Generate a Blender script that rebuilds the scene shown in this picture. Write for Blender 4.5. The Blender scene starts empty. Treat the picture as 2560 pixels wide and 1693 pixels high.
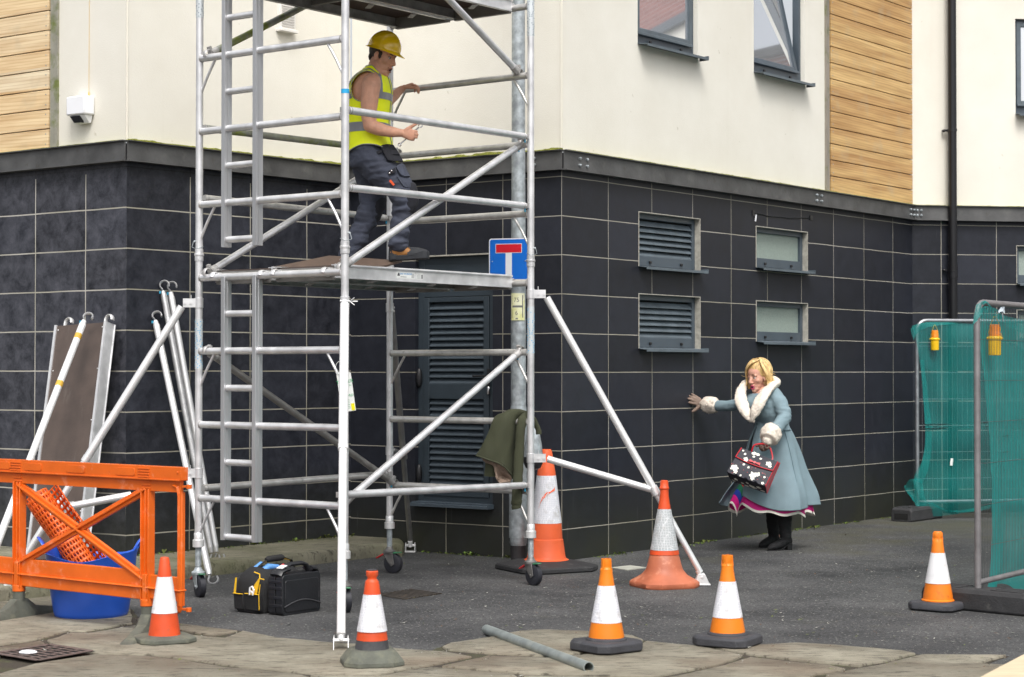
import bpy, bmesh, math, random
from mathutils import Vector, Matrix, noise
from mathutils.geometry import tessellate_polygon
random.seed(11)
C = bpy.context
S = C.scene
R = math.radians
V = Vector

# ------------------------------------------------------------------ camera, light, exposure
F = 4700.0                      # focal length in pixels of the 2560 wide photograph
PITCH = math.atan(81.5 / F)
CAMZ = 1.535
cam = bpy.data.cameras.new('camera')
camo = bpy.data.objects.new('camera', cam)
S.collection.objects.link(camo)
cam.sensor_width = 36
cam.lens = 36 * F / 2560
cam.clip_start = 0.1
cam.clip_end = 2000
camo.location = (0, 0, CAMZ)
camo.rotation_euler = (R(90) + PITCH, 0, 0)
cam.dof.use_dof = True
cam.dof.focus_distance = 14.0
cam.dof.aperture_fstop = 5.0
S.camera = camo

w = bpy.data.worlds.new('World')
S.world = w
w.use_nodes = True
wn = w.node_tree.nodes
wl = w.node_tree.links
sky = wn.new('ShaderNodeTexSky')
sky.sky_type = 'NISHITA'
sky.sun_disc = False
SUN_EL, SUN_ROT = 56, 172
sky.sun_elevation = R(SUN_EL)
sky.sun_rotation = R(SUN_ROT)
sky.air_density = 1.0
sky.dust_density = 6.0
hs = wn.new('ShaderNodeHueSaturation')
hs.inputs['Saturation'].default_value = 0.22
wl.new(sky.outputs[0], hs.inputs['Color'])
bg = wn['Background']
bg.inputs['Strength'].default_value = 0.15
wl.new(hs.outputs[0], bg.inputs['Color'])

sl = bpy.data.lights.new('sun', 'SUN')
sl.energy = 0.95
sl.angle = R(17)
sl.color = (1.0, 0.97, 0.92)
so = bpy.data.objects.new('sun', sl)
S.collection.objects.link(so)
# light comes from azimuth SUN_ROT (0 = +Y, clockwise) at elevation SUN_EL
az = R(SUN_ROT)
sd = V((math.sin(az) * math.cos(R(SUN_EL)), math.cos(az) * math.cos(R(SUN_EL)), math.sin(R(SUN_EL))))
so.rotation_euler = sd.to_track_quat('Z', 'Y').to_euler()

S.view_settings.view_transform = 'Standard'
S.view_settings.look = 'None'
S.view_settings.exposure = 0.58
S.view_settings.gamma = 1
S.cycles.use_denoising = True
S.cycles.max_bounces = 7
S.cycles.transparent_max_bounces = 24

# ------------------------------------------------------------------ picture -> place
CP, SP = math.cos(PITCH), math.sin(PITCH)


def ray(px, py):
    a = (px - 1280) / F
    b = (846.5 - py) / F
    return V((a, CP - b * SP, SP + b * CP))


def at(px, py, Y):
    d = ray(px, py)
    return V((d.x * Y / d.y, Y, CAMZ + d.z * Y / d.y))


def gr(px, py, z=0.0):
    d = ray(px, py)
    t = (z - CAMZ) / d.z
    return V((d.x * t, d.y * t, z))


def onv(px, py, P, Q):
    d = ray(px, py)
    nx, ny = -(Q[1] - P[1]), Q[0] - P[0]
    t = (nx * P[0] + ny * P[1]) / (nx * d.x + ny * d.y)
    return V((d.x * t, d.y * t, CAMZ + d.z * t))


# ------------------------------------------------------------------ materials
MATS = {}


def mat(name, col, rough=.5, metal=0., var=.15, vs=4., bump=0., bs=60., spec=.5, coat=0., dirt=None, st=(1, 1, 1), detail=4, dirt2=None):
    if name in MATS:
        return MATS[name]
    m = bpy.data.materials.new(name)
    MATS[name] = m
    m.use_nodes = True
    n, l = m.node_tree.nodes, m.node_tree.links
    b = n['Principled BSDF']
    tc = n.new('ShaderNodeTexCoord')
    mp = n.new('ShaderNodeMapping')
    mp.inputs['Scale'].default_value = st
    l.new(tc.outputs['Object'], mp.inputs['Vector'])
    nz = n.new('ShaderNodeTexNoise')
    nz.inputs['Scale'].default_value = vs
    nz.inputs['Detail'].default_value = detail
    l.new(mp.outputs[0], nz.inputs['Vector'])
    rp = n.new('ShaderNodeValToRGB')
    rp.color_ramp.elements[0].position = .3
    rp.color_ramp.elements[1].position = .7
    rp.color_ramp.elements[0].color = (*[c * (1 - var) for c in col], 1)
    rp.color_ramp.elements[1].color = (*[min(1, c * (1 + var * .6)) for c in col], 1)
    l.new(nz.outputs['Fac'], rp.inputs[0])
    out = rp.outputs[0]
    for k, d in enumerate((dirt, dirt2)):
        if not d:
            continue
        dc, dsc, thr, amt = d[:4]
        n2 = n.new('ShaderNodeTexNoise')
        n2.inputs['Scale'].default_value = dsc
        n2.inputs['Detail'].default_value = 8
        n2.inputs['Roughness'].default_value = .65
        mp2 = n.new('ShaderNodeMapping')
        mp2.inputs['Location'].default_value = (3.1 + k * 7, 1.7, k * 2.)
        if len(d) > 4:
            mp2.inputs['Scale'].default_value = d[4]
        l.new(tc.outputs['Object'], mp2.inputs['Vector'])
        l.new(mp2.outputs[0], n2.inputs['Vector'])
        r2 = n.new('ShaderNodeValToRGB')
        r2.color_ramp.elements[0].position = thr
        r2.color_ramp.elements[1].position = min(1, thr + .15)
        r2.color_ramp.elements[1].color = (amt, amt, amt, 1)
        l.new(n2.outputs['Fac'], r2.inputs[0])
        mx = n.new('ShaderNodeMix')
        mx.data_type = 'RGBA'
        l.new(r2.outputs[0], mx.inputs[0])
        l.new(out, mx.inputs[6])
        mx.inputs[7].default_value = (*dc, 1)
        out = mx.outputs[2]
    l.new(out, b.inputs['Base Color'])
    b.inputs['Roughness'].default_value = rough
    b.inputs['Metallic'].default_value = metal
    b.inputs['Specular IOR Level'].default_value = spec
    b.inputs['Coat Weight'].default_value = coat
    b.inputs['Coat Roughness'].default_value = .15
    if rough > .15:
        mr = n.new('ShaderNodeMapRange')
        mr.inputs[3].default_value = rough * .8
        mr.inputs[4].default_value = min(1, rough * 1.2)
        l.new(nz.outputs['Fac'], mr.inputs[0])
        l.new(mr.outputs[0], b.inputs['Roughness'])
    if bump:
        n3 = n.new('ShaderNodeTexNoise')
        n3.inputs['Scale'].default_value = bs
        n3.inputs['Detail'].default_value = 4
        l.new(mp.outputs[0], n3.inputs['Vector'])
        bp = n.new('ShaderNodeBump')
        bp.inputs['Strength'].default_value = bump
        bp.inputs['Distance'].default_value = .01
        l.new(n3.outputs['Fac'], bp.inputs['Height'])
        l.new(bp.outputs[0], b.inputs['Normal'])
    return m


def nodes(name):
    m = bpy.data.materials.new(name)
    MATS[name] = m
    m.use_nodes = True
    return m, m.node_tree.nodes, m.node_tree.links, m.node_tree.nodes['Principled BSDF']


def tile_mat(name, x0, tw, z0, th, zmax, mort=.004, gc=(.36, .34, .30), sm=(.013, .014, .019)):
    m, n, l, b = nodes(name)
    tc = n.new('ShaderNodeTexCoord')
    sp = n.new('ShaderNodeSeparateXYZ')
    l.new(tc.outputs['Object'], sp.inputs[0])

    def mth(op, a, bb):
        q = n.new('ShaderNodeMath')
        q.operation = op
        if hasattr(a, 'links'):
            l.new(a, q.inputs[0])
        else:
            q.inputs[0].default_value = a
        if hasattr(bb, 'links'):
            l.new(bb, q.inputs[1])
        else:
            q.inputs[1].default_value = bb
        return q.outputs[0]
    # slightly wandering grout lines
    wob = n.new('ShaderNodeTexNoise')
    wob.inputs['Scale'].default_value = 3.0
    l.new(tc.outputs['Object'], wob.inputs['Vector'])
    wo = mth('MULTIPLY', mth('SUBTRACT', wob.outputs['Fac'], .5), .007)
    cx = n.new('ShaderNodeCombineXYZ')
    l.new(mth('ADD', mth('SUBTRACT', sp.outputs[0], x0 - 40 * tw), wo), cx.inputs[0])
    l.new(mth('ADD', mth('SUBTRACT', sp.outputs[2], z0 - 40 * th), wo), cx.inputs[1])
    br = n.new('ShaderNodeTexBrick')
    br.offset = 0
    br.squash = 1
    br.inputs['Scale'].default_value = 1
    br.inputs['Brick Width'].default_value = tw
    br.inputs['Row Height'].default_value = th
    br.inputs['Mortar Size'].default_value = mort
    br.inputs['Mortar Smooth'].default_value = .15
    br.inputs['Bias'].default_value = 0
    br.inputs['Color1'].default_value = (.008, .009, .013, 1)
    br.inputs['Color2'].default_value = (.017, .019, .027, 1)
    br.inputs['Mortar'].default_value = (0, 0, 0, 1)
    l.new(cx.outputs[0], br.inputs['Vector'])
    # mortar factor, masked above the highest joint
    msk = mth('LESS_THAN', sp.outputs[2], zmax)
    mf = mth('MULTIPLY', br.outputs['Fac'], msk)
    # slate smears; on the left return, sky sheen is put into their colour
    nz = n.new('ShaderNodeTexNoise')
    nz.inputs['Scale'].default_value = 7
    nz.inputs['Detail'].default_value = 12
    nz.inputs['Roughness'].default_value = .78
    nz.inputs['Distortion'].default_value = .3
    l.new(tc.outputs['Object'], nz.inputs['Vector'])
    r1 = n.new('ShaderNodeValToRGB')
    r1.color_ramp.elements[0].position = .36
    r1.color_ramp.elements[1].position = .8
    r1.color_ramp.elements[1].color = (*sm, 1)
    r1.color_ramp.elements[0].color = (0, 0, 0, 1)
    l.new(nz.outputs['Fac'], r1.inputs[0])
    ad = n.new('ShaderNodeMix')
    ad.data_type = 'RGBA'
    ad.blend_type = 'ADD'
    ad.inputs[0].default_value = 1
    l.new(br.outputs['Color'], ad.inputs[6])
    l.new(r1.outputs[0], ad.inputs[7])
    # green-brown splash stains low down (real dirt with its own shape)
    n5 = n.new('ShaderNodeTexNoise')
    n5.inputs['Scale'].default_value = 2.2
    n5.inputs['Detail'].default_value = 6
    l.new(tc.outputs['Object'], n5.inputs['Vector'])
    low = n.new('ShaderNodeMapRange')
    low.inputs[1].default_value = .75
    low.inputs[2].default_value = .05
    l.new(sp.outputs[2], low.inputs[0])
    ls = mth('MULTIPLY', low.outputs[0], mth('MULTIPLY', n5.outputs['Fac'], 1.1))
    a2 = n.new('ShaderNodeMix')
    a2.data_type = 'RGBA'
    l.new(ls, a2.inputs[0])
    l.new(ad.outputs[2], a2.inputs[6])
    a2.inputs[7].default_value = (.033, .034, .02, 1)
    # pale drips and scuffs
    dm = n.new('ShaderNodeMapping')
    dm.inputs['Scale'].default_value = (16, 16, .9)
    l.new(tc.outputs['Object'], dm.inputs['Vector'])
    n6 = n.new('ShaderNodeTexNoise')
    n6.inputs['Scale'].default_value = 1.3
    n6.inputs['Detail'].default_value = 8
    l.new(dm.outputs[0], n6.inputs['Vector'])
    r6 = n.new('ShaderNodeValToRGB')
    r6.color_ramp.elements[0].position = .68
    r6.color_ramp.elements[1].position = .82
    r6.color_ramp.elements[1].color = (.35, .35, .35, 1)
    l.new(n6.outputs['Fac'], r6.inputs[0])
    a3 = n.new('ShaderNodeMix')
    a3.data_type = 'RGBA'
    l.new(r6.outputs[0], a3.inputs[0])
    l.new(a2.outputs[2], a3.inputs[6])
    a3.inputs[7].default_value = (.13, .13, .14, 1)
    # grout colour: cement grey going mossy in places
    n7 = n.new('ShaderNodeTexNoise')
    n7.inputs['Scale'].default_value = 1.6
    n7.inputs['Detail'].default_value = 5
    l.new(tc.outputs['Object'], n7.inputs['Vector'])
    r7 = n.new('ShaderNodeValToRGB')
    e = r7.color_ramp.elements
    e[0].position = .38
    e[0].color = (*gc, 1)
    e[1].position = .62
    e[1].color = (gc[0] * .74, gc[1] * .74, gc[2] * .66, 1)
    l.new(n7.outputs['Fac'], r7.inputs[0])
    mx = n.new('ShaderNodeMix')
    mx.data_type = 'RGBA'
    l.new(mf, mx.inputs[0])
    l.new(a3.outputs[2], mx.inputs[6])
    l.new(r7.outputs[0], mx.inputs[7])
    l.new(mx.outputs[2], b.inputs['Base Color'])
    rr = n.new('ShaderNodeMapRange')
    rr.inputs[3].default_value = .34
    rr.inputs[4].default_value = .60
    b.inputs['Specular IOR Level'].default_value = .32
    l.new(nz.outputs['Fac'], rr.inputs[0])
    l.new(mth('MAXIMUM', rr.outputs[0], mth('MULTIPLY', mf, .9)), b.inputs['Roughness'])
    bp = n.new('ShaderNodeBump')
    bp.invert = True
    bp.inputs['Strength'].default_value = .5
    bp.inputs['Distance'].default_value = .004
    l.new(mf, bp.inputs['Height'])
    b2 = n.new('ShaderNodeBump')
    b2.inputs['Strength'].default_value = .12
    b2.inputs['Distance'].default_value = .004
    l.new(nz.outputs['Fac'], b2.inputs['Height'])
    l.new(bp.outputs[0], b2.inputs['Normal'])
    l.new(b2.outputs[0], b.inputs['Normal'])
    return m


def wood_mat(name, c1, c2, dark, rz=.163, axis=0, rough=.6):
    """boards run along local x; each board is its own box, colour shifts per board by height"""
    m, n, l, b = nodes(name)
    tc = n.new('ShaderNodeTexCoord')
    sp = n.new('ShaderNodeSeparateXYZ')
    l.new(tc.outputs['Object'], sp.inputs[0])
    fl = n.new('ShaderNodeMath')
    fl.operation = 'SNAP'
    fl.inputs[1].default_value = rz
    l.new(sp.outputs[2], fl.inputs[0])
    wn_ = n.new('ShaderNodeTexWhiteNoise')
    wn_.noise_dimensions = '1D'
    l.new(fl.outputs[0], wn_.inputs['W'])
    mp = n.new('ShaderNodeMapping')
    mp.inputs['Scale'].default_value = (1.6, 9, 22)
    l.new(tc.outputs['Object'], mp.inputs['Vector'])
    ad = n.new('ShaderNodeVectorMath')
    ad.operation = 'ADD'
    l.new(mp.outputs[0], ad.inputs[0])
    sc = n.new('ShaderNodeVectorMath')
    sc.operation = 'SCALE'
    sc.inputs['Scale'].default_value = 40
    l.new(wn_.outputs['Color'], sc.inputs[0])
    l.new(sc.outputs[0], ad.inputs[1])
    wv = n.new('ShaderNodeTexWave')
    wv.wave_type = 'RINGS'
    wv.rings_direction = 'Y'
    wv.inputs['Scale'].default_value = .55
    wv.inputs['Distortion'].default_value = 5
    wv.inputs['Detail'].default_value = 3
    wv.inputs['Detail Scale'].default_value = .6
    l.new(ad.outputs[0], wv.inputs['Vector'])
    nz = n.new('ShaderNodeTexNoise')
    nz.inputs['Scale'].default_value = .8
    nz.inputs['Detail'].default_value = 7
    l.new(ad.outputs[0], nz.inputs['Vector'])
    r = n.new('ShaderNodeValToRGB')
    r.color_ramp.elements[0].color = (*c1, 1)
    r.color_ramp.elements[1].color = (*c2, 1)
    l.new(wn_.outputs['Value'], r.inputs[0])
    m1 = n.new('ShaderNodeMix')
    m1.data_type = 'RGBA'
    m1.blend_type = 'MULTIPLY'
    rw = n.new('ShaderNodeValToRGB')
    rw.color_ramp.elements[0].color = (*dark, 1)
    rw.color_ramp.elements[1].color = (1, 1, 1, 1)
    rw.color_ramp.elements[0].position = .0
    rw.color_ramp.elements[1].position = .35
    l.new(wv.outputs['Fac'], rw.inputs[0])
    m1.inputs[0].default_value = .35
    l.new(r.outputs[0], m1.inputs[6])
    l.new(rw.outputs[0], m1.inputs[7])
    m2 = n.new('ShaderNodeMix')
    m2.data_type = 'RGBA'
    m2.blend_type = 'MULTIPLY'
    rn = n.new('ShaderNodeValToRGB')
    rn.color_ramp.elements[0].position = .3
    rn.color_ramp.elements[1].position = .65
    rn.color_ramp.elements[0].color = (*dark, 1)
    rn.color_ramp.elements[1].color = (1, 1, 1, 1)
    l.new(nz.outputs['Fac'], rn.inputs[0])
    m2.inputs[0].default_value = .7
    l.new(m1.outputs[2], m2.inputs[6])
    l.new(rn.outputs[0], m2.inputs[7])
    # a greyed weather patch
    n4 = n.new('ShaderNodeTexNoise')
    n4.inputs['Scale'].default_value = 5
    n4.inputs['Detail'].default_value = 3
    l.new(tc.outputs['Object'], n4.inputs['Vector'])
    r4 = n.new('ShaderNodeValToRGB')
    r4.color_ramp.elements[0].position = .55
    r4.color_ramp.elements[1].position = .75
    r4.color_ramp.elements[1].color = (.35, .35, .35, 1)
    l.new(n4.outputs['Fac'], r4.inputs[0])
    m3 = n.new('ShaderNodeMix')
    m3.data_type = 'RGBA'
    l.new(r4.outputs[0], m3.inputs[0])
    l.new(m2.outputs[2], m3.inputs[6])
    m3.inputs[7].default_value = (.42, .36, .25, 1)
    l.new(m3.outputs[2], b.inputs['Base Color'])
    b.inputs['Roughness'].default_value = rough
    return m


def render_mat():
    m, n, l, b = nodes('cream_render')
    tc = n.new('ShaderNodeTexCoord')
    nz = n.new('ShaderNodeTexNoise')
    nz.inputs['Scale'].default_value = 1.3
    nz.inputs['Detail'].default_value = 8
    nz.inputs['Roughness'].default_value = .6
    l.new(tc.outputs['Object'], nz.inputs['Vector'])
    r = n.new('ShaderNodeValToRGB')
    r.color_ramp.elements[0].position = .35
    r.color_ramp.elements[0].color = (.71, .68, .60, 1)
    r.color_ramp.elements[1].position = .65
    r.color_ramp.elements[1].color = (.765, .74, .665, 1)
    l.new(nz.outputs['Fac'], r.inputs[0])
    # rain streaks and grime marks
    mp = n.new('ShaderNodeMapping')
    mp.inputs['Scale'].default_value = (9, 9, .5)
    l.new(tc.outputs['Object'], mp.inputs['Vector'])
    n2 = n.new('ShaderNodeTexNoise')
    n2.inputs['Scale'].default_value = 1
    n2.inputs['Detail'].default_value = 7
    l.new(mp.outputs[0], n2.inputs['Vector'])
    r2 = n.new('ShaderNodeValToRGB')
    r2.color_ramp.elements[0].position = .6
    r2.color_ramp.elements[1].position = .9
    r2.color_ramp.elements[1].color = (.12, .12, .12, 1)
    l.new(n2.outputs['Fac'], r2.inputs[0])
    m1 = n.new('ShaderNodeMix')
    m1.data_type = 'RGBA'
    l.new(r2.outputs[0], m1.inputs[0])
    l.new(r.outputs[0], m1.inputs[6])
    m1.inputs[7].default_value = (.5, .46, .36, 1)
    n4 = n.new('ShaderNodeTexNoise')
    n4.inputs['Scale'].default_value = 14
    n4.inputs['Detail'].default_value = 2
    l.new(tc.outputs['Object'], n4.inputs['Vector'])
    r4 = n.new('ShaderNodeValToRGB')
    r4.color_ramp.elements[0].position = .74
    r4.color_ramp.elements[1].position = .8
    r4.color_ramp.elements[1].color = (.45, .45, .45, 1)
    l.new(n4.outputs['Fac'], r4.inputs[0])
    m2 = n.new('ShaderNodeMix')
    m2.data_type = 'RGBA'
    l.new(r4.outputs[0], m2.inputs[0])
    l.new(m1.outputs[2], m2.inputs[6])
    m2.inputs[7].default_value = (.36, .32, .22, 1)
    l.new(m2.outputs[2], b.inputs['Base Color'])
    b.inputs['Roughness'].default_value = .85
    n3 = n.new('ShaderNodeTexNoise')
    n3.inputs['Scale'].default_value = 130
    n3.inputs['Detail'].default_value = 3
    l.new(tc.outputs['Object'], n3.inputs['Vector'])
    bp = n.new('ShaderNodeBump')
    bp.inputs['Strength'].default_value = .35
    bp.inputs['Distance'].default_value = .004
    l.new(n3.outputs['Fac'], bp.inputs['Height'])
    l.new(bp.outputs[0], b.inputs['Normal'])
    return m


def asphalt_mat():
    m, n, l, b = nodes('asphalt')
    tc = n.new('ShaderNodeTexCoord')
    n1 = n.new('ShaderNodeTexNoise')
    n1.inputs['Scale'].default_value = .9
    n1.inputs['Detail'].default_value = 9
    n1.inputs['Roughness'].default_value = .62
    l.new(tc.outputs['Object'], n1.inputs['Vector'])
    r1 = n.new('ShaderNodeValToRGB')
    e = r1.color_ramp.elements
    e[0].position = .3
    e[0].color = (.024, .025, .027, 1)
    e[1].position = .72
    e[1].color = (.100, .100, .100, 1)
    l.new(n1.outputs['Fac'], r1.inputs[0])
    vo = n.new('ShaderNodeTexVoronoi')
    vo.inputs['Scale'].default_value = 105
    l.new(tc.outputs['Object'], vo.inputs['Vector'])
    rv = n.new('ShaderNodeValToRGB')
    rv.color_ramp.elements[0].color = (.45, .45, .45, 1)
    rv.color_ramp.elements[1].color = (1.5, 1.5, 1.5, 1)
    sv = n.new('ShaderNodeSeparateColor')
    l.new(vo.outputs['Color'], sv.inputs[0])
    l.new(sv.outputs[0], rv.inputs[0])
    mx = n.new('ShaderNodeMix')
    mx.data_type = 'RGBA'
    mx.blend_type = 'MULTIPLY'
    mx.inputs[0].default_value = .8
    l.new(r1.outputs[0], mx.inputs[6])
    l.new(rv.outputs[0], mx.inputs[7])
    # pale grit
    rg = n.new('ShaderNodeValToRGB')
    rg.color_ramp.elements[0].position = .978
    rg.color_ramp.elements[1].position = .985
    l.new(sv.outputs[1], rg.inputs[0])
    mg = n.new('ShaderNodeMix')
    mg.data_type = 'RGBA'
    l.new(rg.outputs[0], mg.inputs[0])
    l.new(mx.outputs[2], mg.inputs[6])
    mg.inputs[7].default_value = (.22, .22, .2, 1)
    # moss patches with their own shape
    n2 = n.new('ShaderNodeTexNoise')
    n2.inputs['Scale'].default_value = .9
    n2.inputs['Detail'].default_value = 10
    n2.inputs['Roughness'].default_value = .7
    mp = n.new('ShaderNodeMapping')
    mp.inputs['Location'].default_value = (5.3, 2.2, 0)
    l.new(tc.outputs['Object'], mp.inputs['Vector'])
    l.new(mp.outputs[0], n2.inputs['Vector'])
    sp = n.new('ShaderNodeSeparateXYZ')
    l.new(tc.outputs['Object'], sp.inputs[0])
    yr = n.new('ShaderNodeMapRange')
    yr.inputs[1].default_value = 13.5
    yr.inputs[2].default_value = 19
    yr.inputs[3].default_value = -.16
    yr.inputs[4].default_value = .08
    l.new(sp.outputs[1], yr.inputs[0])
    ma = n.new('ShaderNodeMath')
    l.new(n2.outputs['Fac'], ma.inputs[0])
    l.new(yr.outputs[0], ma.inputs[1])
    r2 = n.new('ShaderNodeValToRGB')
    r2.color_ramp.elements[0].position = .45
    r2.color_ramp.elements[1].position = .66
    r2.color_ramp.elements[1].color = (.75, .75, .75, 1)
    l.new(ma.outputs[0], r2.inputs[0])
    m2 = n.new('ShaderNodeMix')
    m2.data_type = 'RGBA'
    l.new(r2.outputs[0], m2.inputs[0])
    l.new(mg.outputs[2], m2.inputs[6])
    m2.inputs[7].default_value = (.062, .06, .034, 1)
    # chalky scrapes
    mp3 = n.new('ShaderNodeMapping')
    mp3.inputs['Scale'].default_value = (1.2, 5, 1)
    mp3.inputs['Rotation'].default_value = (0, 0, R(-12))
    l.new(tc.outputs['Object'], mp3.inputs['Vector'])
    n3 = n.new('ShaderNodeTexNoise')
    n3.inputs['Scale'].default_value = 1.8
    n3.inputs['Detail'].default_value = 12
    n3.inputs['Roughness'].default_value = .75
    l.new(mp3.outputs[0], n3.inputs['Vector'])
    r3 = n.new('ShaderNodeValToRGB')
    r3.color_ramp.elements[0].position = .66
    r3.color_ramp.elements[1].position = .8
    r3.color_ramp.elements[1].color = (.5, .5, .5, 1)
    l.new(n3.outputs['Fac'], r3.inputs[0])
    m3 = n.new('ShaderNodeMix')
    m3.data_type = 'RGBA'
    l.new(r3.outputs[0], m3.inputs[0])
    l.new(m2.outputs[2], m3.inputs[6])
    m3.inputs[7].default_value = (.17, .165, .155, 1)
    l.new(m3.outputs[2], b.inputs['Base Color'])
    b.inputs['Roughness'].default_value = .8
    b.inputs['Specular IOR Level'].default_value = .35
    bp = n.new('ShaderNodeBump')
    bp.inputs['Strength'].default_value = .6
    bp.inputs['Distance'].default_value = .004
    l.new(vo.outputs['Distance'], bp.inputs['Height'])
    l.new(bp.outputs[0], b.inputs['Normal'])
    return m


def stone_mat(name, c1, c2, moss=.0):
    m, n, l, b = nodes(name)
    tc = n.new('ShaderNodeTexCoord')
    n1 = n.new('ShaderNodeTexNoise')
    n1.inputs['Scale'].default_value = 2.6
    n1.inputs['Detail'].default_value = 14
    n1.inputs['Roughness'].default_value = .68
    n1.inputs['Distortion'].default_value = .5
    l.new(tc.outputs['Object'], n1.inputs['Vector'])
    r1 = n.new('ShaderNodeValToRGB')
    e = r1.color_ramp.elements
    e[0].position = .32
    e[0].color = (*c1, 1)
    e[1].position = .66
    e[1].color = (*c2, 1)
    l.new(n1.outputs['Fac'], r1.inputs[0])
    mp = n.new('ShaderNodeMapping')
    mp.inputs['Scale'].default_value = (2.2, 9, 4)
    l.new(tc.outputs['Object'], mp.inputs['Vector'])
    n2 = n.new('ShaderNodeTexNoise')
    n2.inputs['Scale'].default_value = 3.6
    n2.inputs['Detail'].default_value = 10
    n2.inputs['Roughness'].default_value = .75
    l.new(mp.outputs[0], n2.inputs['Vector'])
    r2 = n.new('ShaderNodeValToRGB')
    r2.color_ramp.elements[0].position = .53
    r2.color_ramp.elements[1].position = .60
    r2.color_ramp.elements[1].color = (.9, .9, .9, 1)
    l.new(n2.outputs['Fac'], r2.inputs[0])
    m1 = n.new('ShaderNodeMix')
    m1.data_type = 'RGBA'
    l.new(r2.outputs[0], m1.inputs[0])
    l.new(r1.outputs[0], m1.inputs[6])
    m1.inputs[7].default_value = (*[c * .42 for c in c1], 1)
    n3 = n.new('ShaderNodeTexNoise')
    n3.inputs['Scale'].default_value = 1.4
    n3.inputs['Detail'].default_value = 12
    mp3 = n.new('ShaderNodeMapping')
    mp3.inputs['Location'].default_value = (9, 4, 2)
    l.new(tc.outputs['Object'], mp3.inputs['Vector'])
    l.new(mp3.outputs[0], n3.inputs['Vector'])
    r3 = n.new('ShaderNodeValToRGB')
    r3.color_ramp.elements[0].position = .5 - moss * .2
    r3.color_ramp.elements[1].position = .72 - moss * .2
    r3.color_ramp.elements[1].color = (.55 + moss * .3,) * 3 + (1,)
    l.new(n3.outputs['Fac'], r3.inputs[0])
    m2 = n.new('ShaderNodeMix')
    m2.data_type = 'RGBA'
    l.new(r3.outputs[0], m2.inputs[0])
    l.new(m1.outputs[2], m2.inputs[6])
    m2.inputs[7].default_value = (.09, .10, .035, 1) if moss else (.15, .095, .06, 1)
    l.new(m2.outputs[2], b.inputs['Base Color'])
    rr = n.new('ShaderNodeMapRange')
    rr.inputs[3].default_value = .5
    rr.inputs[4].default_value = .95
    l.new(n1.outputs['Fac'], rr.inputs[0])
    l.new(rr.outputs[0], b.inputs['Roughness'])
    bp = n.new('ShaderNodeBump')
    bp.inputs['Strength'].default_value = 1
    bp.inputs['Distance'].default_value = .02
    l.new(n2.outputs['Fac'], bp.inputs['Height'])
    l.new(bp.outputs[0], b.inputs['Normal'])
    return m


def net_mat(name='green_netting', lo=.26, hi=.52, c=(.01, .42, .39)):
    m, n, l, b = nodes(name)
    out = n['Material Output']
    b.inputs['Base Color'].default_value = (*c, 1)
    b.inputs['Roughness'].default_value = .5
    tr = n.new('ShaderNodeBsdfTransparent')
    tl = n.new('ShaderNodeBsdfTranslucent')
    tl.inputs['Color'].default_value = (*c, 1)
    m0 = n.new('ShaderNodeMixShader')
    m0.inputs[0].default_value = .45
    l.new(b.outputs[0], m0.inputs[1])
    l.new(tl.outputs[0], m0.inputs[2])
    tc = n.new('ShaderNodeTexCoord')
    nz = n.new('ShaderNodeTexNoise')
    nz.inputs['Scale'].default_value = 4
    nz.inputs['Detail'].default_value = 6
    l.new(tc.outputs['Object'], nz.inputs['Vector'])
    mr = n.new('ShaderNodeMapRange')
    mr.inputs[3].default_value = lo
    mr.inputs[4].default_value = hi
    l.new(nz.outputs['Fac'], mr.inputs[0])
    mx = n.new('ShaderNodeMixShader')
    l.new(mr.outputs[0], mx.inputs[0])
    l.new(tr.outputs[0], mx.inputs[1])
    l.new(m0.outputs[0], mx.inputs[2])
    l.new(mx.outputs[0], out.inputs['Surface'])
    return m


def refl_mat(name, col, scale=70, cell=(.62, .63, .68)):
    m, n, l, b = nodes(name)
    tc = n.new('ShaderNodeTexCoord')
    vo = n.new('ShaderNodeTexVoronoi')
    vo.feature = 'DISTANCE_TO_EDGE'
    vo.inputs['Scale'].default_value = scale
    vo.inputs['Randomness'].default_value = .35
    l.new(tc.outputs['Object'], vo.inputs['Vector'])
    r = n.new('ShaderNodeValToRGB')
    r.color_ramp.elements[0].position = .0
    r.color_ramp.elements[0].color = (*col, 1)
    r.color_ramp.elements[1].position = .12
    r.color_ramp.elements[1].color = (*cell, 1)
    l.new(vo.outputs[0], r.inputs[0])
    nz = n.new('ShaderNodeTexNoise')
    nz.inputs['Scale'].default_value = 16
    nz.inputs['Detail'].default_value = 6
    l.new(tc.outputs['Object'], nz.inputs['Vector'])
    r2 = n.new('ShaderNodeValToRGB')
    r2.color_ramp.elements[0].position = .54
    r2.color_ramp.elements[1].position = .72
    r2.color_ramp.elements[1].color = (.6, .6, .6, 1)
    l.new(nz.outputs['Fac'], r2.inputs[0])
    m1 = n.new('ShaderNodeMix')
    m1.data_type = 'RGBA'
    l.new(r2.outputs[0], m1.inputs[0])
    l.new(r.outputs[0], m1.inputs[6])
    m1.inputs[7].default_value = (.38, .36, .34, 1)
    l.new(m1.outputs[2], b.inputs['Base Color'])
    b.inputs['Roughness'].default_value = .4
    return m


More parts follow.
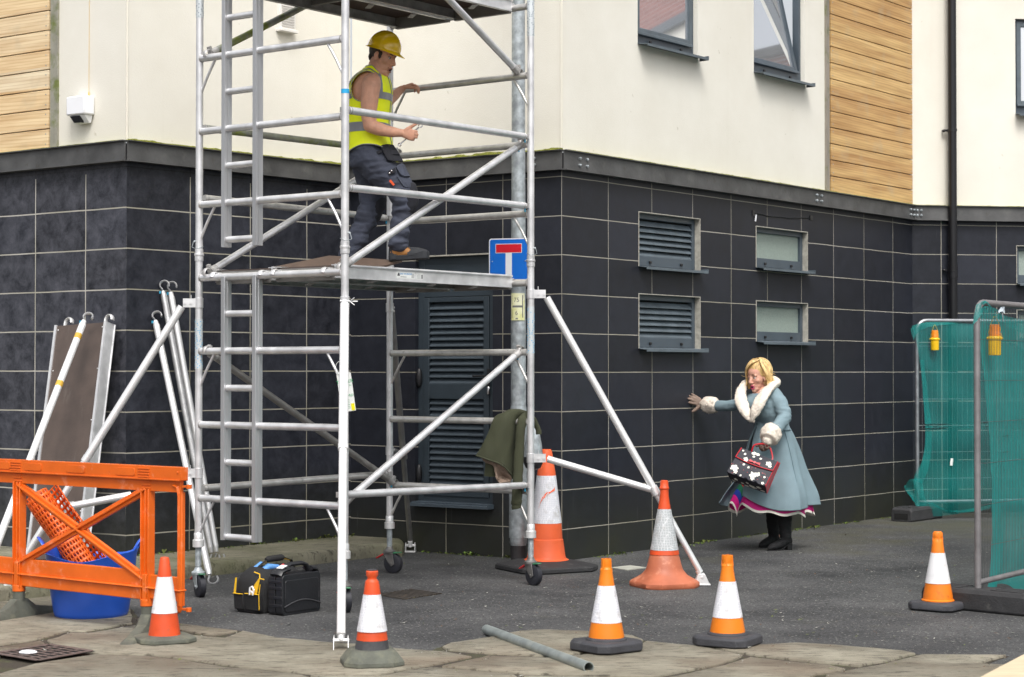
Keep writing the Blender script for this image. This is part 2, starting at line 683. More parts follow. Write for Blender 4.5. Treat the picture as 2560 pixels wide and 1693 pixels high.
ALU = mat('aluminium', (.74, .74, .75), .38, .62, .2, 9, .08, 120, dirt=((.34, .33, .31), 22, .66, .8))
ALUW = mat('pale_aluminium', (.80, .80, .80), .42, .6, .08, 6, .05, 90, dirt=((.45, .44, .42), 30, .72, .6))
ALUD = mat('dull_aluminium', (.50, .49, .48), .5, .6, .3, 12, .1, 80, dirt=((.2, .19, .17), 16, .6, .8))
ALUM = mat('mossy_aluminium', (.36, .37, .33), .55, .5, .3, 12, .1, 80, dirt=((.28, .33, .05), 7, .46, .9))
GALV = mat('galvanised_steel', (.42, .46, .48), .5, .45, .35, 22, .05, 60, dirt=((.26, .28, .3), 9, .5, .7))
GALVD = mat('dark_galvanised', (.12, .12, .125), .55, .5, .35, 8, .1, 60, dirt=((.05, .05, .05), 7, .55, .7))
STEEL = mat('weathered_steel_channel', (.105, .105, .105), .55, .35, .35, 5, .15, 40, dirt=((.17, .17, .16), 4, .56, .6), dirt2=((.06, .05, .03), 9, .6, .8))
MOSS = mat('moss', (.21, .22, .035), .95, 0, .5, 30, .8, 90)
FRAME = mat('grey_blue_coating', (.065, .085, .105), .42, 0, .12, 5, .03, 80)
FRAMEL = mat('grey_blue_sill', (.10, .125, .145), .45, 0, .2, 8, .05, 80, dirt=((.16, .17, .05), 10, .64, .7))
DOORM = mat('door_coating', (.033, .046, .058), .42, 0, .12, 5, .03, 80)
BLACKP = mat('black_plastic', (.012, .012, .014), .4, 0, .2, 10, .05, 80)
RUBBER = mat('rubber', (.028, .028, .03), .75, 0, .3, 14, .3, 70, dirt=((.11, .11, .1), 12, .6, .6))
RUBG = mat('grey_rubber', (.10, .105, .085), .8, 0, .3, 10, .4, 60, dirt=((.17, .17, .12), 7, .52, .7))
DRUB = mat('recycled_rubber', (.042, .043, .05), .7, 0, .25, 14, .3, 80, dirt=((.12, .12, .12), 9, .6, .5))
ORB = mat('barrier_orange', (.70, .125, .008), .42, 0, .12, 5, .05, 40, dirt=((.85, .36, .22), 11, .58, .5), dirt2=((.35, .07, .02), 24, .68, .6))
ORY = mat('cone_orange', (.76, .20, .006), .42, 0, .12, 8, .05, 60, dirt=((.3, .1, .02), 24, .62, .6))
ORR = mat('cone_red_orange', (.64, .07, .012), .5, 0, .2, 8, .08, 60, dirt=((.3, .08, .04), 22, .57, .7), dirt2=((.5, .22, .15), 9, .6, .5))
ORT = mat('cone_faded_terracotta', (.44, .125, .06), .55, 0, .2, 6, .1, 50, dirt=((.7, .33, .2), 9, .55, .6), dirt2=((.1, .05, .03), 14, .7, .8))
ORL = mat('cone_large_orange', (.75, .12, .035), .45, 0, .12, 6, .06, 50, dirt=((.32, .09, .04), 16, .66, .5))
WBAND = refl_mat('reflective_white', (.82, .82, .85))
GBAND = refl_mat('reflective_grey', (.62, .63, .64), 55, (.38, .40, .41))
WPLAIN = mat('white_sheeting', (.74, .74, .75), .4, 0, .12, 12, .04, 60, dirt=((.4, .38, .3), 14, .58, .7))
TUBB = mat('blue_plastic', (.02, .11, .60), .38, 0, .1, 4, .04, 30, coat=.1)
SKIN = mat('skin_tan', (.62, .325, .215), .55, 0, .14, 22, .1, 160, dirt=((.62, .29, .2), 9, .5, .4))
SKINW = mat('skin_pale', (.56, .30, .215), .6, 0, .14, 22, .05, 160, dirt=((.6, .22, .17), 12, .5, .5))
HAIRB = mat('brown_hair', (.03, .019, .012), .6, 0, .4, 60, .5, 200)
HAIRY = mat('blonde_hair', (.58, .38, .15), .42, 0, .38, 26, .4, 120, st=(3, 3, 1))
VESTM = mat('hi_vis_yellow', (.90, 1.0, .002), .6, 0, .02, 6, .25, 22)
VESTG = mat('reflective_grey_tape', (.26, .27, .29), .35, .3, .12, 12, .1, 60)
TROUS = mat('grey_blue_workwear', (.052, .060, .088), .85, 0, .2, 8, .4, 240)
TROUD = mat('dark_workwear', (.014, .015, .022), .85, 0, .2, 8, .4, 240)
HELM = mat('yellow_helmet', (.86, .55, .005), .22, 0, .05, 4, 0, 10, coat=.5)
LEATH = mat('tan_boot_leather', (.42, .19, .055), .55, 0, .2, 14, .2, 90)
SOLE = mat('boot_rubber', (.025, .028, .034), .7, 0, .25, 14, .3, 70)
CHROME = mat('chrome', (.75, .75, .76), .18, 1, .1, 20)
COATB = mat('pale_blue_wool', (.19, .265, .30), .9, 0, .16, 5, .35, 180)
COATS = mat('coat_seam', (.1, .16, .19), .9, 0, .1, 9, .3, 160)
FUR = mat('cream_fur', (.84, .75, .65), .95, 0, .12, 34, .5, 140)
GLOVE = mat('taupe_glove', (.22, .155, .12), .75, 0, .15, 14, .2, 90)
GLOVD = mat('brown_glove', (.10, .06, .045), .75, 0, .15, 14, .2, 90)
BOOTB = mat('black_suede', (.0075, .0075, .009), .8, 0, .3, 14, .3, 90)
LIPS = mat('pink_lipstick', (.5, .012, .12), .35, 0, .05)
MOUTHD = mat('mouth_dark', (.05, .012, .01), .6, 0, .05)
EYEW = mat('eye_white', (.6, .58, .55), .25, 0, .05)
EYED = mat('eye_dark', (.02, .015, .012), .2, 0, .05)
BROW = mat('brow', (.09, .05, .03), .8, 0, .1)
PINK = mat('magenta_fabric', (.62, .006, .21), .7, 0, .1, 9, .1, 90)
ROYAL = mat('royal_blue_fabric', (.006, .03, .26), .7, 0, .1, 9, .1, 90)
EMER = mat('emerald_fabric', (.004, .10, .05), .7, 0, .1, 9, .1, 90)
IVORY = mat('ivory_fabric', (.78, .74, .66), .7, 0, .1, 9, .1, 90)
REDL = mat('red_leather', (.5, .008, .018), .35, 0, .08, 9)
NAVY = mat('navy_print', (.012, .012, .022), .6, 0, .1, 12)
FLOW = mat('white_flower', (.85, .84, .74), .7, 0, .12, 60, dirt=((.5, .38, .05), 55, .66, .8))
KHAKI = mat('khaki_jersey', (.040, .044, .022), .95, 0, .12, 8, .4, 190)
LINING = mat('beige_fleece', (.23, .165, .125), .98, 0, .25, 30, .8, 120)
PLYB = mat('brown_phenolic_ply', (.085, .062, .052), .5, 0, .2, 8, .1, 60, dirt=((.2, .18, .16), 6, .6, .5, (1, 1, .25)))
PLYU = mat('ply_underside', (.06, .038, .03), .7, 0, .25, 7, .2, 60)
EDGEW = mat('ply_edge', (.20, .12, .08), .8, 0, .2, 20)
BAGK = mat('black_bag_fabric', (.012, .012, .013), .75, 0, .3, 30, .5, 200)
CASEK = mat('black_case_plastic', (.014, .015, .018), .42, 0, .2, 12, .1, 90, dirt=((.05, .05, .055), 20, .62, .5))
YEL = mat('yellow_trim', (.75, .44, .01), .6, 0, .1, 20)
LBLUE = mat('light_blue_plastic', (.10, .28, .62), .4, 0, .1)
REDP = mat('red_plastic', (.55, .03, .03), .4, 0, .1)
GREENP = mat('green_plastic', (.05, .2, .1), .45, 0, .1)
WHITEP = mat('white_plastic', (.82, .83, .86), .35, 0, .04, 5)
DARKG = mat('dark_glass', (.012, .013, .016), .12, 0, .05)
AMBER = mat('amber_lens', (.85, .25, .01), .2, 0, .1, 10, coat=.4)
LYEL = mat('lamp_yellow', (.82, .50, .01), .35, 0, .06, 10)
SIGNB = mat('sign_blue', (.0, .13, .56), .35, 0, .04, 3)
SIGNR = mat('sign_red', (.58, .008, .02), .35, 0, .05, 3)
SIGNW = mat('sign_white', (.72, .73, .76), .35, 0, .04, 3)
HYDY = mat('plate_yellow', (.66, .66, .30), .5, 0, .1, 14, dirt=((.8, .8, .62), 8, .45, .8))
HYDK = mat('plate_lettering', (.16, .16, .15), .6, 0, .1)
TAGW = mat('tag_white', (.74, .76, .74), .45, 0, .05)
BRICK = None
CAST = mat('cast_iron', (.13, .095, .085), .7, .2, .3, 14, .4, 60, dirt=((.28, .22, .2), 12, .55, .6))
DARKV = mat('dark_void', (.006, .006, .006), .9, 0, .1)
CONCP = mat('pale_concrete', (.38, .38, .33), .85, 0, .2, 9, .3, 60)
TIMB = mat('pale_sawn_timber', (.62, .50, .34), .7, 0, .15, 6, .1, 60, st=(1, 6, 6))
WIRE = mat('fence_wire', (.10, .11, .115), .5, .6, .1)
NET = net_mat()
NET2 = net_mat('bright_green_netting', .44, .68, (.015, .50, .47))
FENT = mat('fence_tube', (.33, .34, .36), .42, .75, .2, 12, .05, 80)
FENB = mat('fence_tube_worn', (.23, .22, .225), .5, .5, .22, 12, .1, 80, dirt=((.3, .28, .26), 16, .6, .6))

# ------------------------------------------------------------------ mesh helpers
def perp(d):
    d = d.normalized()
    a = V((0, 0, 1)) if abs(d.z) < .9 else V((1, 0, 0))
    x = d.cross(a).normalized()
    return x, x.cross(d).normalized()


def rotm(x, y, z):
    return Matrix((x, y, z)).transposed()


SPLIT = {'drain_caps': 'drain_cap', 'cross_beams': 'cross_beam', 'claws': 'claw', 'gussets': 'gusset', 'bolts': 'bolt', 'eyes': 'eye', 'eyebrows': 'eyebrow', 'hooks': 'hook', 'pockets': 'end_pocket', 'studs': 'stud', 'clamps': 'clamp', 'wind_locks': 'wind_lock', 'welds': 'weld', 'rendered_walls': 'rendered_wall', 'thigh_pockets': 'thigh_pocket', 'knee_pads': 'knee_pad', 'hand_slots': 'hand_slot', 'collars': 'collar'}


class MB:
    def __init__(s):
        s.v, s.f, s.m, s.mi = [], [], [], 0

    def add(s, vs, fs):
        o = len(s.v)
        s.v += [V(p) for p in vs]
        for f in fs:
            s.f.append([i + o for i in f])
            s.m.append(s.mi)
        return s

    def box(s, c, size, rot=None):
        c = V(c)
        a, b, d = [k / 2 for k in size]
        vs = [V((x * a, y * b, z * d)) for x in (-1, 1) for y in (-1, 1) for z in (-1, 1)]
        if rot is not None:
            vs = [rot @ p for p in vs]
        return s.add([c + p for p in vs], [(0, 1, 3, 2), (4, 6, 7, 5), (0, 4, 5, 1), (2, 3, 7, 6), (0, 2, 6, 4), (1, 5, 7, 3)])

    def bb(s, x0, x1, y0, y1, z0, z1):
        return s.box(((x0 + x1) / 2, (y0 + y1) / 2, (z0 + z1) / 2), (abs(x1 - x0), abs(y1 - y0), abs(z1 - z0)))

    def beam(s, p, q, w_, h_, up=(0, 0, 1)):
        p, q = V(p), V(q)
        d = (q - p)
        L = d.length
        d.normalize()
        up = V(up)
        x = d.cross(up)
        if x.length < 1e-4:
            x = d.cross(V((0, 1, 0)))
        x.normalize()
        z = x.cross(d)
        return s.box((p + q) / 2, (w_, L, h_), rotm(x, d, z))

    def path(s, pts, rad, seg=12, caps=True, closed=False, ref=None, flat=1.0, round_=False):
        pts = [V(p) for p in pts]
        n = len(pts)
        if not hasattr(rad, '__len__'):
            rad = [rad] * n
        rings = []
        prev = None
        for i in range(n):
            if closed:
                d = pts[(i + 1) % n] - pts[i - 1]
            else:
                d = pts[min(i + 1, n - 1)] - pts[max(i - 1, 0)]
            if d.length < 1e-9:
                d = V((0, 0, 1))
            d.normalize()
            if ref is not None:
                x = V(ref) - d * V(ref).dot(d)
                x.normalize()
            elif prev is None:
                x, _ = perp(d)
            else:
                x = prev - d * prev.dot(d)
                x.normalize()
            prev = x
            y = d.cross(x)
            r = rad[i]
            ra, rb = (r if hasattr(r, '__len__') else (r, r * flat))
            rings.append([pts[i] + x * (ra * math.cos(2 * math.pi * k / seg)) + y * (rb * math.sin(2 * math.pi * k / seg)) for k in range(seg)])
        if round_ and not closed:
            def cap(i, sgn):
                d = (pts[1] - pts[0]) if i == 0 else (pts[-1] - pts[-2])
                d = d.normalized() * sgn
                r = rad[i]
                r = min(r) if hasattr(r, '__len__') else r
                out = []
                for a in (.35, .7, .92):
                    k = math.sqrt(1 - a * a)
                    out.append([pts[i] + (q - pts[i]) * k + d * (r * a) for q in rings[i]])
                return out
            c0 = cap(0, -1)
            c1 = cap(n - 1, 1)
            rings = c0[::-1] + rings + c1
        return s.rings(rings, caps, closed)

    def rings(s, rings, caps=True, closed=False):
        seg = len(rings[0])
        vs = [p for r in rings for p in r]
        fs = []
        n = len(rings)
        for i in range(n if closed else n - 1):
            j = (i + 1) % n
            for k in range(seg):
                k2 = (k + 1) % seg
                fs.append((i * seg + k, i * seg + k2, j * seg + k2, j * seg + k))
        if caps and not closed:
            fs.append(tuple(range(seg))[::-1])
            fs.append(tuple((n - 1) * seg + k for k in range(seg)))
        return s.add(vs, fs)

    def tube(s, p, q, r, seg=14, caps=True):
        return s.path([p, q], r, seg, caps)

    def pipe(s, p, q, r, t=.004, seg=20):
        """open ended hollow tube"""
        p, q = V(p), V(q)
        d = (q - p).normalized()
        x, y = perp(d)
        R_ = lambda c, rr: [c + x * rr * math.cos(2 * math.pi * k / seg) + y * rr * math.sin(2 * math.pi * k / seg) for k in range(seg)]
        return s.rings([R_(p, r), R_(q, r), R_(q, r - t), R_(p, r - t)], closed=True)

    def ell(s, c, r, rot=None, seg=16, rg=10):
        c = V(c)
        if not hasattr(r, '__len__'):
            r = (r, r, r)
        vs, fs = [], []
        for i in range(rg + 1):
            th = math.pi * i / rg
            for k in range(seg):
                ph = 2 * math.pi * k / seg
                p = V((r[0] * math.sin(th) * math.cos(ph), r[1] * math.sin(th) * math.sin(ph), r[2] * math.cos(th)))
                if rot is not None:
                    p = rot @ p
                vs.append(c + p)
        for i in range(rg):
            for k in range(seg):
                k2 = (k + 1) % seg
                fs.append((i * seg + k, (i + 1) * seg + k, (i + 1) * seg + k2, i * seg + k2))
        return s.add(vs, fs)

    def lathe(s, prof, c=(0, 0, 0), seg=32, caps=True):
        c = V(c)
        rings = [[c + V((r * math.cos(2 * math.pi * k / seg), r * math.sin(2 * math.pi * k / seg), z)) for k in range(seg)] for r, z in prof]
        return s.rings(rings, caps)

    def prism(s, poly, ext):
        poly = [V(p) for p in poly]
        ext = V(ext)
        n = len(poly)
        fs = [tuple(range(n))[::-1], tuple(range(n, 2 * n))]
        for i in range(n):
            j = (i + 1) % n
            fs.append((i, j, j + n, i + n))
        return s.add(poly + [p + ext for p in poly], fs)

    def sheet(s, ctrl, nu=30, nv=30, thick=.006, amp=0, fs_=8, seed=0, closed_u=False):
        """smooth surface through a grid of control points, given thickness"""
        rows = len(ctrl)
        cols = len(ctrl[0])

        def cr(p, t):
            n = len(p)
            i = min(int(t), n - 2)
            f = t - i
            p0, p1, p2, p3 = p[max(i - 1, 0)], p[i], p[i + 1], p[min(i + 2, n - 1)]
            return .5 * ((2 * p1) + (p2 - p0) * f + (2 * p0 - 5 * p1 + 4 * p2 - p3) * f * f + (3 * p1 - p0 - 3 * p2 + p3) * f ** 3)
        G = []
        for j in range(nv + 1):
            tv = j / nv * (rows - 1)
            line = [cr([V(ctrl[r][c]) for r in range(rows)], tv) for c in range(cols)]
            G.append([cr(line, i / nu * (cols - 1)) for i in range(nu + 1)])
        N = []
        for j in range(nv + 1):
            for i in range(nu + 1):
                du = G[j][min(i + 1, nu)] - G[j][max(i - 1, 0)]
                dv = G[min(j + 1, nv)][i] - G[max(j - 1, 0)][i]
                n = du.cross(dv)
                if n.length > 1e-12:
                    n.normalize()
                N.append(n)
        a, b = [], []
        for j in range(nv + 1):
            for i in range(nu + 1):
                p = G[j][i]
                n = N[j * (nu + 1) + i]
                if amp:
                    p = p + n * amp * noise.noise(V((p.x * fs_ + seed, p.y * fs_, p.z * fs_ * .5)))
                a.append(p)
                b.append(p + n * thick)
        W = nu + 1
        fs = []
        o = len(a)
        for j in range(nv):
            for i in range(nu):
                q = j * W + i
                fs.append((q, q + 1, q + W + 1, q + W))
                if thick:
                    fs.append((q + o, q + W + o, q + W + 1 + o, q + 1 + o))
        if thick:
            for i in range(nu):
                fs.append((i, i + o, i + 1 + o, i + 1))
                q = nv * W + i
                fs.append((q, q + 1, q + 1 + o, q + o))
            for j in range(nv):
                q = j * W
                fs.append((q, q + W, q + W + o, q + o))
                q = j * W + nu
                fs.append((q, q + o, q + W + o, q + W))
            return s.add(a + b, fs)
        return s.add(a, fs)

    def split(s, name, mats, parent, M, local, bevel, ang):
        """pieces that stand apart become parts of their own"""
        up = list(range(len(s.v)))

        def fd(i):
            while up[i] != i:
                up[i] = up[up[i]]
                i = up[i]
            return i
        for f in s.f:
            for i in f[1:]:
                up[fd(i)] = fd(f[0])
        bx = {}
        for i, p in enumerate(s.v):
            r = fd(i)
            a = bx.setdefault(r, [list(p), list(p)])
            for k in range(3):
                a[0][k] = min(a[0][k], p[k])
                a[1][k] = max(a[1][k], p[k])
        ks = list(bx)
        g = {k: k for k in ks}

        def fg(k):
            while g[k] != k:
                k = g[k]
            return k
        for i, a in enumerate(ks):
            for b_ in ks[i + 1:]:
                A_, B_ = bx[a], bx[b_]
                if all(A_[0][k] - .008 < B_[1][k] and B_[0][k] - .008 < A_[1][k] for k in range(3)):
                    g[fg(b_)] = fg(a)
        out = {}
        for f, m_ in zip(s.f, s.m):
            out.setdefault(fg(fd(f[0])), []).append((f, m_))
        last = None
        for fl in out.values():
            q = MB()
            ix = {}
            for f, m_ in fl:
                nf = []
                for i in f:
                    if i not in ix:
                        ix[i] = len(q.v)
                        q.v.append(s.v[i])
                    nf.append(ix[i])
                q.f.append(nf)
                q.m.append(m_)
            last = q.build(name, mats, parent, M, local, bevel, ang)
        return last

    def mesh(s, name='m'):
        me = bpy.data.meshes.new(name)
        me.from_pydata([tuple(p) for p in s.v], [], s.f)
        me.polygons.foreach_set('material_index', s.m)
        me.update()
        return me

    def build(s, name, mats, parent=None, M=None, local=False, bevel=0, ang=38, kind=None):
        if name in SPLIT and parent is not None:
            return s.split(SPLIT[name], mats, parent, M, local, bevel, ang)
        me = s.mesh(name)
        bm = bmesh.new()
        bm.from_mesh(me)
        bmesh.ops.remove_doubles(bm, verts=bm.verts, dist=1e-6)
        bmesh.ops.recalc_face_normals(bm, faces=bm.faces)
        bm.to_mesh(me)
        bm.free()
        return put(name, me, mats, parent, M, local, bevel, ang, kind)


WM = {}


def put(name, me, mats, parent=None, M=None, local=False, bevel=0, ang=38, kind=None):
    for m in (mats if isinstance(mats, (list, tuple)) else [mats]):
        me.materials.append(m)
    me.polygons.foreach_set('use_smooth', [True] * len(me.polygons))
    try:
        me.set_sharp_from_angle(angle=R(ang))
    except Exception:
        pass
    o = bpy.data.objects.new(name, me)
    S.collection.objects.link(o)
    M = M or Matrix.Identity(4)
    if parent is not None:
        o.parent = parent
        if not local:
            o.matrix_parent_inverse = WM[parent.name].inverted()
            WM[o.name] = M.copy()
        else:
            WM[o.name] = WM[parent.name] @ M
    else:
        WM[o.name] = M.copy()
    o.matrix_basis = M
    if bevel:
        b = o.modifiers.new('bevel', 'BEVEL')
        b.width = bevel
        b.segments = 2
        b.limit_method = 'ANGLE'
        b.angle_limit = R(40)
        b.harden_normals = False
    if kind:
        o['kind'] = kind
    return o


def tag(o, label=None, cat=None, group=None, kind=None):
    if label:
        o['label'] = label
    if cat:
        o['category'] = cat
    if group:
        o['group'] = group
    if kind:
        o['kind'] = kind
    return o


def empty(name, loc, label=None, cat=None, group=None, rz=0):
    o = bpy.data.objects.new(name, None)
    S.collection.objects.link(o)
    o.empty_display_size = .1
    M = Matrix.Translation(V(loc)) @ Matrix.Rotation(rz, 4, 'Z')
    o.matrix_basis = M
    WM[o.name] = M
    return tag(o, label, cat, group)


def copy_tree(src, loc, rz=0):
    def rec(o, parent):
        c = o.copy()
        S.collection.objects.link(c)
        c.parent = parent
        for ch in [x for x in S.objects if x.parent == o]:
            rec(ch, c)
        return c
    r = rec(src, None)
    r.matrix_basis = Matrix.Translation(V(loc)) @ Matrix.Rotation(rz, 4, 'Z')
    WM[r.name] = r.matrix_basis.copy()
    return r


def fuse(mb, voxel, sm=4, fac=.5):
    me = mb.mesh('tmp')
    bm = bmesh.new()
    bm.from_mesh(me)
    bmesh.ops.recalc_face_normals(bm, faces=bm.faces)
    bm.to_mesh(me)
    bm.free()
    ob = bpy.data.objects.new('tmp', me)
    S.collection.objects.link(ob)
    r = ob.modifiers.new('r', 'REMESH')
    r.mode = 'VOXEL'
    r.voxel_size = voxel
    if sm:
        k = ob.modifiers.new('s', 'SMOOTH')
        k.factor = fac
        k.iterations = sm
    dg = C.evaluated_depsgraph_get()
    dg.update()
    out = bpy.data.meshes.new_from_object(ob.evaluated_get(dg))
    bpy.data.objects.remove(ob)
    bpy.data.meshes.remove(me)
    out.materials.clear()
    return out


def wrinkle(me, amp, sc, seed=0, fn=None):
    ns = [v.normal.copy() for v in me.vertices]
    for v, n in zip(me.vertices, ns):
        p = v.co
        k = noise.noise(V((p.x * sc[0] + seed, p.y * sc[1], p.z * sc[2])))
        k += .4 * noise.noise(V((p.x * sc[0] * 2.3, p.y * sc[1] * 2.3 + seed, p.z * sc[2] * 2.3)))
        a = amp * (fn(p) if fn else 1)
        v.co = p + n * a * k
    me.update()
    return me


def text_mesh(body, size, depth=.0006, align='CENTER'):
    cu = bpy.data.curves.new('t', 'FONT')
    cu.body = body
    cu.size = size
    cu.extrude = depth
    cu.align_x = align
    cu.align_y = 'CENTER'
    ob = bpy.data.objects.new('t', cu)
    S.collection.objects.link(ob)
    dg = C.evaluated_depsgraph_get()
    me = bpy.data.meshes.new_from_object(ob.evaluated_get(dg))
    vs = [v.co.copy() for v in me.vertices]
    fs = [tuple(p.vertices) for p in me.polygons]
    bpy.data.objects.remove(ob)
    return vs, fs


def add_text(mb, body, size, o, x, z, out, depth=.0006):
    """text lying in plane (x right, z up) at o, facing out"""
    vs, fs = text_mesh(body, size, depth)
    x, z, out = V(x), V(z), V(out)
    mb.add([V(o) + x * p.x + z * p.y + out * p.z for p in vs], fs)


# ------------------------------------------------------------------ the ground
G_ = MB()
G_.add([(-60, -20, 0), (60, -20, 0), (60, 80, 0), (-60, 80, 0)], [(0, 1, 2, 3)])
road = G_.build('road', asphalt_mat(), kind='structure')

FLAG = stone_mat('york_stone', (.19, .17, .125), (.34, .315, .245))
FLAG2 = stone_mat('york_stone_dark', (.13, .11, .08), (.25, .22, .165))
JOINT = mat('sandy_joint', (.05, .04, .028), .95, 0, .45, 60, .8, 90, dirt=((.06, .07, .02), 5, .5, .8))
KERBM = stone_mat('mossy_kerb_stone', (.17, .16, .115), (.31, .29, .21), .35)

edge_px = [(-420, 1480), (60, 1482), (200, 1490), (330, 1526), (345, 1545), (430, 1558), (520, 1570), (605, 1579), (700, 1597), (820, 1608), (900, 1614),
           (960, 1621), (1020, 1626), (1080, 1629), (1098, 1620), (1118, 1611), (1180, 1603), (1225, 1596), (1250, 1588), (1300, 1580), (1370, 1577),
           (1470, 1581), (1530, 1587), (1590, 1592), (1612, 1604), (1680, 1611), (1740, 1617), (1850, 1618), (1900, 1614), (1990, 1611), (2080, 1616), (2190, 1621),
           (2260, 1631), (2300, 1640), (2350, 1639), (2440, 1641), (2525, 1643), (2490, 1652), (2457, 1664), (2540, 1667), (2700, 1668), (2980, 1670)]


def smooth_edge(pts, sub=5, amp=.012, seed=0):
    out = []
    for i in range(len(pts)):
        p, q = pts[i], pts[(i + 1) % len(pts)]
        L = (q - p).length
        k = max(1, int(L / .03))
        nrm = V((-(q - p).y, (q - p).x, 0))
        if nrm.length:
            nrm.normalize()
        for j in range(k):
            m = p.lerp(q, j / k)
            d = amp * (noise.noise(V((m.x * 7 + seed, m.y * 7, 0))) + .5 * noise.noise(V((m.x * 25, m.y * 25 + seed, 3))))
            out.append(m + nrm * d)
    return out


def inset(poly, w_):
    n = len(poly)
    ar = sum(poly[i].x * poly[(i + 1) % n].y - poly[(i + 1) % n].x * poly[i].y for i in range(n))
    out = []
    for i in range(n):
        d = poly[(i + 3) % n] - poly[i - 3]
        nn = V((-d.y, d.x, 0)).normalized() * (1 if ar > 0 else -1)
        out.append(poly[i] + nn * w_ * (1 + .8 * noise.noise(poly[i] * 4)))
    return out


def tri_poly(mb, poly, z0, z1, ch=0.):
    """flat polygon with side skirt and chamfered edge, any shape"""
    outer = poly
    if ch:
        n = len(poly)
        ar = sum(poly[i].x * poly[(i + 1) % n].y - poly[(i + 1) % n].x * poly[i].y for i in range(n))
        sg = 1 if ar > 0 else -1
        new = []
        for i in range(n):
            d = poly[(i + 2) % n] - poly[i - 2]
            nn = V((-d.y, d.x, 0))
            nn = nn.normalized() * sg if nn.length else nn
            new.append(poly[i] + nn * ch * (1 + .5 * noise.noise(poly[i] * 20)))
        poly = new
    flat = [V((p.x, p.y, 0)) for p in poly]
    fs = tessellate_polygon([flat])
    mb.add([V((p.x, p.y, z1)) for p in poly], [tuple(f) for f in fs])
    n = len(poly)
    zm = z1 - ch
    mb.add([V((p.x, p.y, z1)) for p in poly] + [V((p.x, p.y, zm)) for p in outer] + [V((p.x, p.y, z0)) for p in outer],
           [(i, (i + 1) % n, (i + 1) % n + n, i + n) for i in range(n)] + [(i + n, (i + 1) % n + n, (i + 1) % n + 2 * n, i + 2 * n) for i in range(n)])


E = [gr(x, y) for x, y in edge_px]
bed = MB()
tri_poly(bed, smooth_edge(E + [V((6, 5, 0)), V((-6, 5, 0))], amp=.01), -.01, .004)
pv = empty('pavement', (0, 9, 0), 'worn sandstone flag pavement with ragged edge against the asphalt', 'pavement')
pv['kind'] = 'structure'
bed.build('bedding', JOINT, pv)
slabs = [
    [(-500, 1482), (60, 1483), (200, 1491), (330, 1527), (335, 1563), (216, 1584), (173, 1582), (108, 1602), (0, 1619), (-500, 1655)],
    [(338, 1550), (430, 1560), (520, 1572), (600, 1582), (537, 1596), (484, 1588), (400, 1572), (341, 1566)],
    [(112, 1606), (175, 1586), (218, 1588), (337, 1568), (482, 1592), (560, 1600), (605, 1581), (700, 1599), (820, 1610), (900, 1616), (1020, 1628), (1078, 1631), (1110, 1634), (1187, 1647), (1075, 1670), (1010, 1680),
     (955, 1692), (764, 1690), (653, 1678), (588, 1673), (485, 1657), (378, 1643), (250, 1641), (140, 1623)],
    [(-480, 1660), (0, 1623), (104, 1607), (140, 1626), (128, 1622), (20, 1640), (-60, 1700), (-500, 1720)],
    [(1101, 1622), (1120, 1613), (1225, 1598), (1252, 1590), (1300, 1582), (1370, 1579), (1470, 1583), (1588, 1594), (1610, 1606), (1560, 1625), (1440, 1640), (1365, 1647), (1209, 1639), (1115, 1630)],
    [(1197, 1650), (1215, 1645), (1365, 1651), (1445, 1644), (1562, 1630), (1616, 1608), (1740, 1620), (1868, 1645), (1800, 1668), (1640, 1700), (1310, 1691), (1200, 1681), (1100, 1672)],
    [(1750, 1620), (1850, 1620), (1990, 1613), (2080, 1618), (2260, 1633), (2293, 1640), (2216, 1660), (2150, 1672), (2082, 1665), (2008, 1659), (1872, 1643)],
    [(1810, 1670), (1874, 1649), (2006, 1664), (2080, 1670), (2118, 1680), (2050, 1692), (1990, 1720), (1650, 1712), (1660, 1702)],
    [(2300, 1643), (2440, 1643), (2520, 1645), (2485, 1653), (2452, 1666), (2540, 1670), (2900, 1672), (2900, 1760), (2000, 1760), (2060, 1694), (2125, 1682), (2220, 1663)],
    [(-520, 1730), (-50, 1705), (80, 1668), (235, 1643), (375, 1648), (480, 1662), (585, 1678), (650, 1683), (762, 1695), (900, 1740), (900, 1850), (-520, 1850)],
    [(770, 1696), (950, 1697), (1015, 1684), (1078, 1676), (1095, 1677), (1290, 1694), (1310, 1720), (1200, 1850), (905, 1850), (905, 1740)],
    [(1302, 1697), (1640, 1704), (1980, 1724), (1990, 1850), (1210, 1850), (1320, 1720)],
    [(2000, 1765), (2900, 1765), (2900, 1850), (1998, 1850)],
]
for i, sl_ in enumerate(slabs):
    P_ = inset(smooth_edge([gr(x, y) for x, y in sl_], amp=.009, seed=i * 3.3), .013)
    mb = MB()
    tri_poly(mb, P_, 0, .0135 + .0006 * i, .004)
    mb.build('paving_slab', FLAG if i not in (1, 3) else FLAG2, pv, ang=50)

# asphalt beyond the pavement near the bottom right wedge and raised stone kerb along the wall
kp = [gr(-260, 1500, .1), gr(200, 1450, .1), gr(380, 1427, .1), gr(500, 1409, .1), gr(760, 1383, .1), gr(940, 1363, .1), gr(985, 1359, .1), gr(1004, 1362, .1), gr(1010, 1352, .1), gr(980, 1330, .1)]
kp = kp + [V((-1.3, 17.3, .1)), V((-7, 18.5, .1)), V((-9, 15, .1))]
kb = MB()
tri_poly(kb, smooth_edge(kp, amp=.008, seed=5), -.01, .10, .016)
kerb = kb.build('kerb', KERBM, kind='structure', ang=50)
tag(kerb, 'low mossy stone kerb along the foot of the tiled wall', 'kerb')
# moss growing along the kerb foot and wall foot (uncountable)


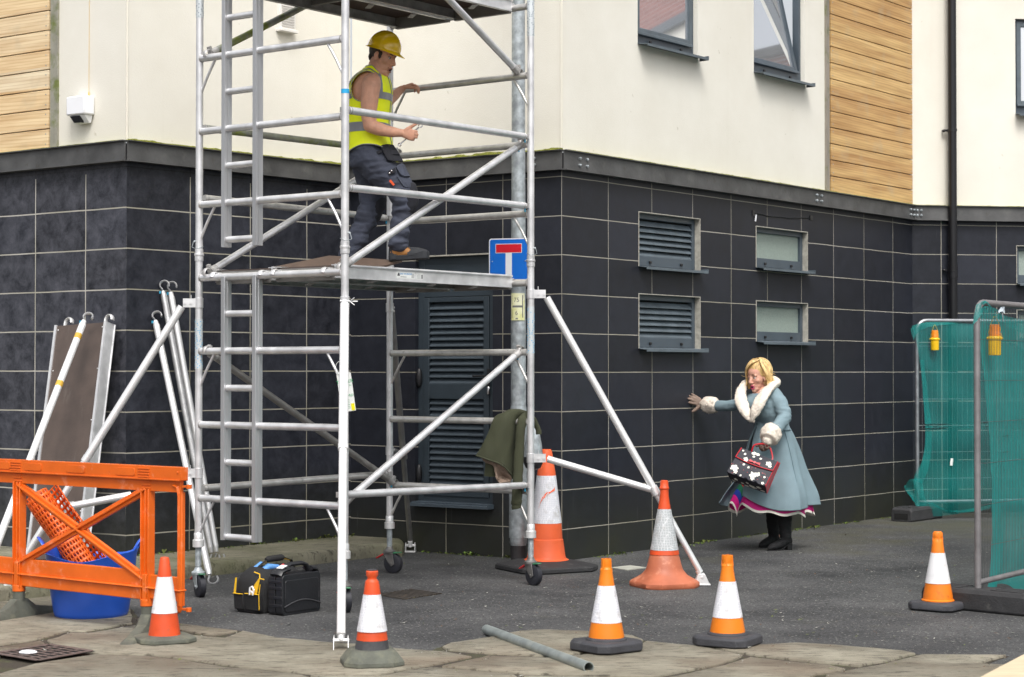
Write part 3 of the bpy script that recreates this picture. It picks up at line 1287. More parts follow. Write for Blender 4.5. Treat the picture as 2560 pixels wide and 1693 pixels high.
# ------------------------------------------------------------------ building
tilepx = {'A': 102.6, 'B': 90.9, 'C': 98.3, 'D': 73.7}
AB = V((-2.991, 14.57, 0))
BC = V((-1.410, 16.44, 0))
CD = V((.404, 15.20, 0))
DE = V((4.323, 20.28, 0))
A0 = AB + (V((-4.213, 15.47, 0)) - AB).normalized() * 6
E1 = DE + V((1, .177, 0)).normalized() * 9


class Wall:
    def __init__(s, P, Q):
        s.P, s.Q = P, Q
        s.u = (Q - P).normalized()
        s.inn = V((0, 0, 1)).cross(s.u)
        s.L = (Q - P).length
        s.M = Matrix.Translation(P) @ rotm(s.u, s.inn, V((0, 0, 1))).to_4x4()

    def U(s, px, py=900):
        return (onv(px, py, s.P, s.Q) - s.P).dot(s.u)

    def Z(s, px, py):
        return onv(px, py, s.P, s.Q).z


WA, WB, WC, WD, WE = Wall(A0, AB), Wall(AB, BC), Wall(BC, CD), Wall(CD, DE), Wall(DE, E1)
bld = empty('apartment_building', CD, 'building with black tiled ground floor and cream rendered upper walls', 'building')


def holed(mb, u0, u1, z0, z1, holes, y=0., depth=.1):
    us = sorted({u0, u1} | {h[i] for h in holes for i in (0, 1) if u0 < h[i] < u1})
    zs = sorted({z0, z1} | {h[i] for h in holes for i in (2, 3) if z0 < h[i] < z1})
    for a, b in zip(us, us[1:]):
        for c, d in zip(zs, zs[1:]):
            m = ((a + b) / 2, (c + d) / 2)
            if any(h[0] < m[0] < h[1] and h[2] < m[1] < h[3] for h in holes):
                continue
            mb.add([(a, y, c), (b, y, c), (b, y, d), (a, y, d)], [(0, 1, 2, 3)])
    for h in holes:
        a, b, c, d = h
        mb.add([(a, y, c), (b, y, c), (b, y, d), (a, y, d), (a, y + depth, c), (b, y + depth, c), (b, y + depth, d), (a, y + depth, d)],
               [(0, 1, 5, 4), (1, 2, 6, 5), (2, 3, 7, 6), (3, 0, 4, 7)])


BEAM0, BEAM1 = 3.165, 3.325
TOPZ = 7.6
# openings per wall (u0,u1,z0,z1)
dl1 = (WD.U(1597), WD.U(1749.6), 2.432, 2.898)
dl2 = (dl1[0], dl1[1], 1.728, 2.196)
df1 = (WD.U(1890.6), WD.U(2018.5), 2.51, 2.895)
df2 = (df1[0], df1[1], 1.813, 2.195)
du1 = (WD.U(1598), WD.U(1749), 4.345, 6.2)
du2 = (WD.U(1889), WD.U(2017), 4.345, 6.2)
eu1 = (WE.U(2543), WE.U(2543) + 1.2, 4.34, 5.39)
el1 = (WE.U(2543), WE.U(2543) + .55, 2.49, 2.9)
el2 = (WE.U(2543), WE.U(2543) + .55, 1.8, 2.2)
door = (WC.U(1038), WC.U(1232), .42, 2.505)
CREAM = render_mat()
tl = {
    'A': (WA, tile_mat('tiles_left_return', WA.U(213), WA.U(213) - WA.U(87.5), 1.535, .318, 3.09, .0055, (.44, .42, .38), (.10, .101, .118)), []),  # smear colour raised here to paint in the wall's sky sheen
    'B': (WB, tile_mat('tiles_bay_left', WB.U(474.6), (WB.U(766.6) - WB.U(474.6)) / 2, 1.535, .318, 3.09, .005, (.38, .36, .31), (.045, .046, .056)), []),
    'C': (WC, tile_mat('tiles_bay_door', WC.U(1257), WC.U(1257) - WC.U(1115.5), 1.525, .3175, 9), [door]),
    'D': (WD, tile_mat('tiles_window_wall', WD.U(1521), (WD.U(2233) - WD.U(1521)) / 8, 1.525, .3175, 9), [dl1, dl2, df1, df2]),
    'E': (WE, tile_mat('tiles_right_wall', WE.U(2354), WE.U(2492.5) - WE.U(2354), 1.528, .3175, 9), [el1, el2]),
}
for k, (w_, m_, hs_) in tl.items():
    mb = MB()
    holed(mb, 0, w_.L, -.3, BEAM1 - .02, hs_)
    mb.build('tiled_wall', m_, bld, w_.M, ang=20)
    mb = MB()
    up = {'D': [du1, du2], 'E': [eu1]}.get(k, [])
    top = 6.2 if k == 'E' else TOPZ
    u0, u1 = 0, w_.L
    if k == 'A':
        u1a = w_.U(124)
        holed(mb, u1a, w_.L, BEAM1, top, [], .012)
        holed(mb, 0, u1a - 2.2, BEAM1, top, [], .012)
    elif k == 'D':
        holed(mb, 0, w_.U(2072), BEAM1, top, up, .012)
    else:
        holed(mb, 0, w_.L, BEAM1, top, up, .012)
    mb.build('rendered_walls', CREAM, bld, w_.M, ang=20)
    # steel channel running round the building
    mb = MB()
    o = -.055
    e0, e1 = 0, w_.L
    # corners: outward corners (AB, CD) extend, inward corners (BC, DE) shorten
    ext = .028
    if k == 'A':
        e1 += ext
    if k == 'B':
        e0, e1 = -ext, e1 - ext
    if k == 'C':
        e0, e1 = ext, e1 + ext
    if k == 'D':
        e0, e1 = -ext, e1 - .01
    if k == 'E':
        e0 = .01
    mb.bb(e0, e1, o + .012, o + .02, BEAM0 + .006, BEAM1 - .006)
    mb.bb(e0, e1, o - .012, .02, BEAM1 - .008, BEAM1)
    mb.bb(e0, e1, o - .018, .02, BEAM0 - .004, BEAM0 + .006)
    bm_ = mb.build('steel_beam', STEEL, bld, w_.M)
    bl = {'C': [1340, 1352], 'D': [1438, 1456, 2032, 2044, 2268, 2276], 'E': [2290, 2300]}.get(k)
    if k == 'C':
        bl = [1344]
    if bl:
        mb = MB()
        for px in bl:
            for z in (BEAM0 + .05, BEAM0 + .105):
                mb.tube((w_.U(px), o + .012, z), (w_.U(px), o - .004, z), .0135, 6)
                mb.ell((w_.U(px), o - .004, z), (.009, .008, .009), seg=8, rg=6)
        mb.build('bolts', GALV, bm_, w_.M)
    # moss line on the top flange
    mb = MB()
    n_ = int(w_.L / .02)
    rings = []
    for i in range(n_ + 1):
        x = w_.L * i / n_
        h = {'A': .004, 'B': .016, 'C': .024, 'D': .007, 'E': .006}[k] * (.25 + 1.1 * abs(noise.noise(V((x * 3, 0, ord(k))))) + .8 * max(0, noise.noise(V((x * 17, 2, ord(k))))))
        rings.append([V((x, o - .012 - h * .2, BEAM1 - .001)), V((x, o - .01, BEAM1 + h)), V((x, .012, BEAM1 + h * 1.4)), V((x, .016, BEAM1 - .001))])
    mb.rings(rings)
    mb.build('moss_strip', MOSS, bm_, w_.M)

# roof parapet so that the walls are a closed volume
mb = MB()
cap = [A0, AB, BC, CD, DE]
for p, q in zip(cap, cap[1:]):
    d = (q - p).normalized()
    mb.beam(V((p.x, p.y, TOPZ + .05)) + V((-d.y, d.x, 0)) * .1, V((q.x, q.y, TOPZ + .05)) + V((-d.y, d.x, 0)) * .1, .34, .1)
mb.build('parapet_coping', STEEL, bld)
# brick upper storeys of the right wing
m, n, l, b = nodes('red_brick')
tc = n.new('ShaderNodeTexCoord')
sp = n.new('ShaderNodeSeparateXYZ')
l.new(tc.outputs['Object'], sp.inputs[0])
cx = n.new('ShaderNodeCombineXYZ')
l.new(sp.outputs[0], cx.inputs[0])
l.new(sp.outputs[2], cx.inputs[1])
br = n.new('ShaderNodeTexBrick')
br.inputs['Scale'].default_value = 1
br.inputs['Brick Width'].default_value = .225
br.inputs['Row Height'].default_value = .075
br.inputs['Mortar Size'].default_value = .006
br.inputs['Color1'].default_value = (.22, .06, .05, 1)
br.inputs['Color2'].default_value = (.30, .10, .08, 1)
br.inputs['Mortar'].default_value = (.35, .3, .27, 1)
l.new(cx.outputs[0], br.inputs['Vector'])
l.new(br.outputs['Color'], b.inputs['Base Color'])
b.inputs['Roughness'].default_value = .85
mb = MB()
nb = empty('brick_building', (19.5, 21.3, 0), 'brick building with cream lower storeys beyond the right end of the street', 'building')
mb.bb(13.4, 27, 21.3, 30, 7.25, 9.4)
mb.build('brick_wall', m, nb)
mb = MB()
mb.bb(13.4, 27, 21.3, 30, -.2, 7.1)
mb.build('rendered_wall', CREAM, nb)
mb = MB()
mb.bb(13.35, 27.05, 21.22, 30.05, 7.1, 7.25)
mb.build('string_course', FRAME, nb)
mb = MB()
mb.bb(13.3, 27.1, 21.2, 30.1, 9.4, 9.55)
mb.build('roof', STEEL, nb)
mb = MB()
mb.bb(0, WE.L, -.05, .3, 6.2, 6.3)
mb.build('parapet_coping', STEEL, bld, WE.M)


# timber cladding
def cladding(w_, ua, ub, pitch, gap, m_, right_dark):
    mb = MB()
    z = BEAM1 + .006
    while z < TOPZ - .02:
        mb.bb(ua + gap, ub, -.012, .012, z, z + pitch - .009)
        z += pitch
    o_ = mb.build('timber_cladding', m_, bld, w_.M, bevel=.0015)
    mb = MB()
    mb.bb(ua, ub + (.02 if right_dark else 0), .02, .04, BEAM1 + .001, TOPZ)
    mb.build('backing', DARKV, o_, w_.M)
    mb = MB()
    z = BEAM1 + .006
    while z < TOPZ - .02:
        for x in (ua + gap + .035, ub - .03):
            for dz in (.032, pitch - .045):
                mb.tube((x, -.012, z + dz), (x, -.0145, z + dz), .0055, 8)
        z += pitch
    mb.build('screws', GALV, o_, w_.M)
    return o_


LARCH = wood_mat('larch_boards', (.58, .35, .14), (.72, .50, .22), (.5, .38, .28), .163)
LARCHP = wood_mat('pale_larch_boards', (.80, .68, .48), (.84, .62, .34), (.62, .48, .34), .1595)
cl = cladding(WD, WD.U(2074), WD.L - .012, .163, .028, LARCH, False)
tag(cl, 'warm brown timber boards beside the tilted window')
mb = MB()
mb.bb(WD.U(2066), WD.U(2074), -.01, .03, BEAM1 + .004, TOPZ)
mb.build('edge_trim', mat('weathered_trim', (.27, .24, .2), .8, 0, .25, 9, .1, 60, dirt=((.1, .13, .02), 6, .55, .8), st=(1, 1, .3)), cl, WD.M)
ca = cladding(WA, WA.U(124) - 2.2, WA.U(121), .1595, .02, LARCHP, True)
tag(ca, 'pale yellow timber boards at the left edge')
mb = MB()
mb.bb(WA.U(124), WA.U(142), -.006, .02, BEAM1 + .004, TOPZ)
mb.build('edge_trim', mat('mossy_trim', (.30, .29, .24), .85, 0, .25, 9, .1, 60, dirt=((.12, .15, .02), 5, .5, .9)), ca, WA.M)


# windows
def sill(mb, u0, u1, z0, proud=.085):
    # sloping metal sill with end upstands
    mb.add([(u0 - .004, .09, z0 + .016), (u1 + .004, .09, z0 + .016), (u1 + .004, -proud, z0 - .006), (u0 - .004, -proud, z0 - .006),
            (u0 - .004, .09, z0 + .012), (u1 + .004, .09, z0 + .012), (u1 + .004, -proud + .002, z0 - .012), (u0 - .004, -proud + .002, z0 - .012),
            ], [(0, 1, 2, 3), (4, 7, 6, 5), (0, 3, 7, 4), (1, 5, 6, 2), (0, 4, 5, 1), (2, 6, 7, 3)])
    mb.bb(u0 - .004, u1 + .004, -proud - .003, -proud + .001, z0 - .026, z0 - .004)
    mb.bb(u1 + .0045, u1 + .010, -proud - .003, .0, z0 - .026, z0 + .012)


def frame_members(mb, u0, u1, z0, z1, y0, y1, wd, bot=None):
    bot = bot or wd
    mb.bb(u0, u0 + wd, y0, y1, z0, z1)
    mb.bb(u1 - wd, u1, y0, y1, z0, z1)
    mb.bb(u0 + wd, u1 - wd, y0 + .001, y1, z1 - wd, z1)
    mb.bb(u0 + wd, u1 - wd, y0 + .001, y1, z0, z0 + bot)


def drain_caps(parent, w_, u0, u1, z):
    mb = MB()
    for f in (.25, .76):
        u = u0 + (u1 - u0) * f
        mb.bb(u - .014, u + .014, .034, .05, z - .010, z + .012)
    mb.build('drain_caps', BLACKP, parent, w_.M, bevel=.003)


FROST = mat('frosted_glass', (.30, .36, .32), .38, 0, .25, 160, .6, 170, spec=.6)
GLASS = mat('window_glass', (.78, .80, .83), .03, .8, .02, 2)


def trim(parent, w_, h):
    mb = MB()
    a, b_, c, d = h
    mb.bb(a - .006, a + .001, -.006, .1, c, d + .006)
    mb.bb(b_ - .001, b_ + .006, -.006, .1, c, d + .006)
    mb.bb(a, b_, -.006, .1, d - .001, d + .006)
    mb.build('edge_trim', mat('pale_tile_trim', (.40, .38, .33), .7, 0, .3, 20, .1, 60), parent, w_.M)


def low_window(w_, h, kind):
    a, b_, c, d = h
    mb = MB()
    frame_members(mb, a, b_, c + .012, d, .05, .1, .047, .085)
    fo = mb.build('louvre_window' if kind == 'l' else 'window', FRAME, bld, w_.M, bevel=.003)
    if kind == 'l':
        mb = MB()
        z = c + .115
        while z < d - .05:
            mb.add([(a + .047, .055, z - .012), (b_ - .047, .055, z - .012), (b_ - .047, .09, z + .03), (a + .047, .09, z + .03),
                    (a + .047, .055, z - .018), (b_ - .047, .055, z - .018), (b_ - .047, .093, z + .027), (a + .047, .093, z + .027)],
                   [(0, 1, 2, 3), (4, 7, 6, 5), (0, 4, 5, 1), (2, 6, 7, 3), (0, 3, 7, 4), (1, 5, 6, 2)])
            z += .052
        mb.build('louvre', FRAMEL, fo, w_.M)
        mb = MB()
        mb.bb(a, b_, .0995, .102, c, d)
        mb.build('dark_backing', DARKV, fo, w_.M)
    else:
        mb = MB()
        mb.bb(a + .047, b_ - .047, .078, .084, c + .09, d - .047)
        mb.build('pane', FROST, fo, w_.M)
        mb = MB()
        mb.bb(a, b_, .0995, .102, c, d)
        mb.build('dark_backing', DARKV, fo, w_.M)
    mb = MB()
    sill(mb, a, b_, c)
    mb.build('sill', FRAMEL, fo, w_.M)
    drain_caps(fo, w_, a, b_, c + .045)
    trim(fo, w_, h)
    return fo


low_window(WD, dl1, 'l')
low_window(WD, dl2, 'l')
low_window(WD, df1, 'f')
low_window(WD, df2, 'f')
low_window(WE, el1, 'f')
low_window(WE, el2, 'f')


def high_window(w_, h, tilt):
    a, b_, c, d = h
    mb = MB()
    frame_members(mb, a, b_, c + .012, d, .06, .13, .035, .10)
    fo = mb.build('window', FRAME, bld, w_.M, bevel=.003)
    mb = MB()
    # opening sash, hinged at its foot
    sa, sb, sc, sdd = a + .03, b_ - .075 if tilt else b_ - .045, c + .105, d - .03
    ang = R(13) if tilt else 0
    T = Matrix.Translation((0, .075, sc)) @ Matrix.Rotation(-ang, 4, 'X') @ Matrix.Translation((0, -.075, -sc))
    frame_members(mb, sa, sb, sc, sdd, .045, .095, .052)
    mb.bb(sa, sb, .03, .05, sc - .012, sc + .014)
    so_ = mb.build('sash', FRAMEL if not tilt else FRAME, fo, w_.M @ T, bevel=.004)
    mb = MB()
    mb.bb(sa + .05, sb - .05, .066, .074, sc + .05, sdd - .05)
    mb.build('pane', GLASS, fo, w_.M @ T)
    mb = MB()
    mb.bb(a + .03, b_ - .03, .45, .46, c - .1, d)
    mb.build('room_shade', mat('room_interior', (.05, .05, .05), .9) if not tilt else mat('room_curtain', (.55, .53, .56), .9, 0, .1), fo, w_.M)
    mb = MB()
    sill(mb, a, b_, c, .095)
    mb.build('sill', FRAMEL, fo, w_.M)
    drain_caps(fo, w_, a, b_, c + .05)
    return fo


high_window(WD, du1, False)
high_window(WD, du2, True)
high_window(WE, eu1, False)

# louvred door
a, b_, c, d = door
mb = MB()
frame_members(mb, a, b_, c, d, .045, .1, .062, .06)
mb.bb(a + .062, b_ - .062, .047, .1, d - .34, d - .06)
mb.bb(a + .062, b_ - .062, .1, .103, c, d)
do = mb.build('door', DOORM, bld, WC.M, bevel=.003)
mb = MB()
la, lb = a + .085, b_ - .085
zr0, zr1 = WC.Z(1130, 998), WC.Z(1130, 960)
zb = WC.Z(1130, 1215)
mb.bb(la - .02, la + .035, .035, .09, c + .06, d - .345)
mb.bb(lb - .035, lb + .02, .035, .09, c + .06, d - .345)
mb.bb(la + .035, lb - .035, .036, .09, zr0, zr1)
mb.bb(la + .035, lb - .035, .036, .09, c + .06, zb)
mb.bb(la + .035, lb - .035, .036, .09, d - .385, d - .345)
df = mb.build('door_leaf', DOORM, do, WC.M, bevel=.003)
mb = MB()
for z0_, z1_ in ((zb, zr0), (zr1, d - .385)):
    z = z0_ + .02
    while z < z1_ - .025:
        x0, x1 = la + .036, lb - .036
        mb.add([(x0, .042, z - .012), (x1, .042, z - .012), (x1, .08, z + .03), (x0, .08, z + .03),
                (x0, .042, z - .02), (x1, .042, z - .02), (x1, .083, z + .026), (x0, .083, z + .026)],
               [(0, 1, 2, 3), (4, 7, 6, 5), (0, 4, 5, 1), (2, 6, 7, 3), (0, 3, 7, 4), (1, 5, 6, 2)])
        z += .0525
mb.build('louvre', mat('louvre_coating', (.055, .072, .088), .42, 0, .15, 6), do, WC.M)
mb = MB()
for z in (WC.Z(1035, 945), WC.Z(1035, 1185)):
    mb.ell((a + .02, .03, z), (.028, .03, .085), seg=14, rg=10)
mb.build('hinge', BLACKP, do, WC.M)
mb = MB()
hu = WC.U(1216)
hz = WC.Z(1216, 940)
mb.bb(hu - .014, hu + .014, .022, .036, hz - .09, hz + .06)
mb.path([(hu, .03, hz), (hu, -.02, hz), (hu - .12, -.022, hz - .002)], .009, 8, round_=True)
mb.build('handle', BLACKP, do, WC.M, bevel=.003)
mb = MB()
hz2 = WC.Z(1216, 977)
mb.bb(hu - .013, hu + .013, .016, .034, hz2 - .035, hz2 + .035)
mb.build('lock_cover', CHROME, do, WC.M, bevel=.01)
mb = MB()
sill(mb, a - .0, b_ + .0, c - .0, .09)
mb.bb(a, b_, -.05, .1, c - .03, c + .01)
mb.build('sill', FRAME, do, WC.M)
mb = MB()
mb.bb(a - .01, b_ + .01, -.004, .1, d, d + .012)
mb.build('head_trim', mat('pale_tile_trim', (.4, .38, .33)), do, WC.M)

# wall vent with little hood, high on the left bay
mb = MB()
vu, vz = WB.U(712), WB.Z(712, 45)
mb.bb(vu - .09, vu + .09, -.03, .012, vz - .10, vz + .13)
mb.bb(vu - .10, vu + .10, -.055, .012, vz - .125, vz - .1)
vo_ = mb.build('wall_vent', mat('cream_vent', (.74, .72, .68), .6, 0, .04), bld, WB.M, bevel=.004)
mb = MB()
for k in range(9):
    mb.bb(vu - .07, vu + .07, -.036, -.031, vz - .08 + k * .021, vz - .07 + k * .021)
mb.build('slats', mat('vent_slats', (.55, .53, .5), .6, 0, .04), vo_, WB.M)

# slack black cable held by two tape squares above the frosted window
mb = MB()
p0 = (WD.U(1884), -.006, WD.Z(1884, 533))
p1 = (WD.U(2027), -.006, WD.Z(2027, 545))
pts = []
for i in range(15):
    t = i / 14
    pts.append(V(p0).lerp(V(p1), t) + V((0, 0, -.02 * math.sin(math.pi * t) + .004 * math.sin(t * 17))))
mb.path(pts, .0045, 6)
mb.box(V(p0) + V((0, .003, 0)), (.045, .008, .05))
mb.box(V(p1) + V((.01, .003, 0)), (.055, .008, .045))
mb.mi = 1
mb.box(V(p0) + V((.03, -.004, -.045)), (.02, .004, .065), Matrix.Rotation(.25, 3, 'Y'))
mb.build('cable', [BLACKP, WHITEP], bld, WD.M)

# drainpipe
dp = empty('drainpipe', V(tuple(WE.M @ V((WE.U(2376), -.07, 0)))), 'black plastic drainpipe on the right hand wall', 'drainpipe')
px_ = WE.U(2376)
mb = MB()
mb.tube((px_, -.075, .0), (px_, -.075, TOPZ), .047, 24)
for z in (WE.Z(2376, 690), WE.Z(2376, 670)):
    mb.tube((px_, -.075, z - .03), (px_, -.075, z + .03), .053, 24)
mb.build('pipe', mat('black_pipe', (.008, .008, .010), .3, 0, .2, 9, .02, 40), dp, WE.M)
for y in (328, 676):
    z = WE.Z(2376, y)
    mb = MB()
    mb.tube((px_, -.075, z - .012), (px_, -.075, z + .012), .052, 24)
    mb.bb(px_ - .085, px_ - .03, -.05, -.02, z - .01, z + .01)
    mb.ell((px_ - .082, -.04, z - .004), .016, seg=10, rg=6)
    mb.bb(px_ - .09, px_ - .07, -.03, .0, z - .01, z + .01)
    mb.build('bracket', BLACKP, dp, WE.M)

# white sensor light box on the left wall
lu, lz = WA.U(210), WA.Z(210, 272)
sx = .105
wlp = empty('wall_light', WA.M @ V((lu, 0, lz)), 'white box light with dark lens and yellow cable on the cream wall', 'wall light')
mb = MB()
mb.bb(lu - sx * 1.05, lu + sx, -.10, .01, lz - .06, lz + .09)
mb.build('housing', WHITEP, wlp, WA.M, bevel=.012)
mb = MB()
mb.add([(lu - .085, -.085, lz - .062), (lu + .09, -.085, lz - .062), (lu + .075, -.02, lz - .122), (lu - .05, -.06, lz - .122), (lu - .085, 0, lz - .062), (lu + .09, 0, lz - .062), (lu + .075, 0, lz - .122), (lu - .05, 0, lz - .122)],
       [(0, 1, 2, 3), (4, 7, 6, 5), (0, 4, 5, 1), (2, 6, 7, 3), (0, 3, 7, 4), (1, 5, 6, 2)])
mb.build('lower_cowl', WHITEP, wlp, WA.M, bevel=.004)
mb = MB()
mb.add([(lu - .078, -.088, lz - .066), (lu + .035, -.088, lz - .066), (lu + .03, -.07, lz - .118), (lu - .047, -.07, lz - .118), (lu - .078, -.02, lz - .066), (lu + .035, -.02, lz - .066), (lu + .03, -.02, lz - .118), (lu - .047, -.02, lz - .118)],
       [(0, 1, 2, 3), (4, 7, 6, 5), (0, 4, 5, 1), (2, 6, 7, 3), (0, 3, 7, 4), (1, 5, 6, 2)])
mb.build('lens', DARKG, wlp, WA.M)
mb = MB()
mb.path([(lu + .045, -.0, lz + .09), (lu + .045, -.0, lz + .13)], [.007, .004], 8)
mb.path([(lu + .045, -.0, lz + .13), (lu + .047, -.0, TOPZ)], .0016, 6)
mb.build('cable', mat('yellow_cable', (.75, .48, .1), .5), wlp, WA.M)

# ------------------------------------------------------------------ scaffold tower
N0 = V((-1.070, 12.03, 0))
L0 = V((-2.137, 12.83, 0))
R0 = V((.135, 13.53, 0))
B0 = L0 + R0 - N0
e1 = (L0 - N0)
W1 = e1.length
e1n = e1 / W1
e2 = (R0 - N0)
W2 = e2.length
e2n = e2 / W2
TR = .0254
UPZ = V((0, 0, 1))


def T(a, b, z):
    """metres along end frame (near->left), metres along platform (near->right), height"""
    return N0 + e1n * a + e2n * b + UPZ * z


tow = empty('scaffold_tower', (N0 + B0) / 2, 'aluminium scaffold tower on castors with built in ladder, standing in front of the door', 'scaffold tower')
TOPT = 5.6
posts = {'near': (0, 0), 'left': (W1, 0), 'right': (0, W2), 'back': (W1, W2)}


def label_strip(mb, c, h, n=14):
    # printed blue and white maker's strip wrapped on a tube, slightly proud
    mb.mi = 0
    mb.tube(c, c + UPZ * h, TR + .0009, 18)
    mb.mi = 1
    z = .01
    rr = random.Random(int(c.x * 1000))
    while z < h - .012:
        for a in range(5):
            if rr.random() < .75:
                t = a / 5 * 6.283 + rr.random()
                wd_ = .005 + rr.random() * .004
                d = V((math.cos(t), math.sin(t), 0))
                x = V((-d.y, d.x, 0))
                mb.box(c + UPZ * z + d * (TR + .0008), (wd_, .002, .007), rotm(x, d, UPZ))
        z += .012


for k, (a, b_) in posts.items():
    mb = MB()
    mb.tube(T(a, b_, .43), T(a, b_, 2.33), TR, 20)
    mb.tube(T(a, b_, 2.33), T(a, b_, TOPT), TR, 20)
    po = mb.build('post', ALU, tow)
    mb = MB()
    for z0_ in (2.33, 4.33):
        mb.lathe([(TR + .001, z0_ - .045), (TR + .0045, z0_ - .042), (TR + .0045, z0_ - .01), (TR + .008, z0_ - .006), (TR + .008, z0_ + .006), (TR + .003, z0_ + .01), (TR + .003, z0_ + .035), (TR + .001, z0_ + .037)], T(a, b_, 0), 20)
        c = T(a, b_, z0_ - .027)
        mb.tube(c - V((0, TR + .008, 0)), c, .005, 8)
    mb.build('collars', ALU, po)
    mb = MB()
    c = T(a, b_, 2.385)
    sg = -1 if k == 'left' else 1
    mb.path([c + V((sg * .02, -.02, .035)), c + V((sg * .036, -.02, .03)), c + V((sg * .045, -.024, -.005)), c + V((sg * .028, -.03, -.012)), c + V((0, -.034, -.015)), c + V((-sg * .03, -.01, .0))], .0022, 6)
    mb.ell(c + V((sg * .03, -.012, .035)), .008, seg=8, rg=6)
    mb.build('locking_clip', GALV, po)
    if k in ('left', 'right'):
        mb = MB()
        label_strip(mb, T(a, b_, 1.66 if k == 'right' else 1.55), .34)
        mb.build('label_strip', [mat('strip_silver', (.62, .66, .68), .4, .3, .1), mat('strip_blue', (.16, .45, .68), .5)], po)
        mb = MB()
        label_strip(mb, T(a, b_, 3.95), .30)
        mb.build('label_strip', [MATS['strip_silver'], mat('strip_grey', (.3, .36, .4), .5)], po)
    if k == 'near':
        mb = MB()
        mb.mi = 0
        c = T(a, b_, 3.315)
        mb.lathe([(TR + .0012, 0), (TR + .0012, .028)], c, 20)
        mb.build('blue_tape', mat('blue_tape', (.02, .36, .68), .5), po)
    # adjustable leg: nut, screw, castor
    mb = MB()
    mb.tube(T(a, b_, .18), T(a, b_, .43), .0195, 16)
    z = .21
    while z < .36:
        mb.lathe([(.0195, z), (.0225, z + .003), (.0195, z + .006)], T(a, b_, 0), 16, False)
        z += .008
    lg = mb.build('adjustable_leg', GALV, tow)
    mb = MB()
    mb.lathe([(.026, .335), (.039, .338), (.039, .385), (.03, .39), (.03, .43), (.027, .435)], T(a, b_, 0), 10)
    mb.build('leg_nut', ALUW, lg)
    cdir = {'near': V((.35, -.9, 0)), 'left': V((.45, -.8, 0)), 'right': V((.6, -.75, 0)), 'back': V((.85, -.5, 0))}[k].normalized()
    sd_ = V((-cdir.y, cdir.x, 0))
    c0 = T(a, b_, 0)
    mb = MB()
    mb.lathe([(.045, .15), (.047, .168), (.03, .18), (.022, .2)], c0, 18)
    wc = c0 + cdir * .035 + UPZ * .075
    for s_ in (-1, 1):
        p = [c0 - cdir * .045 + UPZ * .158, c0 + cdir * .045 + UPZ * .158, wc + cdir * .028 - UPZ * .005, wc - UPZ * .022, wc - cdir * .03 + UPZ * .01]
        mb.prism([q + sd_ * (s_ * .03 - .002) for q in p], sd_ * .004)
    mb.tube(wc - sd_ * .038, wc + sd_ * .038, .008, 10)
    ca_ = mb.build('castor_fork', GALV if k in ('left',) else mat('worn_castor', (.17, .165, .16), .5, .5, .3, 16, .1, 60, dirt=((.25, .12, .06), 22, .62, .7)), tow, bevel=.002)
    mb = MB()
    mb.path([wc - sd_ * .022, wc - sd_ * .018, wc + sd_ * .018, wc + sd_ * .022], [.068, .075, .075, .068], 28)
    mb.build('wheel', mat('castor_tyre', (.02, .021, .028), .5, 0, .2, 12, .1, 60), ca_)
    mb = MB()
    mb.prism([c0 - cdir * .02 + UPZ * .15 - sd_ * .015, c0 - cdir * .11 + UPZ * .105 - sd_ * .022, c0 - cdir * .115 + UPZ * .112 - sd_ * .022, c0 - cdir * .02 + UPZ * .165 - sd_ * .015], sd_ * .035)
    mb.build('brake_lever', REDP, ca_, bevel=.003)
    mb = MB()
    q0 = c0 + cdir * .02 + UPZ * .145
    mb.prism([q0 - sd_ * .015, q0 + cdir * .085 + UPZ * .012 - sd_ * .02, q0 + cdir * .085 + UPZ * .02 - sd_ * .02, q0 + UPZ * .014 - sd_ * .015], sd_ * .035)
    mb.build('release_lever', GREENP, ca_, bevel=.003)

RZ = [.671 + .5 * k for k in range(10)]
LU0, LU1 = None, None


def on_frame(px, py, P, Q):
    p = onv(px, py, P, Q)
    return (V((p.x, p.y, 0)) - V((P.x, P.y, 0))).length


sa_ = on_frame(565, 900, N0, L0)
sb_ = on_frame(643, 900, N0, L0)
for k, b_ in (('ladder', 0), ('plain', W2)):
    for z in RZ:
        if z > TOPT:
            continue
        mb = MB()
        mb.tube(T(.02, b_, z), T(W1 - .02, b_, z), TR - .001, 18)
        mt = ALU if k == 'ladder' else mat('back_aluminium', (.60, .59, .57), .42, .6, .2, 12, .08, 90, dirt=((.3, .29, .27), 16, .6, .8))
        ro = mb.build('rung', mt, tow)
        # small corner gussets on alternate rungs
        i = round((z - .671) / .5)
        if i % 2 == 0:
            mb = MB()
            mb.path([T(.155, b_, z - .012), T(.075, b_, z - .13), T(.015, b_, z - .235)], .0095, 10)
            mb.path([T(W1 - .155, b_, z - .012), T(W1 - .075, b_, z - .13), T(W1 - .015, b_, z - .235)], .0095, 10)
            mb.build('gussets', mt, ro)
        mb = MB()
        for a in (.0, W1):
            s_ = 1 if a == 0 else -1
            mb.path([T(a + s_ * .02, b_, z), T(a + s_ * .031, b_, z)], [TR + .0035, TR + .0005], 16)
        mb.build('welds', ALUD, ro)

stl = mat('ribbed_stile', (.56, .565, .58), .42, .75, .12, 8, .05, 90, st=(1, 1, .1))
for a in (sa_, sb_):
    for z0_, z1_ in ((.40, 2.171), (2.37, TOPT)):
        mb = MB()
        dd = e2n
        mb.beam(T(a, 0, z0_), T(a, 0, z1_), .034, .066, dd)
        mb.beam(T(a - .019, -.0, z0_), T(a - .019, -.0, z1_), .003, .02, dd)
        mb.build('ladder_stile', stl, tow, bevel=.004)
zz = .421
while zz < TOPT:
    if not (2.1 < zz < 2.3):
        mb = MB()
        mb.tube(T(sb_ + .018, 0, zz), T(sa_ - .018, 0, zz), TR - .003, 16)
        mb.build('ladder_rung', ALU, tow)
    zz += .5


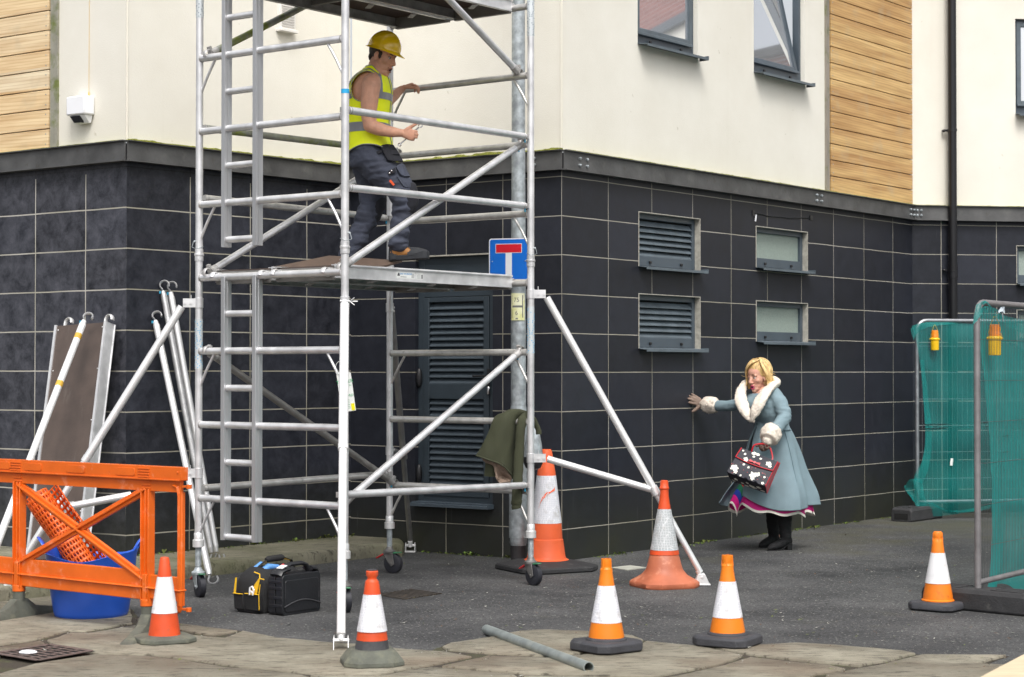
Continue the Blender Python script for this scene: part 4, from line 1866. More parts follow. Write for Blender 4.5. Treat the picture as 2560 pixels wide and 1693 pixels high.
# braces with hook ends
def hook(mb, p, d, s=1.0):
    """claw over a tube at p; brace arrives along d (pointing into the brace)"""
    d = V(d).normalized()
    x, y = perp(d)
    mb.path([p + d * .03, p + d * .09], [.03, .026], 14)
    pts = []
    for i in range(9):
        t = math.pi * (-.1 + i / 8 * 1.25)
        pts.append(p + UPZ * (math.sin(t) * .033) + V((d.x, d.y, 0)).normalized() * (math.cos(t) * .033))
    mb.path(pts, [(.016, .006)] * 9, 8, ref=x)
    mb.box(p + UPZ * .03 + d * .02, (.03, .045, .02), rotm(x, y, d))


def brace(p, q, m_=ALU, hooks=True, r=TR - .001, name='brace', blue=True):
    p, q = V(p), V(q)
    d = (q - p).normalized()
    mb = MB()
    mb.tube(p + d * .05, q - d * .05, r, 18)
    o_ = mb.build(name, m_, tow)
    mb = MB()
    mb.mi = 0
    if hooks:
        hook(mb, p, d)
        hook(mb, q, -d)
    else:
        for c, dd in ((p, d), (q, -d)):
            mb.path([c + dd * .03, c + dd * .07], [.018, .026], 12)
            x, y = perp(dd)
            mb.box(c + dd * .018, (.05, .035, .04), rotm(x, y, dd))
    if blue:
        mb.mi = 1
        mb.box(q - d * .04 - UPZ * .03, (.012, .012, .028))
    mb.build('claws', [ALUD, mat('blue_trigger', (.02, .28, .45), .5)], o_)
    return o_


brace(T(.02, -.0, 3.215), T(.02, W2, 3.225), hooks=False)
brace(T(.02, -.0, 2.715), T(.02, W2, 2.725), hooks=False)
brace(T(.02, -.03, .745), T(.02, W2, .715), hooks=False)
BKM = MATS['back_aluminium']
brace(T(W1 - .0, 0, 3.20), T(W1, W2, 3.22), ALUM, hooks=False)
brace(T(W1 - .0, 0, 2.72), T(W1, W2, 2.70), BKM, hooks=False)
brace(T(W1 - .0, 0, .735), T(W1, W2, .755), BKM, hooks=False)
brace(T(.05, .02, 2.20), T(.08, W2, 3.18))
brace(T(.04, .02, .68), T(.09, W2, 1.68))
brace(T(.10, W2, 3.69), T(.06, .0, 4.68))
brace(T(W1 - .08, 0, 2.20), T(W1 - .08, W2, 3.19), ALU)
brace(T(W1 - .08, 0, 1.67), T(W1 - .05, W2, .68), mat('grimy_aluminium', (.34, .33, .315), .5, .7, .2, 10, .1, 70))
brace(T(W1 - .08, 0, 3.69), T(W1 - .08, W2, 4.68), ALUM)


# stabilisers
def clamp(mb, c, d, r=TR):
    d = V((d.x, d.y, 0)).normalized()
    sd = V((-d.y, d.x, 0))
    mb.lathe([(r + .001, -.035), (r + .005, -.033), (r + .005, .033), (r + .001, .035)], c, 18)
    for s_ in (-1, 1):
        mb.box(c + d * (r + .04) + sd * s_ * .016, (.085, .005, .06), rotm(d, sd, UPZ))
    for t in (.03, .07):
        mb.tube(c + d * (r + t) - sd * .028, c + d * (r + t) + sd * .028, .009, 10)
    mb.path([c + d * (r + .028) + UPZ * .02, c + d * (r + .028) + UPZ * .055], .003, 6)


def stabiliser(post, ztop, foot, zlow=None, m_=ALUW, r=.0262, joint=.62, wing=False):
    """telescopic outrigger from a clamp on the post to a foot on the ground"""
    a, b_ = posts[post]
    foot = V(foot)
    top = T(a, b_, ztop)
    d = V((foot.x - top.x, foot.y - top.y, 0)).normalized()
    mb = MB()
    p0 = top + d * (TR + .075)
    f0 = foot + UPZ * .075
    dd = (f0 - p0).normalized()
    mb.tube(p0 + dd * .03, p0.lerp(f0, joint), r, 20)
    mb.tube(p0.lerp(f0, joint), f0 - dd * .02, r - .004, 20)
    mb.path([p0.lerp(f0, joint) - dd * .02, p0.lerp(f0, joint) + dd * .02], r + .002, 20)
    st_ = mb.build('stabiliser', m_, tow)
    mb = MB()
    clamp(mb, top, d)
    if zlow:
        low = T(a, b_, zlow)
        clamp(mb, low, d)
    if wing:
        c = top + UPZ * .0
        mb.path([c + V((.03, -.03, 0)), c + V((.085, -.035, 0))], .0045, 8)
        for s_ in (-1, 1):
            mb.path([c + V((.035, -.04, 0)), c + V((.065, -.045, .024 * s_))], .003, 8)
    mb.build('clamps', ALU, st_)
    if zlow:
        lp = low + d * (TR + .075)
        # lower strut meets the main tube
        tgt = p0.lerp(f0, joint)
        mb = MB()
        ld = (tgt - lp).normalized()
        mb.tube(lp + ld * .02, tgt - ld * .03, r - .001, 18)
        mb.path([tgt - ld * .07, tgt], [.02, .012], 10)
        x, y = perp(dd)
        mb.path([tgt - dd * .03, tgt + dd * .035], r + .007, 16)
        mb.box(tgt - ld * .035, (.03, .05, .07), rotm(x, y, ld))
        mb.build('lower_strut', m_, st_)
    mb = MB()
    side = V((-d.y, d.x, 0))
    f = foot
    mb.box(f + UPZ * .008, (.12, .09, .012), rotm(d, side, UPZ))
    for s_ in (-1, 1):
        mb.prism([f + d * .055 + side * (s_ * .038) + UPZ * .01, f - d * .055 + side * (s_ * .038) + UPZ * .01, f - d * .03 + side * (s_ * .036) + UPZ * .085, f + d * .02 + side * (s_ * .036) + UPZ * .085], side * (s_ * .005))
    mb.tube(f - side * .045 + UPZ * .06, f + side * .045 + UPZ * .06, .011, 10)
    mb.tube(f + UPZ * .055, f + UPZ * .055 - dd * .06, .02, 12)
    mb.build('foot_pad', ALUW, st_, bevel=.002)
    mb = MB()
    mb.box(f + UPZ * .002, (.125, .095, .006), rotm(d, side, UPZ))
    mb.build('rubber_sole', RUBBER, st_)
    return st_


stabiliser('right', 2.09, (1.36, 13.50, 0), .91, joint=.70)
stabiliser('near', 1.98, (-.937, 10.33, 0), None, mat('bright_aluminium', (.86, .86, .86), .42, .35, .05, 6, .04, 90), .0285, .47, True)
stabiliser('left', 2.0, (-3.40, 12.63, 0), None, ALUW, .027, .55)
# free telescopic arm clamped low on the left stabiliser
mb = MB()
pa = at(165, 1268, 12.78)
pb = at(327, 1238, 12.9)
dd = (pb - pa).normalized()
mb.tube(pa + dd * .03, pb, .0262, 18)
mb.path([pa - dd * .03, pa + dd * .06], [.034, .03], 12)
mb.box(pa, (.06, .06, .075))
mb.build('swivel_arm', ALUW, tow)
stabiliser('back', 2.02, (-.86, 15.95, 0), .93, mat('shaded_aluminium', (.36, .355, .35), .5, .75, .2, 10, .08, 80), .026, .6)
# near and left uprights carry further small clamps
mb = MB()
clamp(mb, T(W1, 0, .84), V((-1, -.2, 0)))
mb.build('clamp', ALU, tow)


# ------------------------------------------------------------------ platforms
def platform(a0, a1, z, lab, stick=False, trap=False):
    z += .055
    t = empty('scaffold_platform', T((a0 + a1) / 2, W2 / 2, z), lab, 'platform', 'decks hooked across the scaffold tower')
    H = .088
    b0, b1 = .05, W2 - .05
    cen = T((a0 + a1) / 2, W2 / 2, z)
    for a, s_ in ((a0, 1), (a1, -1)):
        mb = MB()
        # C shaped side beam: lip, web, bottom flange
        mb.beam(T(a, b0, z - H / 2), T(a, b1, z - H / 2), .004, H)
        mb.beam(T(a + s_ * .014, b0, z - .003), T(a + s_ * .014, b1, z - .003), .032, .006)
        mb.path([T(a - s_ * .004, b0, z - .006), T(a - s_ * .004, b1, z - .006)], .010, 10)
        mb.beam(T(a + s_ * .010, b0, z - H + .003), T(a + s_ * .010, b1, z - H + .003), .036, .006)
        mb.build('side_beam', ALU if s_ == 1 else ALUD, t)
    mb = MB()
    for b_ in (b0 + .01, b1 - .01, (b0 + b1) / 2, b0 * .66 + b1 * .34):
        hh = .085 if b_ in (b0 + .01, b1 - .01) else .04
        mb.beam(T(a0 + .006, b_, z - .016 - hh / 2), T(a1 - .006, b_, z - .016 - hh / 2), .03, hh)
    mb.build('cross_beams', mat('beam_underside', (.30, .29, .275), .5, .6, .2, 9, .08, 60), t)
    mb = MB()
    mb.mi = 0
    lo, hi = T(a0 + .008, b0 + .02, z - .004), None
    q = [T(a0 + .008, b0 + .02, 0), T(a1 - .008, b0 + .02, 0), T(a1 - .008, b1 - .02, 0), T(a0 + .008, b1 - .02, 0)]
    mb.prism([p + UPZ * (z - .016) for p in q], UPZ * .012)
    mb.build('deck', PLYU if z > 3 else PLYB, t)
    mb = MB()
    for b_, s_ in ((0, 1), (W2, -1)):
        for a in (a0 + .035, a1 - .035):
            c = T(a, b_, z - .055)
            pts = []
            for i in range(9):
                th = math.pi * (-.25 + i / 8 * 1.25)
                pts.append(c + UPZ * (math.sin(th) * (TR + .006)) - e2n * s_ * (math.cos(th) * (TR + .006)) * -1)
            mb.path(pts, [(.02, .006)] * 9, 8, ref=e1n)
            mb.box(c + e2n * s_ * .045 + UPZ * .015, (.04, .05, .035), rotm(e1n, e2n, UPZ))
    mb.build('hooks', ALU, t)
    mb = MB()
    for b_ in (.45, 1.05, 1.5):
        mb.beam(T(a0 + .03, b_, z - H - .006), T(a0 + .11, b_ + .05, z - H - .014), .04, .006)
    mb.build('wind_locks', ALUD, t)
    if stick:
        z0_ = z - .062
        bs_ = on_frame(1029, 690, N0, R0)
        for k, (b_, wd_) in enumerate(((bs_, .185), (bs_ + .20, .07))):
            mb = MB()
            mb.mi = 0
            o = a0 - .0022
            mb.beam(T(o, b_, z0_ + .018), T(o, b_ + wd_, z0_ + .018), .0012, .046)
            mb.mi = 1
            if k == 0:
                o2 = o - .001
                mb.prism([T(o2, b_ + .008, z0_ + .012), T(o2, b_ + .034, z0_ + .012), T(o2, b_ + .030, z0_ + .026), T(o2, b_ + .022, z0_ + .033), T(o2, b_ + .014, z0_ + .026)], -e1n * .0006)
                mb.mi = 2
                add_text(mb, 'SAFE WORKING', .017, T(o2, b_ + .095, z0_ + .026), e2n, UPZ, -e1n, .0003)
                mb.mi = 1
                mb.beam(T(o2, b_ + .04, z0_ + .006), T(o2, b_ + .10, z0_ + .006), .0006, .003)
                for i in range(5):
                    mb.beam(T(o2, b_ + .15, z0_ + .004 + i * .006), T(o2, b_ + .178, z0_ + .004 + i * .006), .0006, .002)
            else:
                for i in range(5):
                    mb.beam(T(o - .001, b_ + .006, z0_ + .003 + i * .007), T(o - .001, b_ + .045, z0_ + .003 + i * .007), .0006, .0015)
                mb.beam(T(o - .001, b_ + .052, z0_ + .014), T(o - .001, b_ + .064, z0_ + .014), .0006, .028)
            mb.build('sticker', [TAGW, mat('print_dark', (.05, .05, .06), .6), mat('print_blue', (.08, .3, .6), .6)], t)
    return t


p1 = platform(.135, .655, 2.171, 'lower scaffold deck nearest the camera, with stickers on its side beam', True)
platform(.70, 1.22, 2.171, 'lower scaffold deck on the far side, behind the worker')
platform(.135, .655, 4.171, 'upper scaffold deck overhead at the top edge, front one')
platform(.70, 1.22, 4.171, 'upper scaffold deck overhead, rear one')
# the raised trapdoor lying askew on the lower deck
mb = MB()
q = [at(684, 667, 12.62), at(823, 639, 13.25), at(1006, 651.5, 13.62), at(930, 673, 12.75)]
mb.mi = 0
mb.prism(q, V((0, 0, -.013)))
bd = mb.build('plywood_board', mat('board_edge', (.11, .07, .05), .7, 0, .3, 16, .2, 60))
tag(bd, 'thin brown plywood board lying askew under the worker on the lower deck', 'board')

# ------------------------------------------------------------------ safety tag on the near upright
tg = empty('safety_tag', T(0, 0, 1.55), 'white plastic inspection tag with green print and yellow corner, strapped to the near upright', 'tag')
mb = MB()
c = at(866, 930, 11.99)
xx = V((1, 0, 0))
Rt = Matrix.Rotation(R(-8), 3, 'Y')
X_, Z_ = Rt @ V((1, 0, 0)), Rt @ V((0, 0, 1))
tc_ = at(866, 978, 12.0) + V((0, -.031, 0))
hw, hh = .046, .13


def P2(x, z, y=0):
    return tc_ + X_ * x + Z_ * z + V((0, y, 0))


mb.prism([P2(-hw, -hh), P2(hw, -hh), P2(hw, hh - .02), P2(hw - .02, hh), P2(-hw + .02, hh), P2(-hw, hh - .02)], V((0, .003, 0)))
mb.path([P2(.035 * math.cos(t) - .01, hh + .02 + .045 * math.sin(t)) for t in [i * 2 * math.pi / 20 for i in range(20)]], [(.008, .002)] * 20, 8, closed=True, ref=(0, 1, 0))
mb.build('tag_body', TAGW, tg, bevel=.001)
mb = MB()
mb.prism([P2(.02, -hh + .004, -.001), P2(hw - .004, -hh + .004, -.001), P2(hw - .004, -hh + .048, -.001), P2(.02, -hh + .048, -.001)], V((0, -.0006, 0)))
mb.build('yellow_corner', mat('tag_yellow', (.85, .75, .0), .5), tg)
mb = MB()
add_text(mb, 'TOWER', .03, P2(0, .06, -.001), X_, Z_, (0, -1, 0), .0003)
add_text(mb, 'INSPECTION', .014, P2(0, .034, -.001), X_, Z_, (0, -1, 0), .0003)
add_text(mb, 'RECORD', .022, P2(0, -.03, -.001), X_, Z_, (0, -1, 0), .0003)
for i in range(6):
    mb.prism([P2(-.04, -.055 - i * .011, -.001), P2(.015, -.055 - i * .011, -.001), P2(.015, -.053 - i * .011, -.001), P2(-.04, -.053 - i * .011, -.001)], V((0, -.0004, 0)))
mb.build('green_print', mat('tag_green', (.05, .35, .15), .5), tg)

# ------------------------------------------------------------------ lamp post, signs
LPX, LPY = 1296, 14.75
lp0 = at(LPX, 928, LPY)
lamp = empty('lamp_post', (lp0.x, LPY, 0), 'galvanised steel lamp post behind the scaffold tower, wider at its base', 'lamp post')
c0 = V((lp0.x, LPY, 0))
mb = MB()
prof = [(.084, -.02), (.084, .46), (.080, .48), (.079, 1.15), (.066, 1.32), (.063, 1.5), (.052, 6.5)]
mb.lathe([(.060, 1.26), (.0595, 1.4), (.058, 2.4), (.0535, 3.3), (.049, 6.5)], c0, 28)
mb.build('shaft', GALV, lamp)
mb = MB()
mb.lathe([(.058, -.02), (.062, .18), (.067, .19), (.067, .23)], c0, 28)
mb.lathe([(.067, .23), (.074, .23), (.0745, .95), (.073, 1.1), (.064, 1.24), (.0605, 1.262)], c0, 28)
bs_ = mb.build('base_section', GALV, lamp)
mb = MB()
mb.lathe([(.0585, -.02), (.0625, .21)], c0, 28, False)
mb.build('painted_root', mat('dark_root_paint', (.035, .032, .034), .6, .2, .3, 9, .1, 60, dirt=((.11, .06, .04), 12, .62, .7)), lamp)
# rounded galvanised shroud with a dark bowl, half hidden behind the tower upright
mb = MB()
cs = at(1333, 1100, 14.3)
cs.z = 0
zt = at(1333, 1083, 14.3).z
zm = at(1333, 1142, 14.3).z
zb_ = at(1333, 1176, 14.3).z
mb.lathe([(.035, zt + .04), (.05, zt), (.066, (zt + zm) / 2), (.075, zm)], cs, 24)
sh = mb.build('shroud', GALV, lamp)
mb = MB()
mb.lathe([(.078, zm), (.078, zm - .02), (.072, zm - .05), (.058, zb_ + .02), (.03, zb_ + .004), (.005, zb_)], cs, 24)
mb.build('dark_bowl', mat('dark_bowl_plastic', (.03, .03, .034), .4), sh)

# no through road sign
sg_ = V((lp0.x - .0, LPY - .12, 0))
sxl, sxr = at(1224, 650, LPY - .1).x, at(1318, 650, LPY - .1).x
sn = V((-.32, -1, 0)).normalized()
sX = V((-sn.y, sn.x, 0)).normalized()
if sX.x < 0:
    sX = -sX
hw = .168
zt, zb2 = at(1270, 596, LPY - .1).z, at(1270, 701, LPY - .1).z
hz_ = (zt - zb2) / 2
sc_ = at(1272, 648, LPY - .1)
sc_.z = (zt + zb2) / 2


def SP_(x, z, y=0):
    return sc_ + sX * x + UPZ * z + sn * y


def rrect(hw, hz, r, f, n=5):
    out = []
    for cx, cz, a0 in ((hw - r, hz - r, 0), (-hw + r, hz - r, 90), (-hw + r, -hz + r, 180), (hw - r, -hz + r, 270)):
        for i in range(n + 1):
            a = R(a0 + 90 * i / n)
            out.append(f(cx + r * math.cos(a), cz + r * math.sin(a)))
    return out


sgn = empty('road_sign', (sc_.x, sc_.y, zb2), 'blue no through road sign with white stem and red bar, fixed to the lamp post', 'road sign')
hw = .163
mb = MB()
mb.prism(rrect(hw, hz_, .022, lambda x, z: SP_(x, z, -.004)), -sn * .003)
mb.prism(rrect(hw, hz_, .022, lambda x, z: SP_(x, z, 0)), -sn * .0035)
mb.build('plate_border', SIGNW, sgn)
mb = MB()
mb.prism(rrect(hw - .0085, hz_ - .0085, .016, lambda x, z: SP_(x, z, .001)), sn * .0006)
mb.build('blue_field', SIGNB, sgn)
mb = MB()


def srect(x0, x1, z0, z1, y):
    mb.prism([SP_(x0, z0, y), SP_(x1, z0, y), SP_(x1, z1, y), SP_(x0, z1, y)], sn * .0005)


srect(-.026, .026, -hz_ + .02, hz_ - .10, .002)
srect(-.108, .108, hz_ - .115, hz_ - .042, .0024)
mb.build('white_stem', SIGNW, sgn)
mb = MB()
srect(-.104, .104, hz_ - .111, hz_ - .046, .0032)
mb.build('red_bar', SIGNR, sgn)
mb = MB()
for s_ in (-1, 1):
    mb.ell(SP_(s_ * .135, -.015, .002), (.0055, .0055, .0055), seg=8, rg=6)
for z in (hz_ - .06, -hz_ + .06):
    mb.beam(SP_(-.15, z, -.012), SP_(.15, z, -.012), .014, .03)
    mb.tube(c0 + UPZ * (sc_.z + z - .012), c0 + UPZ * (sc_.z + z + .012), .066, 20)
mb.build('fixings', GALV, sgn)

# hydrant plate 75 / 6
hy = empty('hydrant_plate', at(1291, 800, LPY - .06), 'small yellow hydrant plate reading 75 over 6, strapped to the lamp post', 'hydrant plate')
hz0, hz1 = at(1291, 801, LPY - .06).z, at(1291, 733, LPY - .06).z
xc = at(1291, 770, LPY - .06).x
hw2 = .056
mb = MB()
rr_ = .066
pts = []
n_ = 10
rings = []
for zz_ in (hz0, hz1):
    ring = []
    for i in range(n_ + 1):
        a = R(-90 - 52 + 104 * i / n_)
        ring.append(V((lp0.x + rr_ * math.cos(a) - .003, LPY + rr_ * math.sin(a), zz_)))
    for i in range(n_, -1, -1):
        a = R(-90 - 52 + 104 * i / n_)
        ring.append(V((lp0.x + (rr_ - .003) * math.cos(a) - .003, LPY + (rr_ - .003) * math.sin(a), zz_)))
    rings.append(ring)
mb.rings(rings)
mb.build('plate', HYDY, hy)


def curved(mb, vs, fs):
    """bend flat artwork (x, z metres from centre) round the post"""
    out = []
    for x, z, d in vs:
        a = -math.pi / 2 + x / rr_
        out.append(V((lp0.x - .003 + (rr_ + .0006 + d) * math.cos(a), LPY + (rr_ + .0006 + d) * math.sin(a), (hz0 + hz1) / 2 + z)))
    mb.add(out, fs)


mb = MB()
for txt, dz, sz in (('75', .052, .048), ('6', -.05, .048)):
    vs, fs = text_mesh(txt, sz, .0003)
    curved(mb, [(p.x * .95 - .012, p.y + dz, p.z) for p in vs], fs)


def crect(x0, x1, z0, z1):
    n_ = 6
    vs = []
    for i in range(n_ + 1):
        x = x0 + (x1 - x0) * i / n_
        vs += [(x, z0, 0), (x, z1, 0)]
    curved(mb, vs, [(2 * i, 2 * i + 2, 2 * i + 3, 2 * i + 1) for i in range(n_)])


crect(.034, .043, -.085, .09)
crect(-.048, .034, -.006, .010)
crect(-.053, -.049, .02, .09)
crect(-.053, -.049, -.09, -.02)
crect(-.019, -.001, -.098, -.087)
mb.build('black_digits', HYDK, hy)
mb = MB()
for z in (hz1 - .006, hz0 + .006):
    mb.tube((lp0.x, LPY, z - .004), (lp0.x, LPY, z + .004), .0605, 24)
mb.build('strap', GALV, hy)


# ------------------------------------------------------------------ traffic cones (built in local coordinates, base at z=0)
def octa(h, c, z, f=.7):
    """square with cut corners"""
    k = h * (1 - f)
    return [V((x, y, z)) for x, y in ((h, -h + k), (h, h - k), (h - k, h), (-h + k, h), (-h, h - k), (-h, -h + k), (-h + k, -h), (h - k, -h))]


def cone(name_lab, cat, loc, rz, kind, group='small traffic cones', tilt=0):
    t = empty('traffic_cone', loc, name_lab, cat, group, rz)

    def bld_(n, mb, m_, bev=0, par=None, ang=38):
        return mb.build(n, m_, par or t, local=True, bevel=bev, ang=ang)
    if kind == 'yellow':       # two part cone on heavy black base
        mb = MB()
        mb.rings([octa(.150, 0, .006), octa(.163, 0, .014), octa(.163, 0, .05), octa(.152, 0, .062), octa(.14, 0, .064)])
        mb.lathe([(.115, .055), (.112, .072), (.098, .078)], seg=32)
        bld_('base', mb, DRUB, .004)
        mb = MB()
        prof = [(.097, .072), (.0945, .085), (.073, .175), (.0325, .384), (.030, .40), (.0335, .425), (.0335, .43), (.0295, .455), (.0255, .46), (.028, .475), (.0255, .5), (.018, .5), (.018, .47)]
        prof = [(.098, .074), (.0965, .088), (.0415, .376), (.034, .425), (.0335, .445), (.0275, .452), (.0262, .462), (.030, .474), (.0275, .502), (.018, .502), (.017, .46)]
        mb.lathe(prof, seg=28)
        for a in (.3, 1.87, 3.44, 5.01):
            d = V((math.cos(a), math.sin(a), 0))
            mb.beam(d * .031 + UPZ * .44, d * .027 + UPZ * .503, .006, .006, d)
        bd = bld_('body', mb, ORY)
        mb = MB()
        mb.lathe([(.0835 + .0012, .172 - .012), (.0462 + .0012, .362 - .004)], seg=28, caps=False)
        mb.lathe([(.0835 + .0002, .172 - .012), (.0835 + .0012, .172 - .012)], seg=28, caps=False)
        r0, r1 = .0828, .0440
        bld_('reflective_band', mb, WBAND, par=bd)
        mb = MB()
        mb.beam(V((.0, -.084, .164)), V((.0, -.0465, .356)), .0025, .002, (0, -1, .2))
        bld_('seam', mb, SIGNW, par=bd)
    elif kind == 'yellow_sleeve':
        mb = MB()
        mb.rings([octa(.145, 0, .004, .68), octa(.158, 0, .012, .68), octa(.158, 0, .042, .68), octa(.148, 0, .055, .68), octa(.13, 0, .058, .68)])
        bld_('base', mb, DRUB, .004)
        mb = MB()
        mb.lathe([(.104, .056), (.105, .064), (.095, .07), (.0935, .09), (.0415, .376), (.035, .43), (.0335, .445), (.0285, .452), (.0272, .462), (.0305, .474), (.027, .497), (.0235, .502), (.018, .502), (.017, .46)], seg=28)
        for a in (-.9, .7, 2.3, 3.9):
            d = V((math.cos(a), math.sin(a), 0))
            mb.beam(d * .032 + UPZ * .438, d * .029 + UPZ * .495, .006, .006, d)
        bd = bld_('body', mb, mat('scuffed_cone_orange', (.80, .20, .01), .45, 0, .15, 8, .05, 60, dirt=((.34, .1, .02), 14, .6, .7)))
        mb = MB()
        mb.lathe([(.0795 + .002, .172), (.0445 + .0012, .366)], seg=28, caps=False)
        bld_('reflective_band', mb, WPLAIN, par=bd)
    elif kind == 'red':
        mb = MB()
        mb.rings([octa(.150, 0, .0, .62), octa(.160, 0, .006, .62), octa(.158, 0, .028, .62), octa(.13, 0, .038, .62), octa(.10, 0, .040, .62)])
        bld_('base', mb, RUBG, .004)
        mb = MB()
        mb.lathe([(.090, .038), (.088, .05), (.040, .366), (.027, .462), (.022, .474), (.006, .477)], seg=28)
        bd = bld_('body', mb, ORR)
        mb = MB()
        mb.lathe([(.0712 + .0018, .164), (.0402 + .0015, .366)], seg=28, caps=False)
        bld_('reflective_band', mb, WPLAIN, par=bd)
    elif kind == 'collar':
        mb = MB()
        mb.rings([octa(.150, 0, .0, .6), octa(.157, 0, .006, .6), octa(.155, 0, .026, .6), octa(.152, 0, .03, .6), octa(.118, 0, .074, .72), octa(.105, 0, .083, .75)])
        bld_('base', mb, RUBG, .003, ang=30)
        mb = MB()
        mb.lathe([(.090, .08), (.088, .09), (.081, .131)], seg=28)
        bld_('lower_sleeve', mb, mat('charcoal_sleeve', (.05, .05, .055), .7, 0, .25, 12, .1, 60, dirt=((.1, .1, .1), 7, .5, .7)))
        mb = MB()
        mb.lathe([(.082, .129), (.0435, .372), (.036, .425), (.0345, .432), (.025, .442), (.0245, .452), (.0315, .462), (.0318, .482), (.027, .487), (.018, .487)], seg=28)
        bd = bld_('body', mb, ORR)
        mb = MB()
        mb.lathe([(.0762 + .0035, .18 - .005), (.0448 + .0012, .372 - .008)], seg=28, caps=False)
        bld_('reflective_band', mb, WBAND, par=bd)
        mb = MB()
        mb.lathe([(.0275, .486), (.0285, .492), (.018, .492)], seg=20)
        bld_('top_rim', mb, DRUB, par=bd)
    elif kind == 'tall':
        mb = MB()
        rr = random.Random(3)

        def ring(h, z, f, circ):
            out = []
            o_ = octa(h, 0, z, f)
            m_ = 40
            for k in range(m_):
                a = 2 * math.pi * k / m_ + .1
                # distance to octagon along angle
                d = V((math.cos(a), math.sin(a), 0))
                best = 9
                for i in range(8):
                    p, q = o_[i], o_[(i + 1) % 8]
                    e = q - p
                    den = d.x * e.y - d.y * e.x
                    if abs(den) < 1e-9:
                        continue
                    t_ = (p.x * e.y - p.y * e.x) / den
                    if t_ > 0:
                        best = min(best, t_)
                r_ = best * (1 - circ) + h * .93 * circ
                r_ += .005 * noise.noise(V((a * 3, z * 20, 0))) * (1 - circ)
                out.append(V((d.x * r_, d.y * r_, z)))
            return out
        mb.rings([ring(.212, .0, .6, 0), ring(.218, .012, .6, 0), ring(.215, .035, .6, .0), ring(.205, .045, .6, 0), ring(.155, .085, .7, .5), ring(.142, .12, .7, .95), ring(.136, .14, .7, 1), ring(.108, .235, .7, 1), ring(.106, .237, .7, 1), ring(.104, .24, .7, 1)])
        bb_ = bld_('base', mb, ORT, .0)
        mb = MB()
        for a, r_, z_, s_ in ((-2.35, .2, .045, .03), (-2.05, .214, .03, .02), (-.9, .205, .035, .022), (-2.2, .208, .042, .035)):
            mb.ell((r_ * math.cos(a), r_ * math.sin(a), z_), (s_, s_ * .35, .009), Matrix.Rotation(a + 1.57, 3, 'Z'), 10, 6)
        bld_('torn_holes', mb, mat('torn_dark', (.05, .02, .012), .9), par=bb_)
        mb = MB()
        mb.lathe([(.106, .23), (.099, .262), (.0375, .60), (.031, .655), (.030, .69), (.0345, .695), (.0345, .705), (.0305, .71), (.0285, .75), (.022, .755), (.012, .752)], seg=32)
        bd = bld_('body', mb, ORR)
        mb = MB()
        mb.lathe([(.0995 + .0015, .262), (.0475 + .0015, .552)], seg=32, caps=False)
        bld_('reflective_band', mb, GBAND, par=bd)
    elif kind == 'large':
        mb = MB()
        mb.rings([octa(.325, 0, .0, .66), octa(.335, 0, .01, .66), octa(.333, 0, .034, .66), octa(.322, 0, .044, .66), octa(.20, 0, .074, .7), octa(.16, 0, .076, .7)])
        bld_('base', mb, RUBBER, .003, ang=25)
        mb = MB()
        mb.lathe([(.172, .072), (.174, .078), (.155, .088), (.148, .105), (.130, .235), (.124, .24), (.117, .36), (.072, .74), (.046, .905), (.04, .925), (.03, .93)], seg=36)
        bd = bld_('body', mb, ORL)
        mb = MB()
        mb.lathe([(.1165 + .0022, .362), (.0735 + .0015, .728)], seg=36, caps=False)
        bld_('reflective_band', mb, WBAND, par=bd)
        # strip where the sheeting has torn away
        mb = MB()
        prof = [(-.9, .47), (-.86, .50), (-.75, .535), (-.55, .57), (-.35, .592), (-.2, .60), (-.16, .63), (-.22, .612), (-.4, .62), (-.6, .612), (-.78, .575), (-.86, .53), (-.92, .49)]
        vs = []
        for a, z in prof:
            rr_2 = .1165 + (.0735 - .1165) * (z - .362) / .366 + .0042
            aa = -1.9 + (a + .5) * 1.9
            vs.append(V((rr_2 * math.cos(aa), rr_2 * math.sin(aa), z + (.018 if 5 < len(vs) < 8 else -.012 if len(vs) > 7 else .012))))
        mb.prism(vs, V((0, -.001, 0)))
        bld_('torn_strip', mb, ORL, par=bd)
    return t


cone('weathered red orange cone with wide white band beside the orange barrier', 'traffic cone', gr(411, 1604, .012), R(25), 'red')
cone('red and white cone with charcoal sleeve and sloping green grey base, near the white foot', 'traffic cone', gr(930, 1661, .012), R(12), 'collar')
cone('bright orange cone on black base beside the open end of the grey pipe', 'traffic cone', gr(1516, 1628, .012), R(38), 'yellow')
cone('bright orange cone on black base standing alone between the pipe end and the fence', 'traffic cone', gr(1819, 1614, .01), R(-30), 'yellow')
cone('scuffed orange cone with marked white band in front of the black fence block', 'traffic cone', gr(2345, 1524), R(-38), 'yellow_sleeve')
cone('faded one piece terracotta cone with grey patterned band and torn base', 'traffic cone', gr(1661, 1466), R(22), 'tall', 'tall traffic cones')
cone('largest traffic cone, white band with an orange tear, behind the right tower castor', 'traffic cone', gr(1366, 1424), R(28), 'large', 'tall traffic cones')

# ------------------------------------------------------------------ pipe on the ground
mb = MB()
pa, pb = gr(1216, 1574, .03), gr(1472, 1669, .034)
mb.pipe(pa, pb, .0285, .004, 26)
tag(mb.build('steel_pipe', mat('galvanised_pipe', (.33, .37, .36), .5, .55, .22, 14, .06, 60, dirt=((.42, .45, .42), 7, .52, .6))), 'loose grey steel pipe lying across asphalt and paving', 'pipe')

